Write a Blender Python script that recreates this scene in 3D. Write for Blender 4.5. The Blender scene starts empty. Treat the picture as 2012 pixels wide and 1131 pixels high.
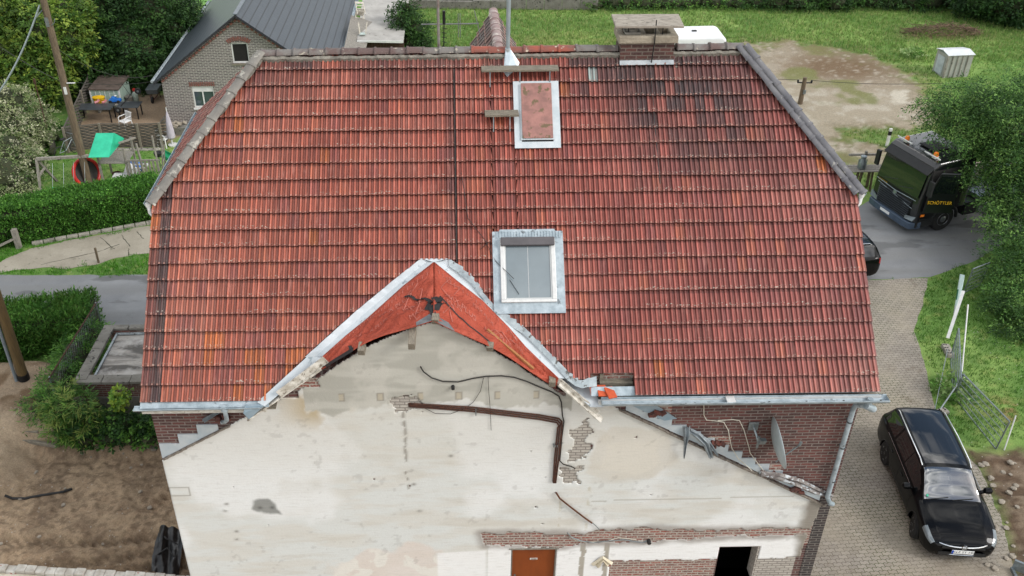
import bpy, math, random
import numpy as np
from mathutils import Vector, Matrix, Euler
random.seed(7)
rng = np.random.default_rng(11)
PI = math.pi
S = bpy.context.scene
COL = S.collection
# ------------------------------------------------------------ camera
CAMP = np.array([6.1257, -14.6733, 18.6595]); YAW, PIT, ROL, FPX, PPX = .0050791, .5794956, .011459, 1869.72, 900.99
_F = np.array([math.sin(YAW)*math.cos(PIT), math.cos(YAW)*math.cos(PIT), -math.sin(PIT)])
_R = np.array([math.cos(YAW), -math.sin(YAW), 0.0])
_D = np.cross(_F, _R)
if _D[2] > 0: _D = -_D
_R2 = math.cos(ROL)*_R + math.sin(ROL)*_D
_D2 = -math.sin(ROL)*_R + math.cos(ROL)*_D
cam = bpy.data.cameras.new("camera"); camo = bpy.data.objects.new("camera", cam); COL.objects.link(camo)
cam.sensor_width = 36; cam.lens = 36*FPX/2012; cam.shift_x = (1006-PPX)/2012
cam.clip_end = 3000; cam.clip_start = .1
camo.matrix_world = Matrix(((_R2[0], -_D2[0], -_F[0], CAMP[0]), (_R2[1], -_D2[1], -_F[1], CAMP[1]), (_R2[2], -_D2[2], -_F[2], CAMP[2]), (0, 0, 0, 1)))
S.camera = camo
# ------------------------------------------------------------ sky and sun
SUN_EL, SUN_AZ = math.radians(36), math.radians(117)      # azimuth clockwise from +y: moderately high, to the right of and behind the camera
w = bpy.data.worlds.new("World"); S.world = w; w.use_nodes = True
nt = w.node_tree; nt.nodes.clear()
def wn(t): return nt.nodes.new(t)
wo = wn('ShaderNodeOutputWorld'); bg = wn('ShaderNodeBackground'); sky = wn('ShaderNodeTexSky')
sky.sky_type = 'NISHITA'; sky.sun_disc = False; sky.sun_elevation = SUN_EL; sky.sun_rotation = SUN_AZ
sky.air_density = 1.2; sky.dust_density = 2.0
tc = wn('ShaderNodeTexCoord'); mp = wn('ShaderNodeMapping'); mp.inputs['Scale'].default_value = (1, 1, 2.2)
nz = wn('ShaderNodeTexNoise'); nz.inputs['Scale'].default_value = 2.3; nz.inputs['Detail'].default_value = 7; nz.inputs['Roughness'].default_value = .55
cr = wn('ShaderNodeValToRGB'); cr.color_ramp.elements[0].position = .40; cr.color_ramp.elements[1].position = .56
nz2 = wn('ShaderNodeTexNoise'); nz2.inputs['Scale'].default_value = 4.0; nz2.inputs['Detail'].default_value = 5
cc = wn('ShaderNodeMix'); cc.data_type = 'RGBA'; cc.inputs['A'].default_value = (3.6, 3.8, 4.1, 1); cc.inputs['B'].default_value = (19, 18.8, 18.4, 1)
mx = wn('ShaderNodeMix'); mx.data_type = 'RGBA'
nt.links.new(tc.outputs['Generated'], mp.inputs['Vector']); nt.links.new(mp.outputs[0], nz.inputs['Vector']); nt.links.new(mp.outputs[0], nz2.inputs['Vector'])
nt.links.new(nz.outputs['Fac'], cr.inputs['Fac']); cr2 = wn('ShaderNodeValToRGB'); cr2.color_ramp.elements[0].position = .36; cr2.color_ramp.elements[1].position = .64; nt.links.new(nz2.outputs['Fac'], cr2.inputs['Fac']); nt.links.new(cr2.outputs['Color'], cc.inputs['Factor'])
nt.links.new(cr.outputs['Color'], mx.inputs['Factor']); nt.links.new(sky.outputs[0], mx.inputs['A']); nt.links.new(cc.outputs['Result'], mx.inputs['B'])
nt.links.new(mx.outputs['Result'], bg.inputs['Color']); bg.inputs['Strength'].default_value = .125
nt.links.new(bg.outputs[0], wo.inputs[0])
sl_ = bpy.data.lights.new("sun", 'SUN'); sl_.energy = 1.65; sl_.angle = math.radians(20); sl_.color = (1, .985, .965)
so = bpy.data.objects.new("sun", sl_); COL.objects.link(so)
sd = Vector((math.sin(SUN_AZ)*math.cos(SUN_EL), math.cos(SUN_AZ)*math.cos(SUN_EL), math.sin(SUN_EL)))
so.rotation_euler = sd.to_track_quat('Z', 'Y').to_euler(); so.location = (0, 0, 60)
S.view_settings.view_transform = 'Standard'; S.view_settings.look = 'None'; S.view_settings.exposure = 0.2; S.view_settings.gamma = 1
S.render.engine = 'CYCLES'; S.cycles.max_bounces = 6; S.cycles.transparent_max_bounces = 8
# ------------------------------------------------------------ pixel -> place helpers (survey of the photograph)
def ray(x, y): return _F + (x-PPX)/FPX*_R2 + (y-565.5)/FPX*_D2
def G(x, y, z=0.0):
    d = ray(x, y); t = (z-CAMP[2])/d[2]; return Vector(CAMP+t*d)
def WL(x, y, Y=0.0):
    d = ray(x, y); t = (Y-CAMP[1])/d[1]; return Vector(CAMP+t*d)
SLOPE = math.radians(43.62); CS, SN = math.cos(SLOPE), math.sin(SLOPE)
def RP(x, s, h=0.0): return (x, -.35+s*CS-h*SN, 6.75+s*SN+h*CS)      # main roof plane: x, up-slope distance, height above it
def RF(x, y):
    d = ray(x, y); n = np.array([0, -SN, CS]); t = ((np.array([0, -.35, 6.75])-CAMP)@n)/(d@n); P = CAMP+t*d
    return float(P[0]), float((P[1]+.35)/CS)
def PX(P):
    X = np.array(P, float)-CAMP; z = X@_F; return PPX+FPX*(X@_R2)/z, 565.5+FPX*(X@_D2)/z
def HT(X, Y, py):                                                     # height at which (X,Y) meets photo row py
    lo, hi = -2., 18.
    for _ in range(40):
        m = (lo+hi)/2
        if PX((X, Y, m))[1] > py: lo = m
        else: hi = m
    return lo
# ------------------------------------------------------------ value noise
_lat = rng.random((256, 256))
def vn(x, y, sc=1., seed=0):
    x = np.asarray(x, float)*sc+seed*17.3; y = np.asarray(y, float)*sc+seed*9.7
    xi = np.floor(x).astype(int); yi = np.floor(y).astype(int); fx = x-xi; fy = y-yi
    fx = fx*fx*(3-2*fx); fy = fy*fy*(3-2*fy)
    a = _lat[xi % 256, yi % 256]; b = _lat[(xi+1) % 256, yi % 256]; c = _lat[xi % 256, (yi+1) % 256]; d = _lat[(xi+1) % 256, (yi+1) % 256]
    return (a*(1-fx)+b*fx)*(1-fy)+(c*(1-fx)+d*fx)*fy
def fbm(x, y, sc=1., seed=0, o=4):
    t = 0; a = .5; s = 0
    for k in range(o): t = t+a*vn(x, y, sc*2**k, seed+k); s += a; a *= .5
    return t/s
def sstep(a, b, x):
    t = np.clip((np.asarray(x, float)-a)/(b-a), 0, 1); return t*t*(3-2*t)
def sdist(P, X, Y):                                                   # signed distance to polygon, negative inside
    X = np.asarray(X, float); Y = np.asarray(Y, float); d = np.full(X.shape, 1e9); ins = np.zeros(X.shape, bool)
    n = len(P)
    for i in range(n):
        ax, ay = P[i][:2]; bx, by = P[(i+1) % n][:2]; ex, ey = bx-ax, by-ay
        t = np.clip(((X-ax)*ex+(Y-ay)*ey)/(ex*ex+ey*ey+1e-12), 0, 1)
        d = np.minimum(d, (X-ax-t*ex)**2+(Y-ay-t*ey)**2)
        c = ((ay > Y) != (by > Y)); xx = ax+(Y-ay)*ex/(ey if abs(ey) > 1e-12 else 1e-12)
        ins ^= c & (X < xx)
    return np.where(ins, -1, 1)*np.sqrt(d)
# ------------------------------------------------------------ object helpers
def tag(o, label=None, cat=None, group=None, kind=None):
    if label: o['label'] = label
    if cat: o['category'] = cat
    if group: o['group'] = group
    if kind: o['kind'] = kind
    return o
def thing(name, label, cat, loc=(0, 0, 0), rz=0, group=None, kind=None):
    o = bpy.data.objects.new(name, None); COL.objects.link(o); o.location = loc; o.rotation_euler = (0, 0, rz); o.empty_display_size = .2
    return tag(o, label, cat, group, kind)
def link(name, me, parent=None):
    o = bpy.data.objects.new(name, me); COL.objects.link(o)
    if parent is not None: o.parent = parent
    return o
def copy_tree(o, parent=None):
    c = o.copy(); COL.objects.link(c)
    if parent is not None: c.parent = parent
    for ch in list(o.children): copy_tree(ch, c)
    return c
class MB:
    def __init__(s): s.v = []; s.f = []; s.m = []; s.mi = 0
    def add(s, vs, fs):
        b = len(s.v); s.v += [tuple(map(float, q)) for q in vs]
        for f in fs: s.f.append([b+i for i in f]); s.m.append(s.mi)
        return s
    def box(s, c, d, rot=None, taper=1.0):
        x, y, z = [q/2 for q in d]; M = Euler(rot).to_matrix() if rot else None; o = []
        for k, (i, j, l) in enumerate([(-1,-1,-1),(1,-1,-1),(1,1,-1),(-1,1,-1),(-1,-1,1),(1,-1,1),(1,1,1),(-1,1,1)]):
            t = taper if l > 0 else 1
            v = Vector((i*x*t, j*y*t, l*z))
            if M: v = M@v
            o.append((v.x+c[0], v.y+c[1], v.z+c[2]))
        return s.add(o, [(0,3,2,1),(4,5,6,7),(0,1,5,4),(1,2,6,5),(2,3,7,6),(3,0,4,7)])
    def b2(s, a, b):                                                  # box from corner to corner
        return s.box([(p+q)/2 for p, q in zip(a, b)], [abs(q-p) for p, q in zip(a, b)])
    def beam(s, a, b, w, h, up=(0, 0, 1)):
        a = Vector(a); b = Vector(b); d = (b-a).normalized(); u = Vector(up); r = d.cross(u)
        if r.length < 1e-4: r = d.cross(Vector((1, 0, 0)))
        r.normalize(); u = r.cross(d).normalized(); o = []
        for p in (a, b):
            for i, j in ((-1,-1),(1,-1),(1,1),(-1,1)): o.append(p+r*i*w/2+u*j*h/2)
        return s.add(o, [(0,3,2,1),(4,5,6,7),(0,1,5,4),(1,2,6,5),(2,3,7,6),(3,0,4,7)])
    def tube(s, pts, r, n=8, cap=True):
        pts = [Vector(p) for p in pts]; rr = r if isinstance(r, (list, tuple)) else [r]*len(pts)
        ring = []; u = None
        for i, p in enumerate(pts):
            d = (pts[min(i+1, len(pts)-1)]-pts[max(i-1, 0)]).normalized()
            if u is None:
                u = d.cross(Vector((0, 0, 1)))
                if u.length < 1e-3: u = d.cross(Vector((1, 0, 0)))
            u = (u-d*u.dot(d)).normalized(); v = d.cross(u)
            ring.append([p+(u*math.cos(t*2*PI/n)+v*math.sin(t*2*PI/n))*rr[i] for t in range(n)])
        vs = [q for g in ring for q in g]; fs = []
        for i in range(len(pts)-1):
            for k in range(n):
                a = i*n+k; b = i*n+(k+1) % n; fs.append((a, a+n, b+n, b))
        if cap: fs += [tuple(range(n)), tuple(range(len(vs)-1, len(vs)-n-1, -1))]
        return s.add(vs, fs)
    def lathe(s, prof, c=(0, 0, 0), n=20, axis='z', sc=(1, 1)):
        vs = []; fs = []
        for r, h in prof:
            for k in range(n):
                a = k*2*PI/n; x, y = r*math.cos(a)*sc[0], r*math.sin(a)*sc[1]
                q = (x, y, h) if axis == 'z' else ((h, x, y) if axis == 'x' else (y, h, x))
                vs.append((q[0]+c[0], q[1]+c[1], q[2]+c[2]))
        m = len(prof)
        for i in range(m-1):
            for k in range(n):
                a = i*n+k; b = i*n+(k+1) % n; fs.append((a, b, b+n, a+n))
        fs += [tuple(range(n-1, -1, -1)), tuple(range((m-1)*n, m*n))]
        return s.add(vs, fs)
    def prism(s, poly, a, b, plane='xy'):                             # polygon extruded from a to b along the third axis
        def P(u, v, t): return (u, v, t) if plane == 'xy' else ((u, t, v) if plane == 'xz' else (t, u, v))
        n = len(poly); vs = [P(u, v, a) for u, v in poly]+[P(u, v, b) for u, v in poly]
        fs = [tuple(range(n-1, -1, -1)), tuple(range(n, 2*n))]+[(i, (i+1) % n, n+(i+1) % n, n+i) for i in range(n)]
        return s.add(vs, fs)
    def slab(s, quad, t):                                             # 3-D polygon thickened along its normal
        q = [Vector(p) for p in quad]; nrm = (q[1]-q[0]).cross(q[2]-q[0]).normalized(); n = len(q)
        vs = [p+nrm*t for p in q]+[p for p in q]
        fs = [tuple(range(n)), tuple(range(2*n-1, n-1, -1))]+[(i, n+i, n+(i+1) % n, (i+1) % n) for i in range(n)]
        return s.add(vs, fs)
    def build(s, name, mats, parent=None, smooth=False, bevel=0, seg=2, sub=0, off=None):
        if off is not None: s.v = [(x-off[0], y-off[1], z-off[2]) for x, y, z in s.v]
        me = bpy.data.meshes.new(name); me.from_pydata(s.v, [], s.f); me.update()
        if not isinstance(mats, (list, tuple)): mats = [mats]
        for m in mats: me.materials.append(m)
        if len(mats) > 1: me.polygons.foreach_set('material_index', s.m)
        if smooth:
            me.polygons.foreach_set('use_smooth', [True]*len(me.polygons))
            if smooth != 'all': me.set_sharp_from_angle(angle=math.radians(38))
        o = link(name, me, parent)
        if bevel:
            b = o.modifiers.new('bevel', 'BEVEL'); b.width = bevel; b.segments = seg; b.limit_method = 'ANGLE'; b.angle_limit = math.radians(35)
        if sub:
            b = o.modifiers.new('sub', 'SUBSURF'); b.levels = sub; b.render_levels = sub
        return o
def npmesh(name, V, F, mat, parent=None, col=None, smooth=False, uv=None):   # V (n,3); F (m,k); col per vertex
    V = np.asarray(V, np.float32); F = np.asarray(F, np.int32); me = bpy.data.meshes.new(name)
    me.vertices.add(len(V)); me.vertices.foreach_set('co', V.ravel())
    k = F.shape[1]; me.loops.add(F.size); me.loops.foreach_set('vertex_index', F.ravel())
    me.polygons.add(len(F)); me.polygons.foreach_set('loop_start', np.arange(0, F.size, k, dtype=np.int32)); me.polygons.foreach_set('loop_total', np.full(len(F), k, np.int32))
    if smooth: me.polygons.foreach_set('use_smooth', np.ones(len(F), bool))
    me.update(calc_edges=True)
    if col is not None:
        c = me.color_attributes.new('Col', 'FLOAT_COLOR', 'POINT'); C = np.ones((len(V), 4), np.float32); C[:, :col.shape[1]] = col
        c.data.foreach_set('color', C.ravel())
    if uv is not None:
        u = me.uv_layers.new(name='UVMap'); u.data.foreach_set('uv', np.asarray(uv, np.float32)[F.ravel()].ravel())
    me.materials.append(mat); me.validate()
    return link(name, me, parent)
# ------------------------------------------------------------ materials
def lin(c):
    if isinstance(c, str):
        c = c.lstrip('#'); c = [int(c[i:i+2], 16)/255 for i in (0, 2, 4)]
        c = [q/12.92 if q <= .04045 else ((q+.055)/1.055)**2.4 for q in c]
    return (c[0], c[1], c[2], 1)
class NT:
    def __init__(s, name):
        s.m = bpy.data.materials.new(name); s.m.use_nodes = True; s.t = s.m.node_tree
        s.b = s.t.nodes['Principled BSDF']; s.tc = s.n('ShaderNodeTexCoord')
    def n(s, t, **k):
        q = s.t.nodes.new(t)
        for a, b in k.items(): setattr(q, a, b)
        return q
    def l(s, a, b): s.t.links.new(a, b)
    def val(s, sock, v):
        if hasattr(v, 'links') or isinstance(v, bpy.types.NodeSocket): s.l(v, sock)
        else: sock.default_value = v
    def math(s, op, a, b=0.0, c=None, clamp=False):
        q = s.n('ShaderNodeMath', operation=op, use_clamp=clamp); s.val(q.inputs[0], a); s.val(q.inputs[1], b)
        if c is not None: s.val(q.inputs[2], c)
        return q.outputs[0]
    def mapping(s, v, sc=(1, 1, 1), loc=(0, 0, 0), rot=(0, 0, 0)):
        q = s.n('ShaderNodeMapping'); s.l(v, q.inputs[0]); q.inputs['Scale'].default_value = sc; q.inputs['Location'].default_value = loc; q.inputs['Rotation'].default_value = rot
        return q.outputs[0]
    def noise(s, v, sc, det=5, ro=.55, dist=0):
        q = s.n('ShaderNodeTexNoise'); s.l(v, q.inputs['Vector']); q.inputs['Scale'].default_value = sc; q.inputs['Detail'].default_value = det
        q.inputs['Roughness'].default_value = ro; q.inputs['Distortion'].default_value = dist; return q.outputs['Fac']
    def ramp(s, f, a, b, ca=(0, 0, 0, 1), cb=(1, 1, 1, 1)):
        q = s.n('ShaderNodeValToRGB'); s.l(f, q.inputs[0]); e = q.color_ramp.elements; e[0].position = a; e[1].position = b; e[0].color = ca; e[1].color = cb
        return q.outputs[0]
    def mix(s, f, a, b, mode='MIX'):
        q = s.n('ShaderNodeMix', data_type='RGBA', blend_type=mode); s.val(q.inputs['Factor'], f); s.val(q.inputs['A'], a); s.val(q.inputs['B'], b); return q.outputs['Result']
    def sep(s, v):
        q = s.n('ShaderNodeSeparateXYZ'); s.l(v, q.inputs[0]); return q.outputs
    def comb(s, x, y, z):
        q = s.n('ShaderNodeCombineXYZ'); s.val(q.inputs[0], x); s.val(q.inputs[1], y); s.val(q.inputs[2], z); return q.outputs[0]
    def attr(s, n='Col'):
        q = s.n('ShaderNodeAttribute', attribute_name=n); return q.outputs['Color']
    def bump(s, h, st=.3, d=.01, nrm=None):
        q = s.n('ShaderNodeBump'); s.l(h, q.inputs['Height']); q.inputs['Strength'].default_value = st; q.inputs['Distance'].default_value = d
        if nrm is not None: s.l(nrm, q.inputs['Normal'])
        s.l(q.outputs[0], s.b.inputs['Normal']); return q.outputs[0]
    def done(s, color=None, rough=.7, metal=0, spec=None):
        if color is not None: s.val(s.b.inputs['Base Color'], color)
        s.val(s.b.inputs['Roughness'], rough); s.b.inputs['Metallic'].default_value = metal
        if spec is not None: s.b.inputs['Specular IOR Level'].default_value = spec
        return s.m
def mat(name, c1, c2=None, sc=4, rough=.7, metal=0, bump=0, bsc=60, bd=.01, st=(1, 1, 1), lo=.35, hi=.65, spec=None, coat=0, spots=None):
    k = NT(name); v = k.mapping(k.tc.outputs['Object'], st); c2 = c2 or c1
    f = k.ramp(k.noise(v, sc, 7, .62), lo, hi); c = k.mix(f, lin(c1), lin(c2))
    if spots: c = k.mix(k.ramp(k.noise(v, spots[1], 4, .6), spots[2], spots[2]+.06), c, lin(spots[0]))
    if bump: k.bump(k.noise(v, bsc, 4), bump, bd)
    if coat: k.b.inputs['Coat Weight'].default_value = coat; k.b.inputs['Coat Roughness'].default_value = .03
    return k.done(c, rough, metal, spec)
def mat_brick(name, c1, c2, mortar, bw=.26, rh=.077, ms=.011, dark=None, rough=.85, bump=.5, bias=0, mort2=None, mm=.35):
    k = NT(name); o = k.sep(k.tc.outputs['Object']); u = k.math('ADD', o[0], o[1]); nv = k.noise(k.tc.outputs['Object'], 3, 4)
    v = k.comb(k.math('ADD', u, k.math('MULTIPLY', nv, .02)), k.math('ADD', o[2], k.math('MULTIPLY', k.noise(k.tc.outputs['Object'], 1.1, 2), .03)), 0)
    q = k.n('ShaderNodeTexBrick'); k.l(v, q.inputs['Vector']); q.inputs['Color1'].default_value = lin(c1); q.inputs['Color2'].default_value = lin(c2)
    q.inputs['Mortar'].default_value = lin(mortar); q.inputs['Scale'].default_value = 1; q.inputs['Brick Width'].default_value = bw; q.inputs['Row Height'].default_value = rh
    q.inputs['Mortar Size'].default_value = ms; q.inputs['Mortar Smooth'].default_value = .25; q.inputs['Bias'].default_value = bias; q.offset_frequency = 2
    c = q.outputs['Color']; n1 = k.noise(k.tc.outputs['Object'], 1.6, 5)
    c = k.mix(k.ramp(n1, .3, .75), c, lin(dark or c1), 'MULTIPLY') if dark else c
    c = k.mix(k.math('MULTIPLY', k.ramp(k.noise(k.tc.outputs['Object'], 22, 3), .45, .75), mm), c, lin(mort2 or mortar))
    k.bump(k.math('SUBTRACT', k.math('MULTIPLY', k.noise(k.tc.outputs['Object'], 60, 3), .3), q.outputs['Fac']), bump, .008)
    return k.done(c, rough)
M = {}
M['zinc'] = mat('zinc', '#8c9aa1', '#b3bfc5', 5, .5, .2, .25, 14, .02, (1, 1, 1), .35, .65, spots=('#737b7f', 6, .62))
M['zinc_old'] = mat('zinc_weathered', '#8e989c', '#b7c0c2', 5, .55, .4, .2, 20, .01, (1, 1, 1), .35, .65, spots=('#5c5a55', 8, .6))
M['white_metal'] = mat('white_painted_metal', '#d9d9d6', '#c6c7c5', 8, .4, .1)
M['white_plastic'] = mat('white_plastic', '#e0e0dd', '#cfd0cf', 6, .45)
M['oldwood'] = mat('weathered_grey_wood', '#8f8778', '#5f594e', 6, .85, 0, .5, 40, .01, (1, 8, 8), .3, .7, spots=('#9aa088', 14, .62))
M['oldwood_y'] = mat('weathered_grey_wood_long', '#948b7b', '#625b50', 6, .85, 0, .5, 40, .01, (8, 1, 8), .3, .7)
M['greywood'] = mat('silver_grey_wood', '#9b968c', '#6f6a62', 5, .85, 0, .4, 30, .01, (3, 3, 1), .3, .7)
M['polewood'] = mat('pole_wood', '#7a6a55', '#4d4235', 5, .85, 0, .5, 30, .02, (6, 6, .6), .3, .7)
M['newwood'] = mat('fresh_batten_wood', '#b07a4a', '#8f5f38', 8, .7, 0, .2, 40, .01, (2, 8, 8))
M['rust'] = mat('rusty_steel', '#5e3a2b', '#3a2a25', 14, .8, .2, .4, 60)
M['black_rubber'] = mat('black_rubber', '#1c1c1c', '#262626', 10, .65, 0, .2, 60)
M['black_cable'] = mat('black_cable', '#1d1c1b', '#2c2a28', 10, .55)
M['white_cable'] = mat('white_cable', '#d8d4c6', '#bdb8a8', 10, .55)
M['galv'] = mat('galvanised_steel', '#9aa3a6', '#7b8487', 10, .4, .7)
M['concrete'] = mat('concrete', '#a5a095', '#7f7b72', 3, .9, 0, .5, 30, .01, spots=('#5d5a52', 6, .6))
M['concrete_d'] = mat('dark_concrete', '#6a675f', '#85827a', 3, .92, 0, .5, 25, .02, spots=('#3f3e39', 6, .58))
M['dark'] = mat('dark_inside', '#151413', '#1f1d1b', 3, .9)
M['blackmetal'] = mat('black_steel', '#17181a', '#222426', 8, .45, .4)
def glass_mat(name, c='#1b2224', rough=.04, spec=.7):
    k = NT(name); k.b.inputs['Coat Weight'].default_value = .6; k.b.inputs['Coat Roughness'].default_value = .02
    return k.done(lin(c), rough, 0, spec)
M['carglass'] = glass_mat('tinted_car_glass', '#0c1012')
M['winglass'] = glass_mat('window_glass', '#3c4a50')
# ============================================================ GROUND
def GP(pts, z=0): return [tuple(G(x, y, z)[:2]) for x, y in pts]
LOT = GP([(1400, 92), (1490, 90), (1554, 86), (1625, 97), (1710, 114), (1753, 136), (1795, 162), (1812, 190), (1835, 222), (1835, 240), (1753, 250), (1660, 250), (1640, 268), (1736, 300), (1735, 322), (1660, 322), (1400, 300)])
PATCH = GP([(1748, 176), (1785, 175), (1780, 203), (1757, 198)])
ROADP = [(-80, 13.0), (-9.7, 12.8), (-6.9, 12.7), (-6.2, 11.4), (0, 11.3), (15, 13.4), (20.9, 13.98), (23.3, 14.1), (25.3, 15.1), (27.6, 16.7), (45, 17.6), (80, 18), (80, 22), (45, 21.6), (26, 21.3), (23.2, 19.9), (21.8, 18.9), (15, 16.6), (5, 15.4), (-5.2, 15.0), (-10.6, 15.15), (-80, 16.2)]
DRIVE = GP([(-160, 560), (-40, 530), (62, 488), (160, 468), (330, 437), (420, 425), (420, 500), (290, 497), (230, 507), (190, 520), (130, 528), (85, 526), (40, 530), (0, 535), (-60, 548)])
PAVE = [(14.3, -9), (14.3, 13.42), (20.9, 13.96), (23.2, 14.06)]+GP([(1812, 600), (1797, 650), (1812, 700), (1822, 745), (1835, 800), (1868, 868), (1915, 902), (1940, 950), (1965, 1010), (1985, 1090), (2000, 1150)])+[(20, -9)]
SOILR = GP([(1868, 868), (1915, 890), (2100, 880), (2300, 1300), (2000, 1300), (1985, 1090), (1965, 1010), (1940, 950), (1915, 902)])
YARD = GP([(136, 298), (200, 291), (322, 288), (345, 270), (420, 255), (420, 190), (336, 184), (262, 184), (182, 196), (150, 250)])
PIT = [(-40, -12), (0.1, -12), (0.1, 6.35), (-4.9, 6.35), (-8.5, 6.2), (-14, 6.3), (-40, 7)]
TERR = [(-40, 6.2), (-8.5, 6.0), (-4.9, 6.2), (-4.9, 9), (-7, 9.6), (-14, 9.6), (-40, 9.6)]
def zground(X, Y):
    X = np.asarray(X, float); Y = np.asarray(Y, float)
    dp = sdist(PIT, X, Y); z = -.45*sstep(.0, -.75, dp)*(X < .12)
    tm = sstep(.25, -.5, sdist(TERR, X, Y)); z = z+tm*(.30+.35*fbm(X, Y, .5, 3))
    # sandy slump falling from the terrace into the pit
    q = sstep(1.6, .2, np.hypot((X+7.3)/1.0, (Y-5.4)/1.4)); z = np.maximum(z, -.45+.75*q*(.6+.5*fbm(X, Y, 1.2, 5)))
    pit = sstep(0, -.4, dp)
    z = z+pit*((fbm(X, Y, 1.3, 9)-.5)*.24+(fbm(X, Y, 6, 12, 4)-.5)*.13)
    # tyre tracks with lugs
    for yc, ph in ((3.0, 0), (2.3, 1.3), (1.75, 2.2)):
        yy = Y-yc-.06*X-.15*np.sin(X*.6+ph); band = np.exp(-(yy/.17)**2)
        z = z+pit*band*(-.10+.08*np.sin(X*22+yy*26)*sstep(.3, .5, fbm(X, Y, 1.5, 14)))
    for xc in (-1.3, -2.0):
        xx = X-xc-.35*(Y-4); band = np.exp(-(xx/.15)**2)*sstep(3.4, 4.2, Y)
        z = z+pit*band*(-.08+.05*np.sin(Y*26+xx*10))
    sr = sstep(.2, -.5, sdist(SOILR, X, Y)); z = z+sr*((fbm(X, Y, 1.1, 21)-.35)*.35+(fbm(X, Y, 7, 22, 3)-.5)*.1)
    lot = sstep(.5, -1, sdist(LOT, X, Y)); z = z-lot*(.03*fbm(X, Y, .7, 31))
    gr = (1-pit)*(1-lot)*(1-sr)*(Y > 21); z = z+gr*.10*(fbm(X, Y, .5, 33)-.5)
    return z
def axis(a, b, st, far):
    m = list(np.arange(a, b+1e-6, st)); d = st*2; lo = a; hi = b; L = []; H = []
    while hi < far: hi += d; H.append(hi); lo -= d; L.append(lo); d *= 1.35
    return np.array(L[::-1]+m+H)
ax = axis(-26, 46, .16, 1500); ay = axis(-6, 58, .16, 1500)
ax = np.unique(np.round(np.concatenate([ax[(ax < -9.4) | (ax > .3)], np.arange(-9.4, .31, .05)]), 3)); ay = np.unique(np.round(np.concatenate([ay[(ay < .6) | (ay > 8)], np.arange(.6, 8, .05)]), 3))
GX, GY = np.meshgrid(ax, ay); GZ = zground(GX, GY)
def rgb(h): return np.array(lin(h)[:3])
def ground_color(X, Y):
    n1 = fbm(X, Y, .35, 41); n2 = fbm(X, Y, 1.6, 42); n3 = fbm(X, Y, 5, 43, 3)
    c = rgb('#5f8140')[None, None]*np.ones(X.shape+(3,)) if X.ndim == 2 else rgb('#5f8140')*np.ones(X.shape+(3,))
    def mixc(c, h, m): return c*(1-m[..., None])+rgb(h)*m[..., None]
    c = mixc(c, '#7f9c55', sstep(.42, .62, n1)); c = mixc(c, '#4e7038', sstep(.5, .7, n2)*.6); c = mixc(c, '#929a5c', sstep(.6, .78, n3)*.5)
    far = sstep(46.5, 50, Y); c = mixc(c, '#6fa056', far*.8)
    c = mixc(c, '#8d8f56', sstep(5.5, 1.5, np.hypot((X-13.5)/1.6, Y-38.5))*.6*sstep(.3, .6, n2))    # trodden dry strip behind the ridge
    dl = sdist(LOT, X, Y)+(n2-.5)*3.0+(n3-.5)*1.2
    m = sstep(.5, -.3, dl); c = mixc(c, '#98907f', m)
    c = mixc(c, '#a8a294', m*sstep(.45, .65, n2)); mud = np.exp(-(((X-27.5)/3.4)**2+((Y-35.5)/2.6)**2))
    c = mixc(c, '#71604c', np.clip(m*mud*1.2*sstep(.3, .6, n3+.15), 0, 1)); c = mixc(c, '#6f7346', m*sstep(.55, .68, fbm(X, Y, .55, 47))*.85)
    edge = sstep(1.8, .2, np.abs(dl-.4)); c = mixc(c, '#6b5f45', edge*.55*sstep(.4, .6, n3+.1))
    m = sstep(.12, -.12, sdist(PATCH, X, Y)+(n3-.5)*.5); c = mixc(c, '#b5b0a2', m)
    m = sstep(.3, -.3, sdist(YARD, X, Y)+(n3-.5)*.8); c = mixc(c, '#8b7a66', m)
    dp = sdist(PIT, X, Y); m = sstep(.25, -.05, dp+(n3-.5)*.3)*(X < 3); dirt = rgb('#927f69')*(1+.0*n1[..., None])
    c = c*(1-m[..., None])+dirt*m[..., None]; c = mixc(c, '#a08d75', m*sstep(.4, .62, n2)); c = mixc(c, '#51443a', m*sstep(.5, .72, fbm(X, Y, .9, 49))*.35); c = mixc(c, '#55483c', m*sstep(.5, .6, fbm(X, Y*1.6, 7, 50))*.45); c = mixc(c, '#97866f', m*sstep(.58, .66, fbm(X, Y, 6, 52, 3))*.6)
    for yc, ph in ((3.0, 0), (2.3, 1.3), (1.75, 2.2)): yy = Y-yc-.06*X-.15*np.sin(X*.6+ph); c = mixc(c, '#5c4e40', m*np.exp(-(yy/.16)**2)*sstep(-.4, .7, np.sin(X*22+yy*26+1.2))*.7)
    tm = sstep(.3, -.3, sdist(TERR, X, Y)+(n3-.5)*.6); c = mixc(c, '#93836f', tm); c = mixc(c, '#6d5b47', tm*sstep(.5, .66, n2))
    q = sstep(1.7, .6, np.hypot((X+7.3), (Y-5.6)/1.3)+(n3-.5)*.6); c = mixc(c, '#a3937d', q)
    m = sstep(.3, -.3, sdist(SOILR, X, Y)+(n3-.5)*.8); c = mixc(c, '#5b4c3e', m); c = mixc(c, '#7b6d5d', m*sstep(.45, .65, n3))
    m = sstep(.6, -.6, Y-.8+(n3-.5))*(X > -.2)+sstep(-5, -8, Y)*(X <= -.2); c = mixc(c, '#857a6b', np.clip(m, 0, 1))   # bare demolition ground in front of the house
    m = np.exp(-(((X-35.5)/2.6)**2+((Y-40.6)/1.0)**2)); c = mixc(c, '#63523f', np.clip(m*1.4, 0, 1))   # brushwood heap ground
    m = np.exp(-(((X-22.5)/.6)**2+((Y-6.7)/.6)**2)); c = mixc(c, '#8a7a52', np.clip(m*1.3, 0, 1)*sstep(.3, .6, n3))
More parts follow.
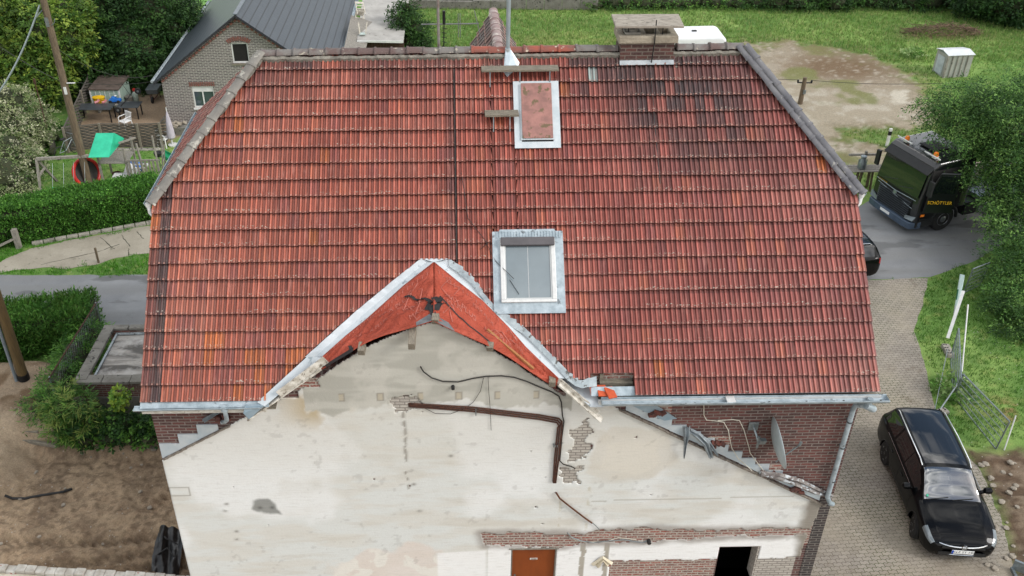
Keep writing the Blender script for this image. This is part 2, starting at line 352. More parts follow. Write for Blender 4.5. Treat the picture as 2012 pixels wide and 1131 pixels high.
    return np.clip(c, 0, 1)
GC = ground_color(GX, GY)
k = NT('ground_soil_and_grass'); o_ = k.tc.outputs['Object']
c = k.mix(k.ramp(k.noise(o_, 9, 8, .7), .25, .8), k.attr(), (1.5, 1.45, 1.4, 1), 'MULTIPLY')
c = k.mix(k.ramp(k.noise(o_, 26, 5, .7), .3, .62), k.mix(1.0, c, (.62, .6, .58, 1), 'MULTIPLY'), c)
vor = k.n('ShaderNodeTexVoronoi'); k.l(o_, vor.inputs['Vector']); vor.inputs['Scale'].default_value = 7
c = k.mix(k.math('MULTIPLY', k.ramp(vor.outputs['Distance'], .10, .13, (1, 1, 1, 1), (0, 0, 0, 1)), k.ramp(k.noise(o_, 2.2, 2), .5, .56)), c, (.42, .4, .36, 1))
k.bump(k.noise(o_, 30, 6, .7), .8, .03); M['ground'] = k.done(c, .95, 0, .2)
ny, nx = GX.shape; idx = np.arange(nx*ny).reshape(ny, nx)
F = np.stack([idx[:-1, :-1], idx[:-1, 1:], idx[1:, 1:], idx[1:, :-1]], -1).reshape(-1, 4)
tag(npmesh('ground', np.stack([GX, GY, GZ], -1).reshape(-1, 3), F, M['ground'], None, GC.reshape(-1, 3), True), kind='structure')
# ---- flat sheets: road, driveway, paving
def sheet(name, poly, z, m, step=.5):
    import bmesh
    bm = bmesh.new(); vs = [bm.verts.new((x, y, z)) for x, y in poly]; bm.faces.new(vs)
    bmesh.ops.triangulate(bm, faces=bm.faces[:]); me = bpy.data.meshes.new(name); bm.to_mesh(me); bm.free()
    if sum(p.normal.z for p in me.polygons) < 0: me.flip_normals()
    me.materials.append(m); return tag(link(name, me), kind='structure')
def rag(poly, amp, step=.25, seed=0):                                 # ragged outline, as worn edges are
    out = []
    for i in range(len(poly)):
        a = np.array(poly[i]); b = np.array(poly[(i+1) % len(poly)]); L = np.hypot(*(b-a)); n = max(1, int(min(L, 60)/step)) if L < 30 else 1
        for t in range(n):
            p = a+(b-a)*t/n; nn = np.array([-(b-a)[1], (b-a)[0]])/max(L, 1e-6)
            p = p+nn*amp*(float(fbm(p[0], p[1], 1.7, seed+51))-.5)*2; out.append((p[0], p[1]))
    return out
k = NT('asphalt'); o_ = k.tc.outputs['Object']
c = k.mix(k.ramp(k.noise(o_, .5, 5, .6), .35, .65), lin('#75777a'), lin('#8a8c8d'))
c = k.mix(k.ramp(k.noise(k.mapping(o_, (.12, 1.1, 1)), 1.2, 4), .4, .62), c, lin('#7b7c7c')); c = k.mix(k.math('MULTIPLY', k.ramp(k.noise(o_, 90, 3, .7), .5, .8), .5), c, lin('#a8a8a4'))
c = k.mix(k.math('MULTIPLY', k.ramp(k.noise(o_, 1.7, 7, .7), .58, .75), .5), c, lin('#5b5b59'))
c = k.mix(k.ramp(k.noise(k.mapping(o_, (.3, .9, 1), (3, 1, 0)), .8, 5), .56, .60), c, lin('#6a6b6b'))
k.bump(k.noise(o_, 120, 3), .4, .004); M['asphalt'] = k.done(c, .88, 0, .25)
sheet('road', rag(ROADP, .10, .3), .006, M['asphalt'])
k = NT('worn_concrete_slab'); o_ = k.tc.outputs['Object']
c = k.mix(k.ramp(k.noise(o_, .8, 6, .6), .35, .65), lin('#a39c8d'), lin('#8d8677')); c = k.mix(k.math('MULTIPLY', k.ramp(k.noise(o_, 40, 3, .7), .45, .7), .4), c, lin('#b9b3a5'))
c = k.mix(k.ramp(k.noise(o_, 2.5, 7, .7), .6, .7), c, lin('#6d6a5a')); k.bump(k.noise(o_, 60, 4), .5, .006); M['slab'] = k.done(c, .92, 0, .2)
sheet('driveway', rag(DRIVE, .12, .2, 3), .012, M['slab'])
b = MB()
for (x0, y0, x1, y1) in ((198, 466, 226, 490), (238, 461, 256, 484), (253, 488, 252, 503), (268, 455, 282, 470), (82, 520, 190, 496), (190, 496, 235, 480)):
    p, q = G(x0, y0), G(x1, y1); n = 6; L = []
    for i in range(n+1): L.append(p.lerp(q, i/n)+Vector((random.uniform(-.03, .03), random.uniform(-.03, .03), 0)))
    for i in range(n):
        d = (L[i+1]-L[i]).normalized(); r = Vector((-d.y, d.x, 0))*random.uniform(.008, .022); zz = Vector((0, 0, .017))
        b.add([L[i]-r+zz, L[i+1]-r+zz, L[i+1]+r+zz, L[i]+r+zz], [(0, 1, 2, 3)])
tag(b.build('driveway_joints', mat('joint_dirt', '#3b382f', '#4d4a38', 9, .95)), kind='structure')
b = MB(); P0, P1 = G(62, 482), G(330, 434)
for i in range(12): 
    p, q = P0.lerp(P1, i/12+.003), P0.lerp(P1, (i+1)/12-.003); b.beam(p+Vector((0, .04, .05)), q+Vector((0, .04, .05)), .16, .14)
tag(b.build('kerb', M['concrete'], bevel=.015), kind='structure')
k = NT('interlocking_pavers'); o_ = k.tc.outputs['Object']; s_ = k.sep(k.mapping(o_, rot=(0, 0, math.radians(-4))))
zig = k.math('MULTIPLY', k.math('PINGPONG', s_[0], .056), .55)
q = k.n('ShaderNodeTexBrick'); k.l(k.comb(s_[0], k.math('ADD', s_[1], zig), 0), q.inputs['Vector'])
for a, b_ in (('Color1', '#9c958a'), ('Color2', '#8d867c'), ('Mortar', '#665e51')): q.inputs[a].default_value = lin(b_)
q.inputs['Scale'].default_value = 1; q.inputs['Brick Width'].default_value = .225; q.inputs['Row Height'].default_value = .1125; q.inputs['Mortar Size'].default_value = .009; q.inputs['Mortar Smooth'].default_value = .3
c = k.mix(k.ramp(k.noise(o_, .6, 5, .6), .4, .68), q.outputs['Color'], lin('#a59c88'))
c = k.mix(.55, q.outputs['Color'], c); sand = k.math('MULTIPLY', k.ramp(k.noise(o_, .9, 6, .65), .36, .56), k.ramp(k.math('MULTIPLY', s_[1], -.1), -.45, .05))
c = k.mix(sand, c, lin('#958b7b')); c = k.mix(k.ramp(k.noise(o_, 1.3, 8, .75), .56, .70), c, lin('#6f6456')); c = k.mix(k.math('MULTIPLY', q.outputs['Fac'], k.ramp(k.noise(o_, .5, 4), .45, .6)), c, lin('#4c5233')); c = k.mix(k.ramp(k.noise(o_, 34, 2, .5), .72, .75), c, lin('#d5d0c4'))
k.bump(k.math('SUBTRACT', k.math('MULTIPLY', k.noise(o_, 50, 3), .4), q.outputs['Fac']), .6, .008); M['pavers'] = k.done(c, .9, 0, .25)
sheet('paving', rag(PAVE, .07, .2, 5), .010, M['pavers'])
# stepped broken edge of paving and rubble stones in the soil
def rock(r, seed):
    b = MB(); rs = random.Random(seed); n = 7; prof = []
    for i in range(4): prof.append((r*(.35+.65*math.sin(PI*(i+.6)/4.4))*rs.uniform(.85, 1.1), r*.7*(i/3-.2)))
    b.lathe(prof, n=n); b.v = [(x*rs.uniform(.8, 1.2), y*rs.uniform(.8, 1.2), z*rs.uniform(.8, 1.2)) for x, y, z in b.v]; return b
M['rubble'] = mat('rubble_stone', '#a39a8b', '#7d7468', 5, .9, 0, .4, 30)
# ---- grass blades
def blades(name, pts, h, wd, cols, mat_, kind='stuff', n=3, lean=.5):
    N = len(pts); P = np.repeat(pts, n, 0)+np.concatenate([rng.normal(0, .035, (N*n, 2)), np.zeros((N*n, 1))], 1); a = rng.random(N*n)*2*PI
    hh = h*(.5+rng.random(N*n)); ln = lean*hh*(rng.random(N*n)); b2 = rng.random(N*n)*2*PI
    dx = np.stack([np.cos(a), np.sin(a), 0*a], 1)*wd*(.7+.6*rng.random((N*n, 1))); tip = P+np.stack([np.cos(b2)*ln, np.sin(b2)*ln, hh], 1)
    V = np.stack([P-dx, P+dx, tip], 1).reshape(-1, 3); F = np.arange(len(V)).reshape(-1, 3)
    ci = rng.integers(0, len(cols), N); C = np.array([rgb(q) for q in cols])[ci]*(.75+.5*rng.random((N, 1)))
    C = np.repeat(np.repeat(C, n, 0), 3, 0); o = npmesh(name, V, F, mat_, None, C); return tag(o, kind=kind) if kind else o
def leafmat(name, tr=.35, rough=.6):
    k = NT(name); t = k.n('ShaderNodeBsdfTranslucent'); m = k.n('ShaderNodeMixShader'); k.l(k.attr(), k.b.inputs['Base Color']); k.l(k.attr(), t.inputs[0])
    k.b.inputs['Roughness'].default_value = rough; k.b.inputs['Specular IOR Level'].default_value = .3; m.inputs[0].default_value = tr
    out = k.t.nodes['Material Output']; k.l(k.b.outputs[0], m.inputs[1]); k.l(t.outputs[0], m.inputs[2]); k.l(m.outputs[0], out.inputs[0]); return k.m
M['grass'] = leafmat('grass_blade', .3); M['leaf'] = leafmat('leaf', .3, .55)
def scatter(box, N, excl, keep=None):
    X = rng.uniform(box[0], box[2], N); Y = rng.uniform(box[1], box[3], N); m = np.ones(N, bool)
    for P, mg in excl: m &= sdist(P, X, Y)+(fbm(X, Y, 1.6, 42)-.5)*1.0 > mg
    if keep is not None: m &= keep(X, Y)
    X, Y = X[m], Y[m]; return np.stack([X, Y, zground(X, Y)-.01], 1)
GCOL = ['#688c40', '#7f9f50', '#587a38', '#90a862', '#74944a', '#a3a56e']
pts = scatter((-4, 36, 44, 47), 42000, [(LOT, .5)]); blades('meadow_grass', pts, .16, .014, GCOL, M['grass'])
pts = scatter((22, 21, 40, 37), 12000, [(LOT, .4), (ROADP, .1), (PATCH, .1)]); blades('verge_grass', pts, .13, .016, GCOL[:4], M['grass'])
pts = scatter((-26, 19, -4, 29), 12000, [(YARD, .2)]); blades('garden_lawn', pts, .07, .012, ['#4f8a26', '#5b9a2c', '#447a22', '#6aa636'], M['grass'])
pts = scatter((19, 2.5, 30, 16.5), 26000, [(PAVE, .0), (ROADP, .05), (SOILR, .3)], lambda X, Y: X > 20.2)
blades('lawn_grass', pts, .08, .010, ['#4e7d2b', '#3f6a24', '#5d8c35', '#6d8f40'], M['grass'])
pts = scatter((-13, 14.7, -4, 18.8), 9000, [(DRIVE, .0), (ROADP, .0)]); blades('kerbside_grass', pts, .09, .010, ['#4f8a26', '#62a030', '#447a22'], M['grass'])
# ============================================================ MAIN HOUSE
house = thing('farmhouse', 'large red-tiled half-hipped farmhouse whose bare cream wall lost its extension', 'house')
XL, XR = 0.0, 14.38; RIDGE_S = 7.30; TW, TH = .2, RIDGE_S/21
# ---- roof tile material
k = NT('glazed_clay_tile'); uv = k.sep(k.tc.outputs['UV']); v = k.comb(uv[0], uv[1], 0)
c = k.attr(); st = k.noise(k.mapping(v, (28, 1.6, 1)), 1, 5, .65)
c = k.mix(k.math('MULTIPLY', k.ramp(st, .42, .68), .42), c, lin('#5a2622')); c = k.mix(k.math('MULTIPLY', k.ramp(k.noise(k.mapping(v, (24, 2.0, 1), (7, 3, 0)), 1, 4, .6), .55, .75), .5), c, lin('#c98e80'))
c = k.mix(k.math('MULTIPLY', k.ramp(k.noise(v, .9, 5, .6), .5, .72), .3), c, lin('#5a231d'))
fr = k.math('FRACT', k.math('DIVIDE', uv[1], TH)); low = k.math('LESS_THAN', fr, .16)
sp = k.math('MULTIPLY', k.ramp(k.noise(v, 26, 3, .7), .57, .63), k.math('MULTIPLY', low, k.ramp(k.noise(v, .8, 4), .42, .58)))
c = k.mix(sp, c, lin('#bdb5a6')); c = k.mix(k.ramp(k.noise(k.mapping(v, (1, 1, 1), (9, 4, 0)), 7, 5, .7), .73, .745), c, lin('#c9c2b4'))
k.bump(k.noise(v, 45, 4), .25, .006)
M['tile'] = k.done(c, k.math('MULTIPLY_ADD', st, .35, .28), 0, .55)
PROF = [(0, .016), (.010, .034), (.042, .036), (.052, .010), (.062, .000), (.092, .000), (.100, .014), (.108, .026), (.140, .026), (.150, .008), (.160, .0), (.186, .0), (.194, .008)]
EDGE = rgb('#b98a7a'); WORN_LIT = [1, 1.0, .9, .7, .8, .7, 1.0, 1.0, .9, .7, .8, .7, .6]  # lower tile edge: wear plus a crest highlight, both painted into the colour
SEG = [.60, 1.32, .58, .40, .84, .62, .9, 1.20, .52, .40, .82, .60, .45]  # rib highlights and groove shade put into the colour, along with groove dirt
T_RED, T_OR, T_PUR, T_BLK, T_NEW = rgb('#9c5244'), rgb('#a86046'), rgb('#864e4b'), rgb('#3a3636'), rgb('#bd6a3c')
def tile_field(name, parent, x0, x1, nrow, th, place, ivals, color, tw=TW, jit=.006):
    V = []; F = []; C = []; U = []; ncol = int(math.ceil((x1-x0)/tw))
    for r in range(nrow):
        for i in range(ncol):
            tx = x0+i*tw; col, dz = color(r, i, tx+tw/2, (r+.5)*th); rs = random.uniform(-jit, jit)+.035*(float(vn(tx, r*3.1, .35, 7))-.5); hz = random.uniform(-.004, .005)
            pts = [(u*tw/.2, h) for u, h in PROF]+[(tw, PROF[0][1])]; ga, gb = .80+.4*random.random(), .80+.4*random.random(); jr = [ga if j < 6 else gb for j in range(len(pts))]
            for j in range(len(pts)-1):
                xa, xb = min(tx+pts[j][0], x1), min(tx+pts[j+1][0], x1)
                if xb-xa < .001: continue
                ha, hb = pts[j][1], pts[j+1][1]; iv = ivals((xa+xb)/2)
                for q, (lo, hi) in enumerate(iv):
                    la, hA = ivals(xa)[q] if len(ivals(xa)) > q else (lo, hi); lb, hB = ivals(xb)[q] if len(ivals(xb)) > q else (lo, hi)
                    s0, s1 = r*th-.03+rs, (r+1)*th+.02
                    a0, a1 = max(s0, la), min(s1, hA); b0, b1 = max(s0, lb), min(s1, hB)
                    if a1-a0 < .002 and b1-b0 < .002: continue
                    a1 = max(a1, a0+.001); b1 = max(b1, b0+.001)
                    def hh(s, h): return h+.046*(1-(s-s0)/(th+.05))+hz+.004
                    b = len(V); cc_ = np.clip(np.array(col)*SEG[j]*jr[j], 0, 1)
                    cuts = [(a0, b0, min(a1, s0+.035), min(b1, s0+.035), WORN_LIT[j]), (max(a0, s0+.035), max(b0, s0+.035), min(a1, s0+th-.052), min(b1, s0+th-.052), None), (max(a0, s0+th-.052), max(b0, s0+th-.052), a1, b1, .56)]  # last strip darkened: shade of the overlapping course painted in, with lap dirt
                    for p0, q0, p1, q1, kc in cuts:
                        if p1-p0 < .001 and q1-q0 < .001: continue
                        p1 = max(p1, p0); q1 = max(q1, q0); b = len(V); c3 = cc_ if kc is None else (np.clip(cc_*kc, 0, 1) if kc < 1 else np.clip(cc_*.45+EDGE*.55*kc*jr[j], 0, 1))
                        V.extend([place(xa, p0, hh(p0, ha)), place(xb, q0, hh(q0, hb)), place(xb, q1, hh(q1, hb)), place(xa, p1, hh(p1, ha))]); F.append((b, b+1, b+2, b+3))
                        C.extend([c3]*4); U.extend([(xa, p0), (xb, q0), (xb, q1), (xa, p1)])
                    if a0 <= s0+1e-4:
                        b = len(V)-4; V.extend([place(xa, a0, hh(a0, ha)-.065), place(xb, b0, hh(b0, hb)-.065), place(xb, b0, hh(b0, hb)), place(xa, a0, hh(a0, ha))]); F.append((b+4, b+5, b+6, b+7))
                        C.extend([np.array(col)*.06]*4); U.extend([(xa, a0), (xb, b0), (xb, b0), (xa, a0)])  # dirty lip blackened further to stand for the shade line below each course
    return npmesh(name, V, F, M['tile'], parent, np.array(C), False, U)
LV = [(603, 698), (661, 645), (729, 587), (780, 546), (826, 511)]; RV = [(884, 511), (925, 545), (979, 614), (1030, 645), (1090, 706), (1121, 742), (1150, 752)]
LVs = [RF(*p) for p in LV]; RVs = [RF(*p) for p in RV]; LVs = [(2.45, -.1)]+LVs; RVs = RVs+[(8.72, .30)]
VX = [p[0] for p in LVs+RVs]; VS = [p[1] for p in LVs+RVs]
HOLE = (8.75, 9.6, .42)                                                # missing tiles at the eaves
SKX0, SKX1, SK0, SK1 = 6.93, 8.27, 1.72, 3.26; HX0, HX1, H0, H1 = 7.44, 8.33, 5.14, 6.55
def main_iv(x):
    hi = RIDGE_S
    if x < 2.1: hi = min(hi, 4.10+(x-.0)*(RIDGE_S-4.10)/2.1)
    if x > 12.28: hi = min(hi, 4.14+(XR-x)*(RIDGE_S-4.14)/2.1)
    lo = -.02
    if VX[0] < x < VX[-1]: lo = max(lo, float(np.interp(x, VX, VS)))
    if HOLE[0] < x < HOLE[1]: lo = max(lo, HOLE[2])
    out = [(lo, hi)]
    for a, b_, s0, s1 in ((SKX0, SKX1, SK0, SK1), (HX0, HX1, H0, H1)):
        if a < x < b_: out = [(out[0][0], s0), (s1, hi)]
    return out
def main_col(r, i, x, s):
    n = float(fbm(x, s, .35, 61)); t = x/14.4; q = random.random()
    c = T_RED*(1-.0)+0; c = c*(1-max(0, .55-t))+T_OR*max(0, .55-t)
    if t > .5: c = c*(1-.45*min(1, (t-.5)*2.5))+T_PUR*.45*min(1, (t-.5)*2.5)
    g_ = float(fbm(x, s, .8, 64)); c = c*(.86+.22*random.random())*(.80+.42*g_); c = c*(1-.5*max(0, g_-.52)*2)+rgb('#a87a6a')*(.5*max(0, g_-.52)*2); p = random.random()
    if p < .10: c = c*.5+T_PUR*.5
    elif p < .16: c = c*.45+T_OR*.62
    elif p > .993: c = T_NEW*.75
    blk = 0
    if s > 6.2 and (x > 9.0 or .4 < n < .52 or x < 3.4): blk = .75*max(0, (s-6.0)/1.2)
    d = abs(x-10.6-(6.9-s)*.35)                                        # soot trail below the chimney
    if s > 4.0: blk = max(blk, 1.0*math.exp(-(d/1.7)**2)*(.3+.7*sstep(4.2, 6.4, s))*(1.3 if random.random() < .66 else .35))
    blk *= .55+.6*float(vn(x, s, 2.2, 66))
    if r == 20: blk = max(blk, (.85 if x > 8.6 or 3.0 < x < 3.9 else .55)*(random.random() < (.8 if x > 8.6 else .45)))
    if r in (19, 18) and x > 8.8 and random.random() < .45: blk = max(blk, .7)
    if i == 1 and s < 4.4: blk = .9
    if i == 0 and s < 3.2: blk = .25+.3*random.random()
    if abs(x-14.15) < .12: blk = max(blk, .35*random.random())
    if s < .9 and 5 < i < 16 and random.random() < .25: c = T_NEW*(.72+.2*random.random())
    if (r, i) in ((3, 6), (3, 7)): c = T_NEW*1.1
    if abs(x-6.15) < .10: blk = max(blk, .45)
    if (r, i) in ((19, 45),): return rgb('#8b9894'), 0
    blk = min(.95, float(blk)); return c*(1-blk)+T_BLK*blk, 0
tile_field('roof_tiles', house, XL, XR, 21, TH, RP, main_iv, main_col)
# ---- rear slope and half hips
RY, RZ = RP(0, RIDGE_S)[1:]; ZM, YM = RP(0, 4.12)[2], RP(0, 4.12)[1]; YB = 2*RY-YM
def rear(x, s, h=0): p = RP(x, s, h); return (p[0], 2*RY-p[1], p[2])
def plain_col(r, i, x, s): return T_PUR*(.7+.5*random.random()), 0
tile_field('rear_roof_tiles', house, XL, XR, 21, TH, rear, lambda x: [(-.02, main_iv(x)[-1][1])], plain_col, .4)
HL = 2.1; HS = math.hypot(HL, RZ-ZM); hn = (math.atan2(RZ-ZM, HL))
def hipl(y, s, h=0): return (0.0+s*math.cos(hn)-h*math.sin(hn), y, ZM+s*math.sin(hn)+h*math.cos(hn))
def hipr(y, s, h=0): p = hipl(y, s, h); return (XR-p[0], p[1], p[2])
def hiv(y): return [(-.02, max(0, min(HS, HS*min((y-YM)/(RY-YM), (YB-y)/(YB-RY)))))]
def hcol(r, i, x, s): return (rgb('#8d4038') if random.random() < .7 else T_PUR)*(.7+.4*random.random()), 0
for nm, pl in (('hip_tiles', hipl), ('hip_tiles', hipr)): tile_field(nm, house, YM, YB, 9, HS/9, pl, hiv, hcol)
# ---- dark boarding under the tiles
b = MB(); h0 = -.10
b.slab([RP(2.2, RIDGE_S, h0), RP(0.02, 4.1, h0), RP(0.02, 0, h0), RP(2.4, 0, h0), RP(5.7, 2.75, h0), RP(6.95, 2.75, h0), RP(6.95, RIDGE_S, h0)][::-1], -.05)
b.slab([RP(6.95, RIDGE_S, h0), RP(6.95, 2.6, h0), RP(8.5, .62, h0), RP(9.62, .6, h0), RP(9.62, 0, h0), RP(14.36, 0.0, h0), RP(14.36, 4.1, h0), RP(12.2, RIDGE_S, h0)][::-1], -.05)
b.build('roof_boarding', M['dark'], house)
# ---- ridge and hip caps (half-round tiles, one course)
def caps(b, A, B, n, r, nrm, over=.03, rs=random, fl=.72):
    A, B = Vector(A), Vector(B); nrm = Vector(nrm).normalized(); d = (B-A).normalized(); sdv = d.cross(nrm).normalized(); L = (B-A).length/n
    for i in range(n):
        p = A+d*L*i; q = p+d*(L+over); j = Vector((0, 0, rs.uniform(-.008, .012))); r0, r1 = r*1.16, r*.98; v = []
        for P, R in ((p, r0), (p+d*L*.13, r0), (p+d*L*.15, r1), (q, r1*.95)):
            for t in range(9): a = PI*t/8; v.append(P+j+sdv*math.cos(a)*R+nrm*math.sin(a)*R*fl)
        m = len(b.v); b.v += [tuple(x) for x in v]
        for u in range(3):
            for t in range(8): b.f.append([m+u*9+t, m+u*9+t+1, m+(u+1)*9+t+1, m+(u+1)*9+t]); b.m.append(b.mi)
        b.f.append([m+t for t in range(8, -1, -1)]); b.m.append(b.mi)
M['ridge'] = mat('old_ridge_tile', '#5c4a46', '#6f6b67', 1.3, .75, 0, .4, 30, .01, (1, 1, 1), .42, .55, spots=('#a29b8c', 5, .60))
M['ridge_red'] = mat('red_ridge_tile', '#9a4c38', '#6b4a42', 3, .65, 0, .3, 30, .01, spots=('#c9b9a6', 6, .58))
M['hipcap'] = mat('grey_hip_tile', '#74706a', '#8c8880', 3, .85, 0, .4, 20, .01, spots=('#b0aca0', 5, .57))
M['hipcap_d'] = mat('dark_grey_hip_tile', '#55555a', '#6d6c6e', 3, .7, 0, .3, 20, .01, spots=('#9a978f', 8, .63))
M['mortar'] = mat('ridge_mortar', '#8e897e', '#6a665e', 6, .95, 0, .8, 30, .02)
X0r, X1r = 2.1, XR-2.1; RPt = Vector((0, RY, RZ+.035)); CHX = (9.62, 10.84)
b = MB(); caps(b, (X0r, RY, RPt.z), (6.55, RY, RPt.z), 13, .125, (0, 0, 1)); caps(b, (CHX[1]+.05, RY, RPt.z), (X1r, RY, RPt.z), 4, .125, (0, 0, 1)); caps(b, (8.75, RY, RPt.z), (CHX[0], RY, RPt.z), 2, .125, (0, 0, 1))
b.build('ridge_tiles', M['ridge'], house, smooth=True)
b = MB(); caps(b, (6.55, RY, RPt.z), (8.75, RY, RPt.z), 6, .125, (0, 0, 1)); b.build('ridge_tiles', M['ridge_red'], house, smooth=True)['label'] = 'newer orange-red ridge tiles around the mast'
def lumpy(b, P, Q, wd, ht, up, seed=0, st=.06):
    P, Q, up = Vector(P), Vector(Q), Vector(up).normalized(); d = (Q-P).normalized(); s_ = d.cross(up).normalized(); n = int((Q-P).length/st); m = len(b.v)
    for i in range(n+1):
        p = P.lerp(Q, i/n); a = wd*(.55+.9*float(vn(i*.5, seed, 1, seed))); b2 = wd*(.55+.9*float(vn(i*.5, seed+5, 1, seed+3))); h = ht*(.7+.6*float(vn(i*.9, seed+9)))
        for u, z in ((-a, -.02), (-a*.6, h), (b2*.6, h), (b2, -.02)): b.v.append(tuple(p+s_*u+up*z))
    for i in range(n):
        for t in range(3): b.f.append([m+i*4+t, m+i*4+t+1, m+i*4+5+t, m+i*4+4+t]); b.m.append(b.mi)
b = MB(); 
for sgn in (-1, 1): lumpy(b, (X0r, RY+sgn*.12, RZ-.055), (X1r, RY+sgn*.12, RZ-.055), .055, .055, (0, sgn*.7, 1), 3+sgn)
hvL = (Vector(RP(2.1, RIDGE_S))-Vector(RP(0, 4.1))); nL = Vector((-.45, -.35, 1))
for xs, s1 in ((1, 0), (-1, XR)):
    A = Vector(RP(0, 4.1, .03)); B = Vector(RP(2.1, RIDGE_S, .03)); A.x = s1+xs*A.x; B.x = s1+xs*B.x
    lumpy(b, A, B, .13, .02, (-.5*xs, -.4, 1), 8)
b.build('ridge_mortar', M['mortar'], house)
b = MB(); A = Vector(RP(-.02, 4.0, .09)); B = Vector(RP(2.1, RIDGE_S, .09)); caps(b, A, B, 11, .16, (-.5, -.4, 1), fl=.42); b.build('hip_cap_tiles', M['hipcap'], house, smooth=True)['label'] = 'pale grey mortared hip tiles'
b = MB(); A = Vector(RP(XR+.02, 4.0, .09)); B = Vector(RP(XR-2.1, RIDGE_S, .09))
for o in (-.07, .09): caps(b, A+Vector((o, 0, 0)), B+Vector((o, 0, 0)), 11, .10, (.5, -.4, 1))
b.build('hip_cap_tiles', M['hipcap_d'], house, smooth=True)['label'] = 'dark grey doubled hip tiles'
# ---- walls
WZ0 = -.6
M['brick_house'] = mat_brick('dark_red_house_brick', '#6b3f3a', '#48312f', '#7d736c', .255, .077, .012, None, .85, .6)
M['brick_dark'] = mat_brick('dark_corner_brick', '#3c3231', '#2c2829', '#6f6a64', .255, .077, .012)
M['brick_raw'] = mat_brick('exposed_red_brick', '#925044', '#705049', '#a59d92', .25, .078, .016, None, .9, .8, mort2='#b5aea2', mm=.85)
BYB = 2*RY+.35
DX0, DX1, DZ = 7.33, 8.33, 2.04; WX0, WX1, WZl, WZh = 12.02, 12.90, .9, 2.02
Zt = 8.45; AX = 5.70; SLW = .60
def wing(x): return Zt-abs(x-AX)*SLW
FT = .32                                                               # front wall thickness
def poly_wall(b, poly, y0=0.0, y1=FT): b.prism(poly, y0, y1, 'xz')
EZ = 6.55; gx0, gx1 = AX-(Zt-EZ)/SLW, AX+(Zt-EZ)/SLW
b = MB()
for P in ([(0.0, WZ0), (DX0, WZ0), (DX0, EZ), (0.0, EZ)], [(DX1, WZ0), (WX0, WZ0), (WX0, EZ), (DX1, EZ)], [(DX0, DZ), (DX1, DZ), (DX1, EZ), (DX0, EZ)],
          [(WX1, WZ0), (14.25, WZ0), (14.25, EZ), (WX1, EZ)], [(WX0, WZ0), (WX1, WZ0), (WX1, WZl), (WX0, WZl)], [(WX0, WZh), (WX1, WZh), (WX1, EZ), (WX0, EZ)]): poly_wall(b, P)
b.build('front_wall', M['brick_house'], house)
b = MB(); b.prism([(gx0, EZ), (8.25, EZ), (AX, Zt-.2)], 0.0, FT, 'xz'); b.build('wing_gable', M['brick_house'], house)
b = MB()
for x0, x1 in ((0.0, .3), (13.95, 14.25)):
    zt = 9.45; pts = [(FT, WZ0), (BYB, WZ0), (BYB, 6.6), (YB, zt), (YM, zt), (FT, 6.9)]; b.prism(pts, x0, x1, 'yz')
b.b2((0.3, BYB-.3, WZ0), (13.95, BYB, 6.6)); b.build('side_and_rear_walls', M['brick_house'], house)
b = MB(); b.b2((.3, FT, 2.9), (13.95, BYB-.3, 3.1)); b.b2((.3, FT, 5.9), (13.95, BYB-.3, 6.0)); b.b2((6.9, FT, -.1), (13.95, BYB-.3, 0)); b.b2((11.2, FT, 0), (11.3, 5, 2.9)); b.build('floors', M['dark'], house)
# ---- plaster coat on the exposed front, cut ragged where it has fallen off
cs = .03; xs = np.arange(0.0, 14.25+cs, cs); zs = np.arange(WZ0, 8.5, cs); PXm, PZm = np.meshgrid(xs, zs); xc = PXm[:-1, :-1]+cs/2; zc = PZm[:-1, :-1]+cs/2
nA = fbm(xc, zc, 1.4, 71)-.5; nB = fbm(xc, zc, 5, 75, 3)-.5
dxa = np.abs(xc-AX); roofl = Zt-.10-dxa*SLW+np.where(dxa < 2.4, .17*np.sin(PI*np.minimum(dxa, 2.4)/2.4), 0); roofl = np.where((xc > AX) & (xc < 8.3), Zt-.10-(xc-AX)*.72+np.where(dxa < 2.4, .12*np.sin(PI*np.minimum(dxa, 2.4)/2.4), 0), roofl); edge = roofl-.03+nB*.04-(xc > 9.6)*.02
keep = (zc < np.where((xc > 3.0) & (xc < 8.5), edge, np.minimum(edge, 6.52)))
keep &= ~((xc > DX0) & (xc < DX1) & (zc < DZ)); keep &= ~((xc > WX0-.02) & (xc < WX1+.02) & (zc > WZl) & (zc < WZh))
def hole(poly, am=.10, fr=.06): return sdist(poly, xc, zc)+nA*am*2+nB*fr*2 < 0
band = [(6.72, 2.16), (6.66, 2.56), (8.6, 2.52), (8.95, 2.46), (9.3, 2.62), (10.4, 2.64), (11.0, 2.54), (12.4, 2.56), (13.9, 2.56), (14.0, 2.40), (12.2, 2.34), (10.6, 2.24), (8.9, 2.22), (8.5, 2.10)]
keep &= ~hole(band, .07, .10)
keep &= ~hole([(9.55, -.6), (9.55, 1.58), (12.0, 1.62), (12.0, -.6)], .05, .06); keep &= ~hole([(12.9, .2), (12.9, 1.58), (13.4, 1.62), (13.95, 1.7), (13.95, .2)], .06, .12)
keep &= ~hole([(13.85, -.6), (13.80, 1.2), (13.92, 2.4), (14.02, 3.3), (14.4, 3.3), (14.4, -.6)], .05, .05)
keep &= ~hole([(8.42, 4.75), (8.44, 5.55), (8.78, 5.70), (8.80, 4.95), (8.72, 4.7)], .10, .22); keep &= ~hole([(8.36, 4.1), (8.38, 4.45), (8.74, 4.5), (8.76, 4.05)], .10, .2)
keep &= ~hole([(5.0, 6.17), (4.9, 6.38), (5.25, 6.45), (5.55, 6.33), (5.4, 6.15)], .1, .2)
keep &= ~hole([(3.02, 6.78), (3.02, 6.93), (3.42, 6.92), (3.42, 6.80)], .02, .05)
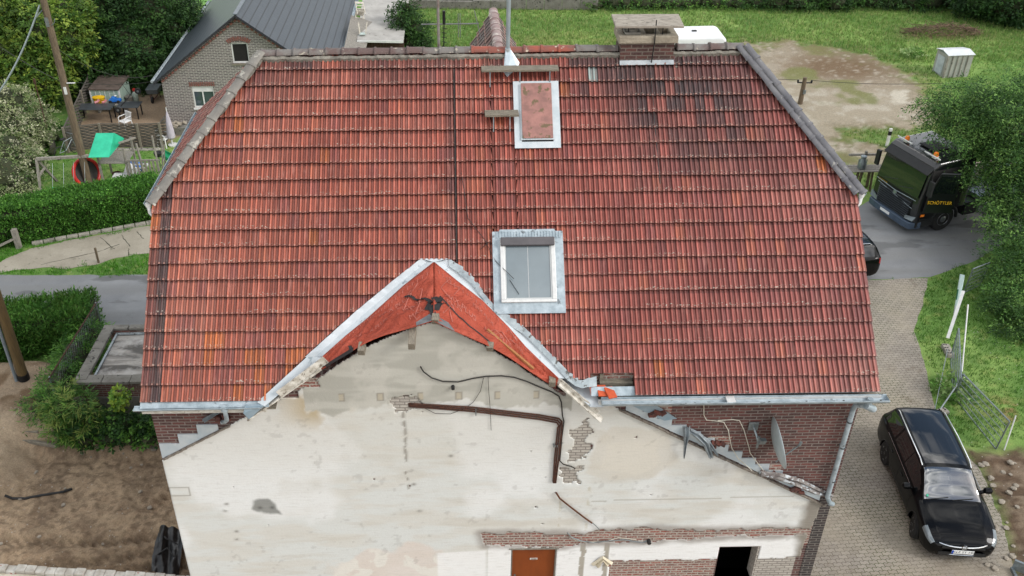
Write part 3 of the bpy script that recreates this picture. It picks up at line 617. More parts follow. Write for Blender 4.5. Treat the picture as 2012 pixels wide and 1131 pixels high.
for hx, hz, r in ((10.22, 6.05, .17), (11.55, 5.17, .14), (12.72, 4.35, .15), (13.5, 3.85, .1)): keep &= ~(((xc-hx)/r)**2+((zc-hz)/(r*.6))**2+nB*2.2 < 1)
for hx, hz, r in [(5.12, 4.05-.0, .03)]+[(random.uniform(.6, 12), random.uniform(2.7, 5.5), random.uniform(.015, .03)) for _ in range(12)]: keep &= ~(((xc-hx)/r)**2+((zc-hz)/r)**2+nB*2 < 1)
# old paint, cement and stains on the plaster
def patch(c, h, m): m = np.clip(m, 0, 1)[..., None]; return c*(1-m)+rgb(h)*m
X_, Z_ = PXm, PZm; n1 = fbm(X_, Z_, .55, 81); n2 = fbm(X_, Z_, 2.2, 83); n3 = fbm(X_*.5, Z_*2.5, 2, 85); n4 = fbm(X_, Z_, 9, 87, 3)
PC = rgb('#d4d6d2')*np.ones(X_.shape+(3,)); PC = patch(PC, '#d0ccc2', sstep(.42, .66, n3)*.6); PC = patch(PC, '#c4beb1', sstep(.5, .8, fbm(X_*.3, Z_*1.8, 3, 88))*.5); PC = patch(PC, '#e4e5e3', sstep(.5, .64, n1)*.8)
PC = patch(PC, '#cbc8be', sstep(3.9, 5.6, Z_)*.5); PC = patch(PC, '#b3a07c', sstep(.45, .65, n2)*sstep(5.5, 6.2, Z_)*np.exp(-((X_-3.3)/.6)**2)*.9)
gz = 6.25+.22*(n2-.5)*2+.10*(n4-.5)+.10*np.sin(X_*1.3); gm = sstep(-.03, .03, Z_-gz)*(X_ > 3.1)*(X_ < 8.45); PC = patch(PC, '#bab8ae', gm); PC = patch(PC, '#aba99f', gm*sstep(.42, .64, n3)); PC = patch(PC, '#c3c0b6', gm*sstep(.5, .7, n2)*.6)
for hx in (3.85, 4.62, 5.42, 6.18, 6.95, 7.72): PC = patch(PC, '#8d877b', ((np.abs(X_-hx) < .065) & (np.abs(Z_-6.52) < .10) & ~((np.abs(X_-hx) < .045) & (np.abs(Z_-6.52) < .075)))*.8); PC = patch(PC, '#b3a892', ((np.abs(X_-hx) < .045) & (np.abs(Z_-6.52) < .075))*.8)
m = sstep(.06, -.06, sdist([(8.9, 4.35), (8.95, 5.35), (9.3, 5.6), (10.5, 5.55), (10.75, 4.7), (10.3, 4.15), (9.2, 4.1)], X_, Z_)+(n2-.5)*.3); PC = patch(PC, '#cac3b5', m*.6)
m = sstep(.06, -.06, sdist([(9.15, 4.45), (9.2, 5.2), (10.3, 5.3), (10.4, 4.6), (9.9, 4.3)], X_, Z_)+(n2-.5)*.3); PC = patch(PC, '#d3cec2', m*.85)
m = sstep(.5, .66, n2)*np.exp(-((X_-8.9)/.5)**2)*sstep(4.9, 6.1, Z_); PC = patch(PC, '#b5aa93', m*.7)
PC = patch(PC, '#a89a72', (np.exp(-((X_-8.35)/.025)**2)+np.exp(-((X_-8.95)/.03)**2))*.45*sstep(.4, .6, n4)*(Z_ < 4)*(Z_ > 2.6))
wm = (X_ > 6.80)*sstep(2.28, 2.22, Z_+(n2-.5)*.06); PC = patch(PC, '#ececea', wm*.9)
m = sstep(.10, -.10, sdist([(3.0, -.6), (3.2, 1.55), (3.9, 2.0), (5.0, 2.3), (5.65, 2.0), (5.8, -.6)], X_, Z_)+(n2-.5)*.7); PC = patch(PC, '#d8cbc0', m*.7); PC = patch(PC, '#dfdbd2', m*sstep(.52, .6, fbm(X_, Z_, 3, 90)))
PC = patch(PC, '#ececea', sstep(.03, -.03, sdist([(5.65, -.6), (5.65, 1.95), (6.75, 2.02), (6.75, -.6)], X_, Z_))*.85)
for x in (8.93, 9.47): PC = patch(PC, '#a9a397', (np.abs(X_-x-(n4-.5)*.05) < .055)*(Z_ < 2.2))
m = sstep(.05, -.03, sdist([(1.70, 3.42), (1.74, 3.70), (2.05, 3.74), (2.2, 3.58), (2.22, 3.42), (2.30, 3.26), (2.15, 3.30), (1.92, 3.30)], X_, Z_)+(n4-.5)*.07); PC = patch(PC, '#8f908c', m)
for hx, hz in ((1.86, 3.47), (2.12, 3.47)): PC = patch(PC, '#5e5f5d', np.exp(-(((X_-hx)/.05)**2+((Z_-hz)/.04)**2)))
for hx, hz in ((1.15, 3.6), (1.1, 3.4), (1.25, 2.75), (1.22, 2.5), (1.3, 1.8), (5.15, 4.5), (5.2, 4.1), (6.0, 4.9), (5.3, 3.3)): PC = patch(PC, '#87847c', np.exp(-(((X_-hx)/.06)**2+((Z_-hz)/.045)**2)*1.5)*sstep(.4, .6, n4+.12))
PC = patch(PC, '#8f8a80', np.exp(-((X_-5.06-(n2-.5)*.1)/.035)**2)*sstep(.45, .55, n4)*(Z_ > 3.9)*(Z_ < 6.2)*.9)
PC = patch(PC, '#a29c90', (np.abs(Z_-3.52-(X_-9)*.012) < .014)*(X_ > 9)*(X_ < 13.4)*.7)
for P in ([(0, 4.12), (.42, 4.12), (.42, 3.86), (0, 3.86)],): d = np.abs(sdist(P, X_, Z_)); PC = patch(PC, '#8d877b', (d < .012)*.7)
PC = patch(PC, '#7e7870', sstep(.70, .74, fbm(X_, Z_, 7, 92, 3))*sstep(.5, .6, n2)*.2)
dband = np.abs(sdist(band, X_, Z_)); PC = patch(PC, '#98918a', sstep(.22, .02, dband+(n2-.5)*.2)*.85); PC = patch(PC, '#8b857b', sstep(13.62, 13.85, X_+(n2-.5)*.3)*(Z_ < 3.5))
k = NT('old_plaster'); o_ = k.tc.outputs['Object']; st_ = k.noise(k.mapping(o_, (1.5, 1, 14)), 2.2, 5, .6)
c = k.mix(k.math('MULTIPLY', k.ramp(st_, .5, .72), .30), k.attr(), lin('#b1aca2')); c = k.mix(k.math('MULTIPLY', k.ramp(k.noise(o_, 38, 5, .7), .6, .78), .35), c, lin('#8a8478'))
k.bump(k.noise(o_, 22, 6, .65), .5, .012); M['plaster'] = k.done(c, .9, 0, .25)
ny_, nx_ = X_.shape; idx = np.arange(nx_*ny_).reshape(ny_, nx_); yF = -.022
VF = np.stack([X_, np.full(X_.shape, yF), Z_], -1).reshape(-1, 3); VB = VF.copy(); VB[:, 1] = .001; nv = len(VF)
Q = np.stack([idx[:-1, :-1], idx[:-1, 1:], idx[1:, 1:], idx[1:, :-1]], -1); FS = [Q[keep]]
kp = np.pad(keep, 1); 
for (dy, dx, a, b_) in ((-1, 0, 0, 1), (0, 1, 1, 2), (1, 0, 2, 3), (0, -1, 3, 0)):
    nb = kp[1+dy:1+dy+keep.shape[0], 1+dx:1+dx+keep.shape[1]]; mm = keep & ~nb; e = Q[mm]; FS.append(np.stack([e[:, b_], e[:, a], e[:, a]+nv, e[:, b_]+nv], -1))
npmesh('plaster_coat', np.concatenate([VF, VB]), np.concatenate(FS), M['plaster'], house, np.concatenate([PC.reshape(-1, 3)]*2))
# the bare masonry that shows through the holes: rough skim of red brick
b = MB(); yq = -.008
for P in ([(6.5, 2.04), (6.5, 2.72), (14.2, 2.72), (14.2, 2.06)], [(9.4, -.5), (9.4, 1.75), (11.99, 1.75), (11.99, -.5)], [(2.9, 6.7), (2.9, 7.0), (3.5, 7.0), (3.5, 6.7)]): b.prism(P, yq, .0005, 'xz')
for hx, hz in ((10.22, 6.05), (11.55, 5.17), (12.72, 4.35)): b.prism([(hx-.25, hz-.15), (hx-.25, hz+.15), (hx+.25, hz+.15), (hx+.25, hz-.15)], yq, .0005, 'xz')
b.build('exposed_brickwork', M['brick_raw'], house)
M['rough_masonry'] = mat_brick('chiselled_grey_masonry', '#bdb7ac', '#aaa399', '#88817a', .2, .075, .012, None, .95, 1.0)
b = MB(); b.prism([(8.3, 3.95), (8.3, 5.85), (8.9, 5.85), (8.9, 3.95)], yq, .0005, 'xz'); b.prism([(4.8, 6.1), (4.8, 6.5), (5.65, 6.5), (5.65, 6.1)], yq, .0005, 'xz'); b.prism([(12.93, .1), (12.93, 1.75), (13.8, 1.75), (13.8, .1)], yq, .0005, 'xz'); b.build('chiselled_masonry', M['rough_masonry'], house)
b = MB(); b.prism([(13.98, WZ0+.05), (13.98, 3.52), (14.25, 3.4), (14.25, WZ0+.05)], -.010, .0005, 'xz'); b.build('corner_brickwork', M['brick_dark'], house)
b = MB()                                                               # brick triangles left and right above the old lean-to line are the wall; lumps of torn-out rafters
for hx, hz in ((10.2, 6.02), (11.5, 5.14), (12.7, 4.3), (1.45, 6.05), (13.45, 3.8)):
    for _ in range(6): b.box((hx+random.uniform(-.15, .15), -.06, hz+random.uniform(-.06, .06)), (random.uniform(.05, .16), .10, random.uniform(.04, .08)), (random.uniform(-.5, .5), random.uniform(-.6, .6), random.uniform(-.5, .5)))
b.build('torn_brick_stumps', mat('broken_brick', '#6b3a30', '#4a3a36', 9, .9, 0, .6, 40), house, bevel=.006)
# ---- stepped flashing along the old roof line
M['flash'] = mat('stepped_zinc_flashing', '#b8c6ce', '#ced6da', 3, .45, .35, .05, 30)
b = MB()
def wzR(x): return wing(x)+.06
n = 14; xA, xB = 9.55, 13.95
for i in range(n):
    a = xA+(xB-xA)*i/n; c_ = xA+(xB-xA)*(i+1)/n; z1 = min(wzR(a)+.02, 6.5)
    b.prism([(a-.012, wzR(a)-.12), (c_+.012, wzR(c_)-.12), (c_+.012, z1), (a-.012, z1)], -.030-.0015*(i % 2), -.005, 'xz')
for i in range(3):
    a = .02+.42*i; c_ = a+.42; z1 = wing(c_)+.06; b.prism([(a, wing(a)-.08), (c_+.01, wing(c_)-.08), (c_+.01, z1), (a, z1)], -.030-.0015*(i % 2), -.005, 'xz')
b.build('stepped_flashing', M['flash'], house)
b = MB()
for x0, x1, sg in ((9.4, 14.1, 1), (.05, 1.55, -1)):
    nn = 14
    for i in range(nn):
        a = x0+(x1-x0)*i/nn; c_ = x0+(x1-x0)*(i+1)/nn; j0, j1 = -.045, -.045
        b.beam((a, j0-.01, wing(a)-.11+random.uniform(-.012, .012)), (c_, j1-.01, wing(c_)-.11+random.uniform(-.012, .012)), .05, .035)
b.build('torn_flashing_edge', mat('torn_mortar_edge', '#8c8478', '#5f554e', 12, .9, 0, .6, 40), house)
# hanging torn lead strips
M['lead'] = mat('crumpled_lead', '#9fa9ae', '#767d82', 6, .5, .4, .5, 14, .02)
def strip3(b, pts, wd, nrm=(0, -1, 0), crump=.03):
    pts = [Vector(p) for p in pts]; n = len(pts); m = len(b.v)
    for i, p in enumerate(pts):
        d = (pts[min(i+1, n-1)]-pts[max(i-1, 0)]).normalized(); r = d.cross(Vector(nrm)).normalized(); w_ = wd[i] if isinstance(wd, (list, tuple)) else wd
        for t in range(5): u = t/4-.5; b.v.append(tuple(p+r*u*w_+Vector(nrm)*(crump*(1 if t % 2 else -1)*(.3+random.random()))))
    for i in range(n-1):
        for t in range(4): b.f.append([m+i*5+t, m+i*5+t+1, m+i*5+6+t, m+i*5+5+t]); b.m.append(b.mi)
def WPt(x, y, d=-.06): p = WL(x, y, d); return p
b = MB(); strip3(b, [WPt(1349, 838), WPt(1350, 855, -.12), WPt(1347, 875, -.14), WPt(1344, 900, -.10)], [.16, .13, .07, .02])
strip3(b, [WPt(1355, 845), WPt(1372, 856, -.14), WPt(1388, 872, -.16), WPt(1398, 900, -.12)], [.10, .16, .15, .10]); strip3(b, [WPt(1366, 852, -.05), WPt(1390, 866, -.1), WPt(1400, 880, -.14), WPt(1411, 896, -.14)], [.06, .09, .07, .03])
strip3(b, [WPt(400, 828, -.08), WPt(425, 812, -.1), WPt(452, 799, -.1)], [.10, .08, .04])
b.build('hanging_lead_strips', M['lead'], house, smooth=False)
b = MB(); strip3(b, [WPt(1495, 930, -.16), WPt(1530, 936, -.16), WPt(1570, 950, -.12), WPt(1605, 966, -.08), WPt(1636, 976, -.06)], [.10, .15, .22, .20, .08], crump=.035); b.tube([WPt(1494, 930, -.17), WPt(1530, 939, -.17), WPt(1565, 952, -.13)], [.055, .05, .03], 8)
b.build('bent_gutter_remnant', mat('stained_sheet_metal', '#8f8b88', '#5f5754', 8, .6, .3, .4, 20, .01, (1, 1, 1), .4, .6, spots=('#b9c0c4', 9, .55)), house)
# ---- door, window opening
dr = MB(); dr.b2((DX0+.015, .07, WZ0+.6), (DX1-.015, .12, DZ-.015)); o = dr.build('door', mat('brown_door_board', '#8a4418', '#7a3a14', 3, .5, 0, .1, 20, .01, (1, 1, .3)), house)
dh = MB(); dh.tube([(DX0+.09, .07, 1.02), (DX0+.09, .02, 1.02), (DX0+.20, .02, 1.02)], .011); dh.box((DX0+.09, .062, 1.0), (.04, .012, .2)); dh.build('handle', M['galv'], o)
sg = MB(); sg.box((DX0+.51, .062, 1.62), (.17, .008, .05)); sgo = sg.build('name_plate', mat('plate_grey', '#d5d0c8'), o)
dk = MB(); dk.box((DX0+.51, .056, 1.62), (.13, .004, .022)); dk.build('plate_lettering', mat('plate_dark', '#3a332c'), sgo)
f = MB(); 
for a, c_ in (((DX0-.0, -.03, -.02), (DX0+.014, .14, DZ)), ((DX1-.014, -.03, -.02), (DX1, .14, DZ)), ((DX0-.06, -.034, DZ-.012), (DX1+.06, .14, DZ+.03))): f.b2(a, c_)
f.build('door_frame', mat('steel_frame', '#8e8a80', '#6f6b62', 9, .6), house)
b = MB(); b.b2((WX0-.02, -.02, WZl-.03), (WX1+.02, FT, WZl)); 
b.b2((WX1-.02, -.02, WZl), (WX1+.02, FT-.01, WZh)); b.build('window_reveal', M['rough_masonry'], house)
b = MB(); b.b2((8.95, FT+1.8, 0), (13.95, FT+1.9, 2.9)); b.build('inner_wall', mat('gloomy_wall', '#5d5a55', '#4a4744', 3, .9), house)
# ---- eaves: fascia, soffit, gutters, downpipes
def gutter(name, A, B, r=.075, w_=None, parent=house, m='zinc', end=True, up=(0, 0, 1), lab=None):
    A, B = Vector(A), Vector(B); d = (B-A).normalized(); s_ = d.cross(Vector(up)).normalized(); n = max(2, int((B-A).length/.6)); b = MB(); K = 9; m0 = 0
    for i in range(n+1):
        p = A.lerp(B, i/n)
        for t in range(K): a = PI*t/(K-1); b.v.append(tuple(p+s_*math.cos(a)*r-Vector((0, 0, 1))*math.sin(a)*r))
        for t in range(K): a = PI*(K-1-t)/(K-1); b.v.append(tuple(p+s_*math.cos(a)*(r-.006)-Vector((0, 0, 1))*math.sin(a)*(r-.006)))
    W2 = 2*K
    for i in range(n):
        for t in range(W2): u = (t+1) % W2; b.f.append([i*W2+t, i*W2+u, (i+1)*W2+u, (i+1)*W2+t]); b.m.append(0)
    for e in (0, n):
        b.f.append([e*W2+t for t in range(K)]); b.m.append(0)
    for sg in (-1,): b.tube([A+s_*sg*r+Vector((0, 0, .004)), B+s_*sg*r+Vector((0, 0, .004))], .011, 6)
    b.tube([A+s_*r+Vector((0, 0, .004)), B+s_*r+Vector((0, 0, .004))], .009, 6)
    o = b.build(name, M[m], parent, smooth=True)
    if lab: o['label'] = lab
    return o
ge = -.47; gz = 6.70
gR = gutter('gutter', (8.95, ge, gz), (14.52, ge, gz-.03), .10)
gLft = gutter('gutter', (-.12, ge, gz-.02), (2.35, ge, gz+.0), .06)
b = MB()
for x in np.arange(9.3, 14.4, .72): b.box((x, ge-.083, gz-.02), (.035, .012, .035))
b.build('gutter_bracket', mat('dark_bracket', '#3a3835'), gR)
b = MB(); b.box((11.45, ge, gz-.0), (.17, .19, .012)); b.build('gutter_patch', M['white_metal'], gR)
b = MB(); b.b2((8.9, -.40, 6.50), (14.42, -.37, 6.66)); b.build('fascia', M['white_metal'], house)
b = MB(); b.b2((8.9, -.37, 6.53), (14.42, 0, 6.55)); b.b2((-.02, -.37, 6.53), (2.6, 0, 6.55)); b.build('soffit', M['oldwood'], house)
b = MB(); b.b2((.0, -.42, 6.50), (2.42, -.385, 6.62)); b.build('fascia', mat('peeling_white_board', '#d8d5cc', '#b9b3a6', 9, .8, 0, .3, 30, .01, (1, 1, 4), .4, .6, spots=('#7b7061', 14, .62)), house)
b = MB(); b.slab([RP(8.75, -.02, -.01), RP(14.38, -.02, -.01), RP(14.38, .16, .0), RP(8.75, .16, .0)], .012)      # eaves sheet under the lowest course
b.slab([RP(0, -.14, .015), RP(2.5, -.14, .015), RP(2.5, .10, .01), RP(0, .10, .01)], .012)
b.build('eaves_flashing', M['zinc'], house)
# half hip gutters with swan necks
for sx, X in ((-1, XL), (1, XR)):
    g = gutter('hip_gutter', (X+sx*.10, YM-.12, ZM-.03), (X+sx*.10, YB, ZM-.03), .065)
    x = X+sx*.06; P = [(x+sx*.02, YM-.10, ZM-.08), (x-.00, YM-.14, ZM-.22), (x-sx*.12, YM-.20, ZM-.33), (x-sx*.22, YM-.25, ZM-.42), (x-sx*.25, YM-.28, ZM-.62)]
    b = MB(); b.tube(P, .045, 12); b.tube([(x+sx*.02, YM-.10, ZM-.02), (x+sx*.02, YM-.10, ZM-.10)], .06, 12); b.build('swan_neck', M['white_plastic'], g, smooth=True)
# downpipe right corner
b = MB(); b.tube([(14.18, ge, 6.66), (14.18, ge, 6.50), (14.20, ge+.02, 6.46)], .055, 14); b.tube([(14.12, ge-.02, 6.50), (14.28, ge+.0, 6.40), (14.22, -.28, 6.33), (14.10, -.14, 6.22), (14.10, -.10, 6.05)], [.07, .075, .07, .055, .05], 14); b.tube([(14.10, -.10, 6.1), (14.08, -.10, 3.62), (14.16, -.13, 3.45), (14.24, -.10, 3.40)], .052, 14)
dp = b.build('downpipe', M['zinc'], house, smooth=True); b = MB()
for z in (5.75, 5.05, 4.1): b.tube([(14.10, -.10, z-.018), (14.10, -.10, z+.018)], .06, 14); b.box((14.08, -.03, z), (.03, .08, .03))
b.build('pipe_bracket', mat('pipe_clip', '#4e5356'), dp)
b = MB(); b.tube([(1.63, ge, 6.64), (1.63, ge+.02, 6.45), (1.60, ge+.12, 6.25), (1.50, -.16, 6.05), (1.42, -.10, 5.98)], .045, 12); b.tube([(1.63, ge, 6.72), (1.63, ge, 6.6)], .07, 12); b.build('gutter_outlet', M['zinc'], gLft, smooth=True)
# ---- valley flashings round the removed wing roof
def valley(outer, inner, lift=.05):
    b = MB(); m = 0
    for i in range(len(outer)-1):
        (x0, s0), (x1, s1) = outer[i], outer[i+1]; (u0, t0), (u1, t1) = inner[i], inner[i+1]
        n = 5
        for j in range(n):
            f0, f1 = j/n, (j+1)/n; L = lambda a, c, f: a+(c-a)*f
            o0, o1 = (L(x0, x1, f0), L(s0, s1, f0)), (L(x0, x1, f1), L(s0, s1, f1)); i0, i1 = (L(u0, u1, f0), L(t0, t1, f0)), (L(u0, u1, f1), L(t0, t1, f1))
            hw = .055+.012*math.sin((i*n+j)*2.1); hw1 = .055+.012*math.sin((i*n+j+1)*2.1)
            mid0 = (L(o0[0], i0[0], .55), L(o0[1], i0[1], .55)); mid1 = (L(o1[0], i1[0], .55), L(o1[1], i1[1], .55))
            b.add([RP(*o0, hw), RP(*o1, hw1), RP(*mid1, .03), RP(*mid0, .03)], [(0, 1, 2, 3)]); b.add([RP(*mid0, .03), RP(*mid1, .03), RP(*i1, .10), RP(*i0, .10)], [(0, 1, 2, 3)])
            b.add([RP(*o0, hw), RP(*o1, hw1), RP(*o1, -.02), RP(*o0, -.02)], [(0, 1, 2, 3)])
    return b
LI = [RF(*p) for p in ((634, 702), (680, 661), (722, 627), (752, 600), (793, 563), (852, 517))]; LO = [RF(*p) for p in ((600, 702), (650, 657), (700, 612), (740, 579), (776, 549), (827, 509))]
RI = [RF(*p) for p in ((854, 517), (898, 553), (949, 593), (1000, 645), (1033, 683), (1096, 744))]; RO = [RF(*p) for p in ((884, 509), (925, 546), (979, 613), (1030, 644), (1090, 704), (1130, 744))]
b = valley(LO, LI); b2 = valley(RO, RI); b.add(b2.v, b2.f)
b.add([RP(*LO[-1], .06), RP(*RO[0], .06), RP(*RI[0], .1), RP(*LI[-1], .1)], [(0, 1, 2, 3)])
# lower ends beyond the wall plane: boards running down to the eaves
def lowend(b, pts):                                                     # pts (px,py,Y)
    q = [WL(x, y, Y) for x, y, Y in pts]; b.slab(q, .02)
lowend(b, [(604, 700, .10), (634, 702, .06), (520, 798, -.50), (505, 790, -.42)])
lowend(b, [(1130, 744, .10), (1150, 745, .12), (1186, 800, -.42), (1160, 800, -.45), (1096, 744, .05)][::-1])
b.build('valley_flashing', mat('pale_valley_zinc', '#b2babe', '#cbd1d4', 2.0, .5, .05, .15, 18, .01, (1, 1, 1), .35, .65, spots=('#8c979c', 5, .62)), house)
b = MB(); xx = RVs[0][0]-.02
while xx < RVs[-1][0]:
    s0 = float(np.interp(xx, [q[0] for q in RVs], [q[1] for q in RVs])); e_ = random.uniform(-.02, .05); h = .060+random.uniform(0, .006); w_ = random.uniform(.06, .16); s1 = float(np.interp(xx+w_, [q[0] for q in RVs], [q[1] for q in RVs])); b.slab([RP(xx, s0-.14, h), RP(xx+w_, s1-.14, h), RP(xx+w_, s1+e_+.03, h+.004), RP(xx, s0+e_, h+.004)], .006); xx += w_*.9
b.build('pleated_flashing', M['zinc_old'], house)
# barge boards below the membrane ends
b = MB(); pw = mat('peeling_barge_board', '#d6d2c8', '#a8a194', 6, .8, 0, .4, 30, .01, (1, 1, 1), .4, .6, spots=('#6f665a', 12, .6))
b.beam(WL(640, 706, -.10), WL(548, 775, -.40), .03, .18); b.beam(WL(630, 722, -.16), WL(486, 822, -.46), .16, .03)
b.beam(WL(1092, 745, -.12), WL(1172, 812, -.44), .03, .18); b.beam(WL(1100, 752, -.15), WL(1182, 826, -.5), .16, .03); b.build('barge_board', pw, house)
b = MB(); b.slab([WL(482, 795, -.5), WL(520, 796, -.48), WL(490, 824, -.52), WL(478, 812, -.54)], .02); b.slab([WL(1243, 797, -.03), WL(1292, 797, -.03), WL(1330, 822, -.034), WL(1305, 826, -.034)][::-1], .008); b.build('loose_zinc_sheet', mat('blue_grey_zinc', '#8fa6b5', '#a9bac4', 3, .5, .4), house)
# ---- missing tiles at the eaves: brick wall head, beam and loose tiles
b = MB(); b.b2((8.74, .02, 6.55), (9.62, .30, 7.0)); b.build('wall_head', M['brick_raw'], house)
b = MB(); b.b2((8.95, -.12, 6.78), (9.6, .0, 6.86)); b.b2((8.95, -.05, 6.62), (9.02, .2, 7.02)); b.build('rafter_foot', M['oldwood'], house)
b = MB(); 
for x, y, rz, rx in ((8.97, -.28, .1, .3), (9.13, -.34, .35, .35), (8.86, -.2, 1.2, .5)): b.box((x, y, 6.80), (.18, .26, .03), (rx, .08, rz))
b.build('broken_tile', mat('fresh_broken_clay', '#c4562f', '#ad4826', 8, .8), house, bevel=.006)
# ---- orange membrane over the cut-off wing
ridgeA = Vector(RP(*LI[-1], .10)); ridgeB = Vector((AX+.02, -.12, Zt+.10))
CLf, CRt = WL(622, 716, -.12), WL(1092, 748, -.12)
VLp = [Vector(RP(*p, .105)) for p in LI][::-1]; VRp = [Vector(RP(*p, .105)) for p in RI]
def lerpl(L, t):
    t = t*(len(L)-1); i = min(int(t), len(L)-2); return L[i].lerp(L[i+1], t-i)
def lowline(side, t):                                                  # lower edge on the gable wall, sagging curve
    e = CLf if side < 0 else CRt; p = ridgeB.lerp(e, t); p.z += -.13+.15*math.sin(PI*t)*(1 if side < 0 else .7)-.03*t; p.y = -.13-.03*math.sin(t*9); return p
def mem(side, t, u, h=0):
    a = lerpl(VLp if side < 0 else VRp, t); c_ = lowline(side, t); p = a.lerp(c_, u)
    wv = .045*math.sin(u*9+t*13+side)*math.sin(PI*u)+.02*math.sin(u*21-t*30)*math.sin(PI*u)+.07*(float(fbm(t*7+side*3, u*4, 1.3, 95))-.5)*2*math.sin(PI*min(1, u*1.02))-.07*math.sin(PI*u)*(1-t)
    return p+Vector((0, 0, wv+h))
mm_ = NT('orange_roof_membrane'); o_ = mm_.tc.outputs['Object']; c = mm_.mix(mm_.ramp(mm_.noise(o_, 2.5, 4), .35, .65), lin('#a34733'), lin('#b35440')); mm_.bump(mm_.noise(mm_.mapping(o_, (1, 1, 1)), 3.5, 5, .6, 2.0), 1.0, .10)
M['membrane'] = mm_.done(c, .6, 0, .3)
V = []; F = []; NT_, NU = 40, 18
for side in (-1, 1):
    b0 = len(V)
    for i in range(NT_+1):
        for j in range(NU+1): V.append(tuple(mem(side, i/NT_, j/NU)))
    for i in range(NT_):
        for j in range(NU): a = b0+i*(NU+1)+j; F.append((a, a+1, a+NU+2, a+NU+1) if side > 0 else (a, a+NU+1, a+NU+2, a+1))
mo = npmesh('roof_membrane', V, F, M['membrane'], house, None, True); so_ = mo.modifiers.new('t', 'SOLIDIFY'); so_.thickness = .008
# printing on the membrane
M['print'] = mat('pale_print', '#b86d5e', '#ad6152', 9, .7)
def text_mesh(txt, size, ext=0, font=None):
    cu = bpy.data.curves.new('txt', 'FONT'); cu.body = txt; cu.size = size; cu.align_x = 'CENTER'; cu.align_y = 'CENTER'; cu.extrude = ext; cu.resolution_u = 3
    o = bpy.data.objects.new('txt', cu); COL.objects.link(o); dg = bpy.context.evaluated_depsgraph_get(); me = bpy.data.meshes.new_from_object(o.evaluated_get(dg))
    V = [tuple(v.co) for v in me.vertices]; F = [tuple(p.vertices) for p in me.polygons]; bpy.data.objects.remove(o); bpy.data.meshes.remove(me); return V, F
b = MB()
def memtext(txt, side, t, u, size, ang):
    V, F = text_mesh(txt, size); P0 = mem(side, t, u); dt = (mem(side, t+.01, u)-P0); lt = dt.length/.01; du = (mem(side, t, u+.01)-P0); lu = du.length/.01; o = []
    dt.normalize(); du = (du-dt*du.dot(dt)); du.normalize(); ca, sa = math.cos(ang), math.sin(ang); kk = P0.z
    for x, y, z in V:
        X, Y = x*ca-y*sa, x*sa+y*ca; tt = t+X/lt*(1 if side > 0 else -1); uu = u-Y/lu; tt = min(.995, max(.005, tt)); uu = min(.98, max(.02, uu)); o.append(tuple(mem(side, tt, uu, .012)))
    b.add(o, F)
for a in (('MAX PLUS', -1, .30, .30, .15, .1), ('MAX', -1, .16, .50, .20, .25), ('MAX PLUS', 1, .10, .55, .15, .2), ('MAX PLUS', 1, .22, .45, .19, -.15), ('MAX PLUS', 1, .52, .6, .13, -.1), ('MAX PLUS', -1, .50, .55, .13, .1), ('MAX', -1, .68, .45, .12, .1), ('MAX PLUS', 1, .40, .3, .12, -.1), ('PLUS', 1, .70, .5, .11, -.1), ('MAX', -1, .13, .75, .16, .2)): memtext(*a)
def memline(pts, side, wd=.008):
    P = [mem(side, t, u, .011) for t, u in pts]
    for i in range(len(P)-1):
        d = (P[i+1]-P[i]).normalized(); r = d.cross(Vector((0, 0, 1))).normalized()*wd; b.add([P[i]-r, P[i+1]-r, P[i+1]+r, P[i]+r], [(0, 1, 2, 3)])
rs = random.Random(4)
for q in range(13):
    side = rs.choice((-1, 1)); t, u = rs.uniform(.05, .8), rs.uniform(.1, .8); L = [(t, u)]
    for _ in range(3): t = min(.9, max(.03, t+rs.uniform(-.09, .09))); u = min(.93, max(.07, u+rs.uniform(-.25, .25))); L.append((t, u))
    memline(L, side)
for side in (-1, 1):
    for i in range(26): t = .03+i*.034; memline([(t, .12), (t+.012, .09), (t+.012, .15)], side, .006)
b.build('membrane_print', M['print'], mo)
# black tape
b = MB()
def tape(side, pts, wd):
    for i in range(len(pts)-1):
        for k_ in range(4):
            f0, f1 = k_/4, (k_+1)/4; L = lambda f: mem(side, pts[i][0]+(pts[i+1][0]-pts[i][0])*f, pts[i][1]+(pts[i+1][1]-pts[i][1])*f, .016)
            P, Q_ = L(f0), L(f1); d = (Q_-P).normalized(); r = d.cross(Vector((0, 0, 1))).normalized()*wd/2; b.add([P-r, Q_-r, Q_+r, P+r], [(0, 1, 2, 3)])
tape(-1, [(.20, .22), (.13, .38), (.06, .50), (.01, .62)], .09); tape(1, [(.0, .58), (.03, .68), (.05, .52), (.02, .80), (.06, .62)], .13); tape(-1, [(.02, .60), (.05, .76), (.015, .7), (.0, .9)], .11)
tape(1, [(.05, .50), (.12, .60), (.24, .68), (.36, .80), (.46, .90)], .03); tape(-1, [(.99, .6), (.92, .96), (.80, .97), (.68, .97)], .12); tape(-1, [(.70, .90), (.72, .70)], .09)
b.build('black_tape', M['black_rubber'], mo)
b = MB(); p, q = mem(1, .43, .62, .05), mem(1, .82, .80, .05); b.beam(p, q, .05, .04); b.build('loose_batten', M['newwood'], mo)
b = MB(); P = [mem(1, .0, .97, -.02), mem(1, .12, .97, -.02)]; b.slab([mem(-1, .14, .93, .02), mem(-1, .02, .86, .03), mem(1, .12, .90, .03), mem(1, .17, 1.0, .0), mem(-1, .0, 1.0, .01), mem(-1, .14, 1.0, .01)], .01); b.build('slate_scrap', mat('grey_felt', '#77797b', '#606264', 8, .8), mo)
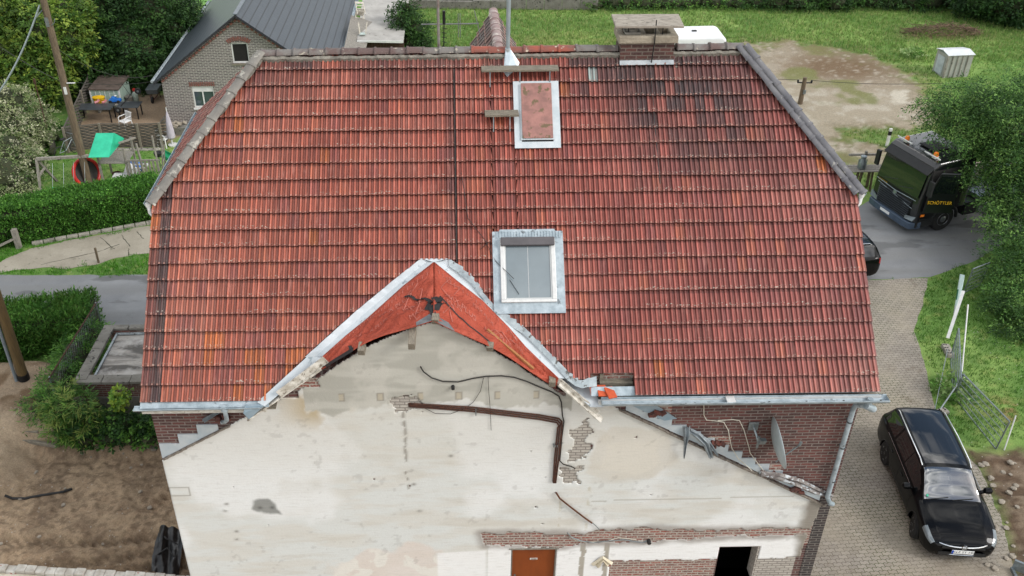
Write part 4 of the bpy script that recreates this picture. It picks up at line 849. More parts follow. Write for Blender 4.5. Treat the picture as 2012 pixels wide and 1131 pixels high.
# rafter stubs in the gable
for px, py, L in ((812, 655, .45), (857, 630, .12), (713, 686, .18), (964, 685, .10), (1085, 745, .22)):
    p = WL(px, py, -.02); b = MB(); b.beam((p.x, .02, p.z+.10), (p.x-.02, -L, p.z+.05-L*.1), .13, .16); b.build('rafter_stub', M['oldwood_y'], house, bevel=.008)
# ---- roof window
sk = MB(); fl = RP
def ring(b, x0, x1, s0, s1, wx, ws, h0, h1):
    for a in ((x0, x1, s0, s0+ws), (x0, x1, s1-ws, s1)): b.slab([RP(a[0], a[2], h0), RP(a[1], a[2], h0), RP(a[1], a[3], h0), RP(a[0], a[3], h0)], h1-h0)
    for a in ((x0, x0+wx, s0+ws, s1-ws), (x1-wx, x1, s0+ws, s1-ws)): b.slab([RP(a[0], a[2], h0), RP(a[1], a[2], h0), RP(a[1], a[3], h0), RP(a[0], a[3], h0)], h1-h0)
b = MB(); ring(b, SKX0-.03, SKX1+.05, SK0-.10, SK1+.05, .18, .22, .088, .10); b.slab([RP(SKX0+.1, SK1+.04, .10), RP(SKX1-.1, SK1+.04, .10), RP(SKX1-.12, SK1+.09, .102), RP(SKX0+.12, SK1+.09, .102)], .01)
sw = b.build('window_flashing', M['zinc'], house); b = MB()
for i in range(22): x = SKX0+.05+i*.06; b.slab([RP(x, SK1-.09, .102), RP(x+.03, SK1-.09, .102), RP(x+.03, SK1+.04, .102), RP(x, SK1+.04, .102)], .012)
b.build('pleated_lead', M['zinc'], sw)
win = MB(); ring(win, SKX0+.12, SKX1-.12, SK0+.12, SK1-.12, .085, .06, .05, .15); wo_ = win.build('roof_window_frame', M['white_metal'], house, bevel=.008)
b = MB(); ring(b, SKX0+.20, SKX1-.20, SK0+.17, SK1-.18, .03, .04, .10, .135); b.build('sash', mat('sash_grey', '#b9bcbb'), wo_)
b = MB(); b.slab([RP(SKX0+.22, SK0+.2, .112), RP(SKX1-.22, SK0+.2, .112), RP(SKX1-.22, SK1-.2, .112), RP(SKX0+.22, SK1-.2, .112)], .004); b.build('pane', mat('sky_reflecting_pane', '#5f6d73', '#67757b', 2, .12, 0, 0, spec=.8, coat=.8), wo_)
b = MB(); b.slab([RP((SKX0+SKX1)/2-.003, SK0+.2, .118), RP((SKX0+SKX1)/2+.003, SK0+.2, .118), RP((SKX0+SKX1)/2+.003, SK1-.2, .118), RP((SKX0+SKX1)/2-.003, SK1-.2, .118)], .002); b.build('pane_wire', M['white_plastic'], wo_)
b = MB(); b.slab([RP(SKX0+.13, SK1-.27, .10), RP(SKX1-.13, SK1-.27, .10), RP(SKX1-.13, SK1-.10, .10), RP(SKX0+.13, SK1-.10, .10)], .12); b.build('roller_shutter_box', mat('dark_grey_box', '#5a5658', '#4f4c4e', 5, .5), wo_, bevel=.015)
# ---- roof hatch with weathered board
b = MB(); ring(b, HX0-.03, HX1+.03, H0-.05, H1+.03, .15, .14, .088, .10); ring(b, HX0+.10, HX1-.10, H0+.12, H1-.05, .03, .03, .10, .13); hf = b.build('hatch_flashing', mat('white_zinc', '#b3bdc1', '#c6cccf', 4, .5, .15), house)
b = MB(); b.slab([RP(HX0+.13, H0+.15, .13), RP(HX1-.13, H0+.15, .13), RP(HX1-.13, H1-.04, .13), RP(HX0+.13, H1-.04, .13)], .025)
b.build('hatch_board', mat('mossy_pink_board', '#a5776e', '#84625b', 5, .85, 0, .3, 40, .01, (1, 1, 1), .35, .65, spots=('#6b5b45', 6, .56)), hf)
# ---- roof tread boards on iron brackets
def tread(x0, x1, s, lab):
    b = MB(); A, B = Vector(RP(x0, s, .20)), Vector(RP(x1, s, .20)); b.beam(A, B, .27, .045); o = b.build('tread_board', M['oldwood'], house, bevel=.006); o['label'] = lab
    b = MB(); n = 3 if x1-x0 > 1 else 2
    for i in range(n): x = x0+.18+(x1-x0-.36)*i/(n-1); p = Vector(RP(x, s, .2)); b.beam(p+Vector((0, -.06, -.03)), Vector(RP(x, s-.34, .05)), .02, .012); b.beam(p+Vector((0, .06, -.03)), Vector(RP(x, s+.05, .05)), .02, .012)
    b.build('bracket', M['galv'], o)
tread(6.75, 8.36, 6.82, 'longer tread board just below the ridge'); tread(6.80, 7.50, 5.82, 'short tread board beside the hatch')
# ---- mast on the ridge
p = Vector(RP(7.32, 7.02, .06)); b = MB(); x, y = p.x, RY-.10; b.tube([(x, y, RZ+.0), (x, y, RZ+2.4)], .045, 14); ms = b.build('roof_mast', mat('painted_mast', '#8d9a9f', '#9eaaae', 4, .45, .3), house, smooth=True)
b = MB(); b.tube([(x, y, RZ+.05), (x, y, RZ+.12)], .06, 14); b.add([(x-.05, y-.02, RZ+.10), (x+.06, y-.02, RZ+.10), RP(x+.24, 7.02, .07), RP(x+.20, 6.9, .065), RP(x-.02, 6.70, .06), RP(x-.10, 6.80, .06), (x-.07, y+.05, RZ-.02)], [(0, 6, 5), (0, 5, 4), (0, 4, 1), (1, 4, 3), (1, 3, 2)]); b.build('mast_flashing', mat('bright_zinc', '#c9d3d8', '#b5c1c7', 3, .35, .5), ms)
# ---- chimney
M['brick_chim'] = mat_brick('chimney_brick', '#5d3a34', '#3f2b29', '#6f655c', .24, .08, .012, None, .9, .6)
b = MB(); cx0, cx1, cy0, cy1, cz1 = CHX[0], CHX[1], RY-.24, RY+.42, RZ+.23; b.b2((cx0+.06, cy0+.03, RZ-.9), (cx1-.04, cy1-.03, cz1)); ch = b.build('chimney', M['brick_chim'], house)
b = MB(); 
b.b2((cx0, cy0-.03, cz1), (cx1+.02, cy0+.16, cz1+.16)); b.b2((cx0, cy1-.14, cz1), (cx1+.02, cy1+.03, cz1+.16)); 
for a, c_ in ((cx0, cx0+.14), (cx0+.44, cx0+.60), (cx0+.82, cx0+.90), (cx1-.12, cx1+.02)): b.b2((a, cy0+.16, cz1), (c_, cy1-.14, cz1+.158))
b.build('chimney_crown', mat('crown_mortar', '#857c6d', '#a39a88', 5, .95, 0, .8, 25, .02), ch, bevel=.02)
b = MB(); b.b2((cx0+.1, cy0+.1, cz1-.3), (cx1-.1, cy1-.1, cz1+.02)); b.build('flue', M['dark'], ch)
b = MB(); b.box((cx0+.30, RY-.02, cz1+.19), (.34, .32, .05)); b.lathe([(.12, .20), (.12, .27), (.08, .27), (.08, .20)], (cx0+.30, RY-.02, cz1), 16); b.build('flue_cap', M['concrete_d'], ch, bevel=.01)
b = MB(); b.box(((cx0+cx1)/2, RY+.02, cz1+.39), (1.42, .62, .05), (.10, .01, 0)); b.build('cover_slab', mat('cover_slab', '#a8a093', '#817a6f', 5, .9, 0, .4, 30, .01, (1, 3, 1), .3, .7, spots=('#5f5a50', 8, .6)), ch, bevel=.008)
b = MB()
for x in (cx0+.2, cx1-.3):
    for y in (cy0+.1, cy1-.1): b.tube([(x, y, cz1+.1), (x, y, cz1+.37)], .012, 6)
b.tube([(10.32, cy0-.05, RZ-.55), (10.36, cy0-.05, cz1+.05), (10.36, cy0-.02, cz1+.5)], .012, 6); b.build('iron_rod', M['blackmetal'], ch)
b = MB(); b.slab([RP(cx0+.05, 6.93, .06), RP(cx1-.03, 6.93, .06), RP(cx1-.03, 7.03, .07), RP(cx0+.05, 7.03, .07)], .02); b.b2((cx0+.05, cy0+.01, RZ-.50), (cx1-.03, cy0+.035, RZ-.36)); b.build('chimney_flashing', mat('dull_flashing', '#b3b9bc', '#949a9d', 5, .5, .2, .3, 20), ch)
b = MB()
for x in (cx0-.02, cx1+.01):
    for i in range(7): b.box((x+random.uniform(-.03, .03), cy0+.00+i*.04, RZ-.30+i*.04), (.10, .12, .14), (random.random(), random.random(), 0))
b.build('chimney_mortar', M['mortar'], ch, bevel=.02)
# lightning conductor down the roof and the sealed seam
b = MB(); P = [RP(10.32, 6.75, .06), RP(10.33, 5.5, .06), RP(10.36, 4.3, .055)]; b.tube(P, .008, 5); P = [RP(6.18, s, .055+.004*math.sin(s*5)) for s in np.arange(2.7, 7.0, .3)]; b.tube(P, .014, 5); b.build('roof_wire', M['black_cable'], house)
b = MB(); b.tube([RP(6.30, 4.6, .06), RP(6.42, 3.6, .08), RP(6.75, 3.15, .07), RP(6.95, 2.7, .1), RP(7.3, 2.3, .22)], .006, 5); b.tube([RP(6.85, 3.12, .07), RP(6.65, 2.95, .07)], .006, 5); b.tube([RP(7.22, 2.3, .15), RP(7.4, 2.0, .15)], .006, 5); b.build('loose_wire', M['black_cable'], house)
# ---- pipes and cables on the wall
def wp(pts, d=-.06): return [WL(x, y, d if len(q) == 0 else q[0]) for x, y, *q in pts]
def pipe(name, pts, r, m, parent=house, n=7, lab=None):
    b = MB(); b.tube(pts, r, n); o = b.build(name, m, parent, smooth=True)
    if lab: o['label'] = lab
    return o
for i in range(3):
    pipe('heating_pipe', wp([(800, 792+i*2.5, .02), (812+i, 793+i*3, -.06), (930, 800+i*4.0), (1060, 815+i*4.2), (1098-i*2, 822+i*4), (1104-i*3, 828+i*4), (1104-i*4, 840), (1098-i*4, 900), (1092-i*2.5, 946), (1092-i*2, 949, .02)]), .018, M['rust'])
b = MB()
for x, y in ((935, 803), (1095, 875)): 
    for i in range(3): q = WL(x-(y > 850)*i*3.6, y+(y < 850)*i*5, -.06); b.box((q.x, q.y, q.z), (.02, .06, .05))
b.build('pipe_clip', M['galv'], house)
cab = wp([(826, 720), (832, 730), (848, 742), (870, 749), (900, 750), (930, 743), (955, 739), (985, 738), (1010, 741), (1035, 749), (1060, 760), (1085, 770), (1098, 778), (1103, 790), (1105, 815), (1108, 828), (1104, 860), (1100, 905), (1107, 912), (1122, 916), (1130, 920)]); pipe('black_cable', cab, .014, M['black_cable'])
pipe('thin_wire', wp([(950, 742), (944, 768), (930, 790), (912, 803), (885, 813), (855, 812), (835, 802)], -.045), .005, M['black_cable']); pipe('thin_wire', wp([(959, 740), (960, 765), (963, 800), (965, 845)], -.045), .005, M['black_cable'])
pipe('rusty_pipe_end', wp([(1091, 967, .02), (1093, 968, -.07), (1100, 979, -.08), (1120, 995), (1150, 1018), (1163, 1027)], -.07), .020, mat('brown_rust', '#6b3f27', '#4a2f22', 12, .85, .2, .4, 60)); pipe('conduit_end', wp([(1163, 1027), (1168, 1030), (1178, 1040)], -.06), .010, M['galv'])
pipe('white_cable', wp([(1383, 790, -.3), (1383, 800, -.03), (1383, 815), (1388, 825), (1410, 827), (1422, 829), (1431, 845), (1434, 862), (1438, 880), (1450, 900), (1475, 922), (1490, 938)], -.035), .009, M['white_cable']); pipe('white_cable', wp([(1410, 826), (1440, 824), (1453, 826), (1462, 845), (1472, 880), (1474, 890), (1500, 925)], -.035), .009, M['white_cable'])
pipe('grey_cable', wp([(1112, 1042, .0), (1122, 1055), (1140, 1062), (1165, 1066), (1200, 1062), (1225, 1060), (1262, 1066), (1275, 1060, .0)], -.05), .012, M['galv']); pipe('grey_cable', wp([(1112, 1045, .0), (1128, 1060), (1150, 1065), (1190, 1064), (1215, 1056), (1250, 1060)], -.04), .008, M['white_cable'])
b = MB(); q = WL(890, 759, -.04); b.tube([(q.x, 0, q.z), (q.x, -.10, q.z-.02)], .035, 10); q = WL(1275, 1063, -.04); b.tube([(q.x, 0, q.z), (q.x, -.10, q.z-.02)], .045, 10); b.build('wall_socket_stub', M['black_rubber'], house)
b = MB(); strip3(b, [WPt(1170, 1112, -.04), WPt(1185, 1098, -.09), WPt(1198, 1110, -.05)], [.25, .16, .2], crump=.03); b.build('peeling_wallpaper', mat('cream_wallpaper', '#dcd3bd', '#c6bba2', 6, .8), house)
# ---- satellite dish on a wall arm
dish = thing('satellite_dish', 'grey satellite dish on a short arm fixed to the dark brick wall', 'satellite dish', (12.18, 0, 5.62))
b = MB(); b.box((0, -.045, 0), (.20, .03, .2)); [b.box((i*.075, -.062, j*.075), (.02, .01, .02)) for i in (-1, 1) for j in (-1, 1)]; b.build('wall_plate', M['galv'], dish, bevel=.004)
b = MB(); b.tube([(0, -.05, 0), (.03, -.25, -.10), (.06, -.30, -.20)], .025, 10); b.tube([(.06, -.30, -.05), (.06, -.30, -.36)], .024, 10); b.box((.13, -.32, -.16), (.14, .09, .10), (.2, .2, .2)); b.build('arm', M['galv'], dish, smooth=True)
b = MB(); R_ = .53; N_ = 28; RN = 8; vs = []
for layer in (0, 1):
    for i in range(RN+1):
        r = R_*i/RN
        for t in range(N_): a = 2*PI*t/N_; vs.append((.24*(r/R_)**2*.45-layer*.012, r*math.cos(a), r*math.sin(a)))
m_ = (RN+1)*N_; fs = []
for l in (0, 1):
    for i in range(RN):
        for t in range(N_): a = l*m_+i*N_+t; c_ = l*m_+i*N_+(t+1) % N_; fs.append((a, c_, c_+N_, a+N_) if l == 0 else (a, a+N_, c_+N_, c_))
for t in range(N_): a = RN*N_+t; c_ = RN*N_+(t+1) % N_; fs.append((a, c_, c_+m_, a+m_))
dm = Euler((0, math.radians(-14), math.radians(-2))).to_matrix(); b.add([tuple(dm@Vector(v)+Vector((.36, -.36, -.20))) for v in vs], fs); b.build('reflector', mat('dish_grey', '#9ba7aa', '#a9b3b5', 3, .45, .1), dish, smooth='all')
b = MB(); e = dm@Vector((.0, 0, -.52))+Vector((.36, -.36, -.20)); t_ = dm@Vector((.50, 0, -.16))+Vector((.36, -.36, -.20)); b.tube([e, t_], .014, 8); b.tube([t_, t_+Vector((.02, 0, .08))], .03, 10); b.build('feed_arm', M['galv'], dish)
# ============================================================ FOLIAGE
def foliage(name, clumps, per, leaf, cols, parent, spray=.35, nl=14, m='leaf', droop=.3, dens=1.0, pw=None, fill=.6):
    """clumps: (x,y,z,rx,ry,rz). sprays of leaves scattered through the outer shell of each clump"""
    P = []; Nn = []; CI = []
    for ci, (x, y, z, rx, ry, rz) in enumerate(clumps):
        n = max(3, int(per*dens*(rx*ry+ry*rz+rx*rz)/3)); d = rng.normal(size=(n, 3)); d /= np.linalg.norm(d, axis=1)[:, None]
        r = 1-np.abs(rng.normal(0, .22, n))*fill*1.6; r = np.clip(r, .15, 1.05)[:, None]
        lump = (.86+.28*fbm(d[:, 0]*3+ci, d[:, 1]*3+d[:, 2]*2, 1.2, 100+ci % 7, 2))[:, None]
        p = np.array([x, y, z])+d*np.array([rx, ry, rz])*r*lump; ok = p[:, 2] > .05; P.append(p[ok]); Nn.append(d[ok]); CI.append(np.full(ok.sum(), ci))
    P = np.concatenate(P); Nn = np.concatenate(Nn); CI = np.concatenate(CI); N = len(P)
    ax1 = Nn*np.array([1, 1, .35])+rng.normal(0, .35, (N, 3)); ax1[:, 2] -= droop; ax1 /= np.linalg.norm(ax1, axis=1)[:, None]       # spray direction
    up = Nn*.5+np.array([0, 0, 1.0])+rng.normal(0, .3, (N, 3)); s = np.cross(ax1, up); s /= np.linalg.norm(s, axis=1)[:, None]; nn = np.cross(s, ax1)
    a = np.repeat(np.arange(N), nl); K = len(a); t = rng.random(K)*spray*(.6+.8*rng.random(N)[a]); w_ = rng.normal(0, .28, K)*spray*.7*(1.1-t/spray*.5)
    c = P[a]+ax1[a]*t[:, None]+s[a]*w_[:, None]+nn[a]*rng.normal(0, .06*spray, (K, 1)); c[:, 2] -= (t/spray)**2*spray*.25*droop
    ld = ax1[a]*.6+s[a]*np.sign(w_)[:, None]*.6+rng.normal(0, .35, (K, 3)); ld /= np.linalg.norm(ld, axis=1)[:, None]
    lu = nn[a]+rng.normal(0, .45, (K, 3)); ls = np.cross(ld, lu); ls /= np.linalg.norm(ls, axis=1)[:, None]
    L = leaf*(.6+.8*rng.random((K, 1))); W = L*(pw or .45)
    V = np.stack([c, c+ld*L*.5+ls*W*.5, c+ld*L, c+ld*L*.5-ls*W*.5], 1).reshape(-1, 3); F = np.arange(len(V)).reshape(-1, 4)
    pal = np.array([rgb(q) for q in cols]); ci = rng.integers(0, len(cols), N); base = pal[ci]*(.7+.6*rng.random((N, 1)))
    tone = .75+.5*fbm(P[:, 0]*1.3, P[:, 2]*1.3+P[:, 1], .8, 111)[:, None]; base = base*tone
    C = base[a]*(.8+.4*rng.random((K, 1))); C = np.repeat(C, 4, 0)
    return npmesh(name, V, F, M[m], parent, np.clip(C, 0, 1))
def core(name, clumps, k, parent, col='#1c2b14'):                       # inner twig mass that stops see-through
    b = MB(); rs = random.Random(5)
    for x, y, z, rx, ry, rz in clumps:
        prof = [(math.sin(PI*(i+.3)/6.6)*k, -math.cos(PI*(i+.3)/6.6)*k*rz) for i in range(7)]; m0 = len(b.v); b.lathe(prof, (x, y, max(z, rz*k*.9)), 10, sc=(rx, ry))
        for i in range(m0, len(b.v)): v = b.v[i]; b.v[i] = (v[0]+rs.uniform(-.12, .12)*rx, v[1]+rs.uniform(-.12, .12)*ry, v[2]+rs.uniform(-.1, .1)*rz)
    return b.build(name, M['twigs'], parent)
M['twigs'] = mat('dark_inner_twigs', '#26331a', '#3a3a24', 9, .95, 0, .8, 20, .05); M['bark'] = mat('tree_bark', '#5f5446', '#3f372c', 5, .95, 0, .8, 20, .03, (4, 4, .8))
def trunk(parent, base, top, r, limbs=()):
    b = MB(); base, top = Vector(base), Vector(top); n = 7; P = [base.lerp(top, i/(n-1))+Vector((math.sin(i*1.7)*r*.5, math.cos(i*1.3)*r*.5, 0))*(0 if i == 0 else 1) for i in range(n)]
    b.tube(P, [r*(1.25 if i == 0 else 1-.75*i/(n-1)) for i in range(n)], 9)
    for q in limbs:
        q = Vector(q); s = base.lerp(top, min(.85, max(.2, (q.z-base.z)/max(.1, (top.z-base.z))*.6))); mid = s.lerp(q, .5)+Vector((0, 0, .15*(q-s).length)); b.tube([s, s.lerp(mid, .5), mid, q], [r*.5, r*.38, r*.25, r*.08], 6)
    return b.build('trunk', M['bark'], parent, smooth=True)
def plant(name, label, cat, base, clumps, per, leaf, cols, group=None, tr=.12, crown='crown', cored=.62, cmin=0, **kw):
    base = Vector(base); th = thing(name, label, cat, base, 0, group); L = [(x-base.x, y-base.y, z-base.z, a, b_, c_) for x, y, z, a, b_, c_ in clumps]
    foliage(crown, L, per, leaf, cols, th, **kw)
    LC = [q for q in L if q[3] >= cmin]
    if cored and LC: core('inner_branches', LC, cored, th)
    if tr: tz = max(q[2] for q in L); big = sorted(L, key=lambda q: -q[3])[:7]; trunk(th, (0, 0, -.1), (L[0][0]*.3, L[0][1]*.3, tz*.85), tr, [(q[0], q[1], q[2]) for q in big])
    return th
def C(px, py, Y, r, f=(1, 1, .85)): p = WL(px, py, Y); return (p.x, p.y, p.z, r*f[0], r*f[1], r*f[2])
DK = ['#2b4820', '#365526', '#243f1d', '#42632c', '#305027']; YG = ['#5f7c30', '#738c39', '#4d6c2a', '#86993f', '#426126']; MG = ['#4a7030', '#3f6329', '#5a8238', '#36562a', '#6a9040']
# big dark hornbeam behind the shed, with drooping tiers
cl = [C(*q) for q in ((150, 40, 36, 2.2), (215, 20, 37, 2.4), (285, 20, 37, 2.2), (330, 60, 36.5, 1.4), (310, 110, 35.5, 1.5), (260, 90, 35, 2.0), (190, 90, 35, 2.0), (230, 140, 34, 1.6), (290, 150, 34.2, 1.2), (180, 150, 33.8, 1.4), (330, 20, 38, 1.5), (345, 95, 36, .8), (250, 175, 33.6, 1.0))]
plant('hornbeam_tree', 'broad dark green tree filling the space behind the garden shed', 'tree', (-12.5, 36, 0), cl, 190, .17, DK, tr=.3, droop=.5, spray=.6, nl=20, cored=.66, fill=.45)
cl = [C(*q) for q in ((40, 60, 34, 1.8), (95, 60, 33, 1.7), (100, 110, 32.5, 1.5), (130, 85, 32.5, 1.1), (50, 120, 32.5, 1.6), (20, 20, 35, 2.0), (70, 10, 35, 1.8), (10, 110, 32.5, 1.6), (120, 30, 34, 1.4), (80, 160, 31.5, 1.2), (30, 170, 31.5, 1.2))]
plant('lime_tree', 'yellow-green leafy tree behind the leaning wooden pole', 'tree', (-16.5, 34, 0), cl, 170, .20, YG, tr=.25, droop=.4, spray=.55, nl=18, cored=.66, fill=.45)
cl = [C(*q) for q in ((20, 160, 33, 1.9), (80, 190, 32, 1.5), (110, 170, 33, 1.4), (60, 230, 30.5, 1.2), (10, 220, 31, 1.5), (140, 190, 32.6, .9))]
plant('hazel_bush', 'dark shadowy bush below the yellow-green tree', 'bush', (-16, 32, 0), cl, 170, .15, DK, tr=.1, spray=.5, nl=16, cored=.75)
cl = [C(*q) for q in ((15, 210, 27, 1.3), (30, 260, 25.8, 1.2), (65, 250, 26.3, .85), (10, 310, 24, 1.3), (45, 320, 23.6, .85), (5, 365, 22, 1.2), (40, 365, 21.8, .7), (80, 225, 27.5, .5))]
plant('variegated_dogwood', 'pale cream-edged variegated shrub at the left edge', 'shrub', (-13.3, 25, 0), cl, 330, .10, ['#8f9a6c', '#b3b592', '#6f8450', '#7f8d5c', '#c6c6a6', '#4f6a36'], tr=.08, spray=.35, nl=16, cored=.7, fill=.4)
cl = [C(*q) for q in ((95, 262, 28, .7), (112, 290, 27, .5), (85, 290, 26.5, .6), (105, 310, 25.5, .4))]
plant('weed_clump', 'bright green weeds growing beside the weathered fence corner', 'weeds', (-13.2, 27, 0), cl, 300, .12, ['#4f8a2c', '#3f7424', '#6aa03c'], tr=0, spray=.3, nl=14, cored=.5)
# right robinia hanging over the lorry
cl = [C(*q) for q in ((1840, 200, 19, 0.50), (1887, 185, 19.5, 0.65), (1937, 200, 19.5, 0.83), (1995, 190, 19.5, 0.92), (2070, 190, 19, 1.29), (1927, 222, 18.5, 0.75), (1957, 225, 18.5, 1.01), (2000, 240, 18, 1.20), (1962, 280, 17.8, 0.60), (1987, 300, 17.4, 0.92), (2030, 310, 17, 1.20), (1980, 345, 17, 0.55), (1995, 365, 16.5, 0.80), (2050, 400, 16, 1.10), (1962, 395, 16, 0.45), (1997, 415, 15.8, 0.60), (1977, 445, 15.5, 0.30), (1995, 440, 15.0, 0.70), (2040, 480, 14, 0.83), (1990, 500, 13.4, 0.50), (1842, 215, 19.3, 0.35), (2010, 530, 12.9, 0.80), (1967, 570, 12.0, 0.35), (2000, 585, 11.6, 0.70), (2030, 610, 11.2, 0.92), (1987, 640, 10.8, 0.50), (2005, 665, 10.5, 0.65), (2050, 690, 10.2, 0.83), (2100, 300, 17, 1.47), (2110, 520, 13, 1.47))]
cl += [C(*q) for q in ((1888, 258, 18, .55), (1908, 312, 17.5, .5), (1878, 222, 18.5, .5), (1850, 235, 18.6, .3), (1935, 350, 17, .5))]
plant('robinia_tree', 'feathery green tree hanging over the lorry at the right edge', 'tree', (28.6, 15.0, 0), cl, 235, .105, ['#4a6e34', '#3a5b2a', '#5f863f', '#2f4f25', '#7a9f52', '#42672f'], tr=.22, droop=.45, spray=.7, nl=30, pw=.34, cored=.34, cmin=1.3, fill=.8)
# hedges
def hedge(name, label, A, B, wd, h, cols, per=120, leaf=.06, **kw):
    A, B = Vector(A), Vector(B); d = (B-A); L = d.length; d.normalize(); s = Vector((-d.y, d.x, 0)); th = thing(name, label, 'hedge', A)
    n = int(L/.5); b = MB(); kk = .90
    P = []; N_ = []
    ns = int(per*(L*wd+2*L*h+2*wd*h))
    u = rng.random(ns)*L; q = rng.random(ns); f = rng.random(ns); tot = wd+2*h; sel = f*tot
    side = np.where(sel < wd, 0, np.where(sel < wd+h, 1, 2)); v = np.where(side == 0, (q-.5)*wd, np.where(side == 1, -wd/2, wd/2)); z = np.where(side == 0, h, q*h)
    bump = (fbm(u*.9, z+v*2, 1.2, 131)-.5)*.22; v = v*(1+0)+np.where(side == 1, -bump, np.where(side == 2, bump, 0)); z = z+np.where(side == 0, bump*1.0, 0)
    p = np.stack([u*d.x+v*s.x, u*d.y+v*s.y, z], 1); nr = np.stack([np.where(side == 0, 0, np.where(side == 1, -s.x, s.x)), np.where(side == 0, 0, np.where(side == 1, -s.y, s.y)), np.where(side == 0, 1., .15)], 1)
    nl = kw.get('nl', 9); sp = kw.get('spray', .16); a = np.repeat(np.arange(ns), nl); K = len(a); c = p[a]+nr[a]*rng.random((K, 1))*sp*.6+rng.normal(0, sp*.35, (K, 3))
    ld = nr[a]*.7+rng.normal(0, .55, (K, 3))+np.array([0, 0, .3+kw.get('hang', 0)]); ld /= np.linalg.norm(ld, axis=1)[:, None]; ls = np.cross(ld, rng.normal(size=(K, 3))); ls /= np.linalg.norm(ls, axis=1)[:, None]
    LL = leaf*(.6+.8*rng.random((K, 1))); W = LL*kw.get('pw', .4); V = np.stack([c, c+ld*LL*.5+ls*W, c+ld*LL, c+ld*LL*.5-ls*W], 1).reshape(-1, 3)
    pal = np.array([rgb(q) for q in cols]); C_ = pal[rng.integers(0, len(cols), ns)]*(.7+.6*fbm(p[:, 0]*1.5, p[:, 2]*2, 1.3, 133)[:, None])*(.85+.3*rng.random((ns, 1))); C_ = np.repeat(np.repeat(C_, nl, 0), 4, 0)
    npmesh('foliage', V, np.arange(len(V)).reshape(-1, 4), M['leaf'], th, np.clip(C_, 0, 1))
    b.beam((0, 0, h*.47), tuple(d*L+Vector((0, 0, h*.47))), wd*.93, h*.93); b.build('inner_branches', M['twigs'], th, bevel=.05); return th
hb = Vector((0, 0, 0)); h0, h1 = G(-60, 500), G(330, 428); off = Vector((-.38, .92, 0))*.75
hedge('clipped_hedge', 'long clipped green hedge along the concrete driveway', h0+off, h1+off, 1.25, 1.35, ['#568736', '#47752d', '#66983e', '#3a6526'], 190, .07)
hedge('conifer_hedge', 'shaggy conifer hedge beside the asphalt road at the left edge', (-10.5, 10.3, 0), (-5.75, 11.2, 0), 1.4, 1.25, ['#4f7d33', '#3f6a2a', '#649440', '#5a7a35'], 150, .13, nl=10, pw=.14, spray=.22)
cl = [(-5.85, 8.0, .5, .45, .8, .6), (-5.8, 9.2, .55, .5, .8, .6), (-5.75, 10.2, .6, .5, .7, .6), (-6.0, 7.1, .35, .5, .6, .5)]
plant('conifer_bush', 'shaggy green growth spilling through the wire fence beside the flat roof', 'bush', (-5.7, 9, 0), cl, 620, .14, ['#4f7d33', '#3a6227', '#6a9840'], tr=0, pw=.16, spray=.35, nl=14, cored=.8, fill=.3)
cl = [C(125, 800, 6.4, .36), C(155, 790, 6.3, .3), C(115, 835, 6.2, .3), C(150, 850, 6.1, .28), C(98, 790, 6.8, .22), C(130, 765, 6.8, .2), C(180, 825, 6.2, .25)]
plant('juniper_bush', 'spiky yellow-green bush at the corner of the flat-roofed garage', 'bush', (cl[0][0], 6.6, 0), cl, 700, .20, ['#4f7a30', '#6c8f3e', '#3f6527', '#87984c'], tr=0, pw=.12, spray=.27, nl=14, cored=.6, fill=.4)
# back of the plot
def row(name, label, cat, xs, y0, r, cols, h=1.0, per=150, leaf=.13, grp=None, **kw):
    cl = []; 
    for x in np.arange(xs[0], xs[1], r*1.05): cl.append((x, y0+random.uniform(-.3, .3)+(x-xs[0])*kw.get('sl', 0), r*.45*h, r*random.uniform(.8, 1.15), r*random.uniform(.8, 1.1), r*h*random.uniform(.75, 1.1)))
    kw.pop('sl', 0); return plant(name, label, cat, (xs[0], y0, 0), cl, per, leaf, cols, tr=0, spray=.4, nl=16, cored=.75, **kw)
row('bramble_hedge', 'low bramble thicket running on from the end of the grey block wall', 'thicket', (15.4, 27.3), 46.8, .62, MG, .9, sl=-.02)
row('field_hedge', 'tall dark hedge across the far right of the meadow', 'hedge', (27.0, 45.0), 46.4, 1.15, DK+MG[:2], 1.0, sl=-.05)
row('bramble_thicket', 'brambles growing over the far side of the block wall behind the tiled dormer', 'thicket', (5.8, 9.5), 48.2, .5, MG, 1.3)
cl = [(40, 42.6, 1.6, 1.9, 1.6, 1.5), (42.5, 42, 2.2, 2.1, 1.8, 1.9), (45, 42, 2.2, 2.0, 1.8, 1.9), (38.6, 43.6, 1.4, 1.3, 1.2, 1.3), (43, 44, 3.5, 2.2, 1.8, 1.6), (40.5, 45, 2.6, 2.0, 1.6, 1.6), (46, 40, 1.6, 1.6, 1.6, 1.4)]
plant('alder_tree', 'dark spreading tree at the top right corner beyond the metal hut', 'tree', (42.5, 43, 0), cl, 150, .18, DK, tr=.2, spray=.6, nl=18, cored=.7)
cl = [C(792, 40, 36.2, .75, (1, 1, 1.1)), C(815, 55, 36, .7), C(805, 80, 35.6, .7), C(785, 78, 35.8, .5), C(830, 85, 35.8, .5), C(800, 15, 36.4, .45)]
plant('elder_bush', 'dark green bush growing at the corner of the grey shed roof', 'bush', (3.7, 35.8, 0), cl, 420, .12, DK+MG[:1], tr=.05, spray=.4, nl=15, cored=.6)
b = MB(); bp = thing('brushwood_heap', 'brown heap of dead branches at the foot of the dark far hedge', 'brush pile', (35.4, 40.6, 0))
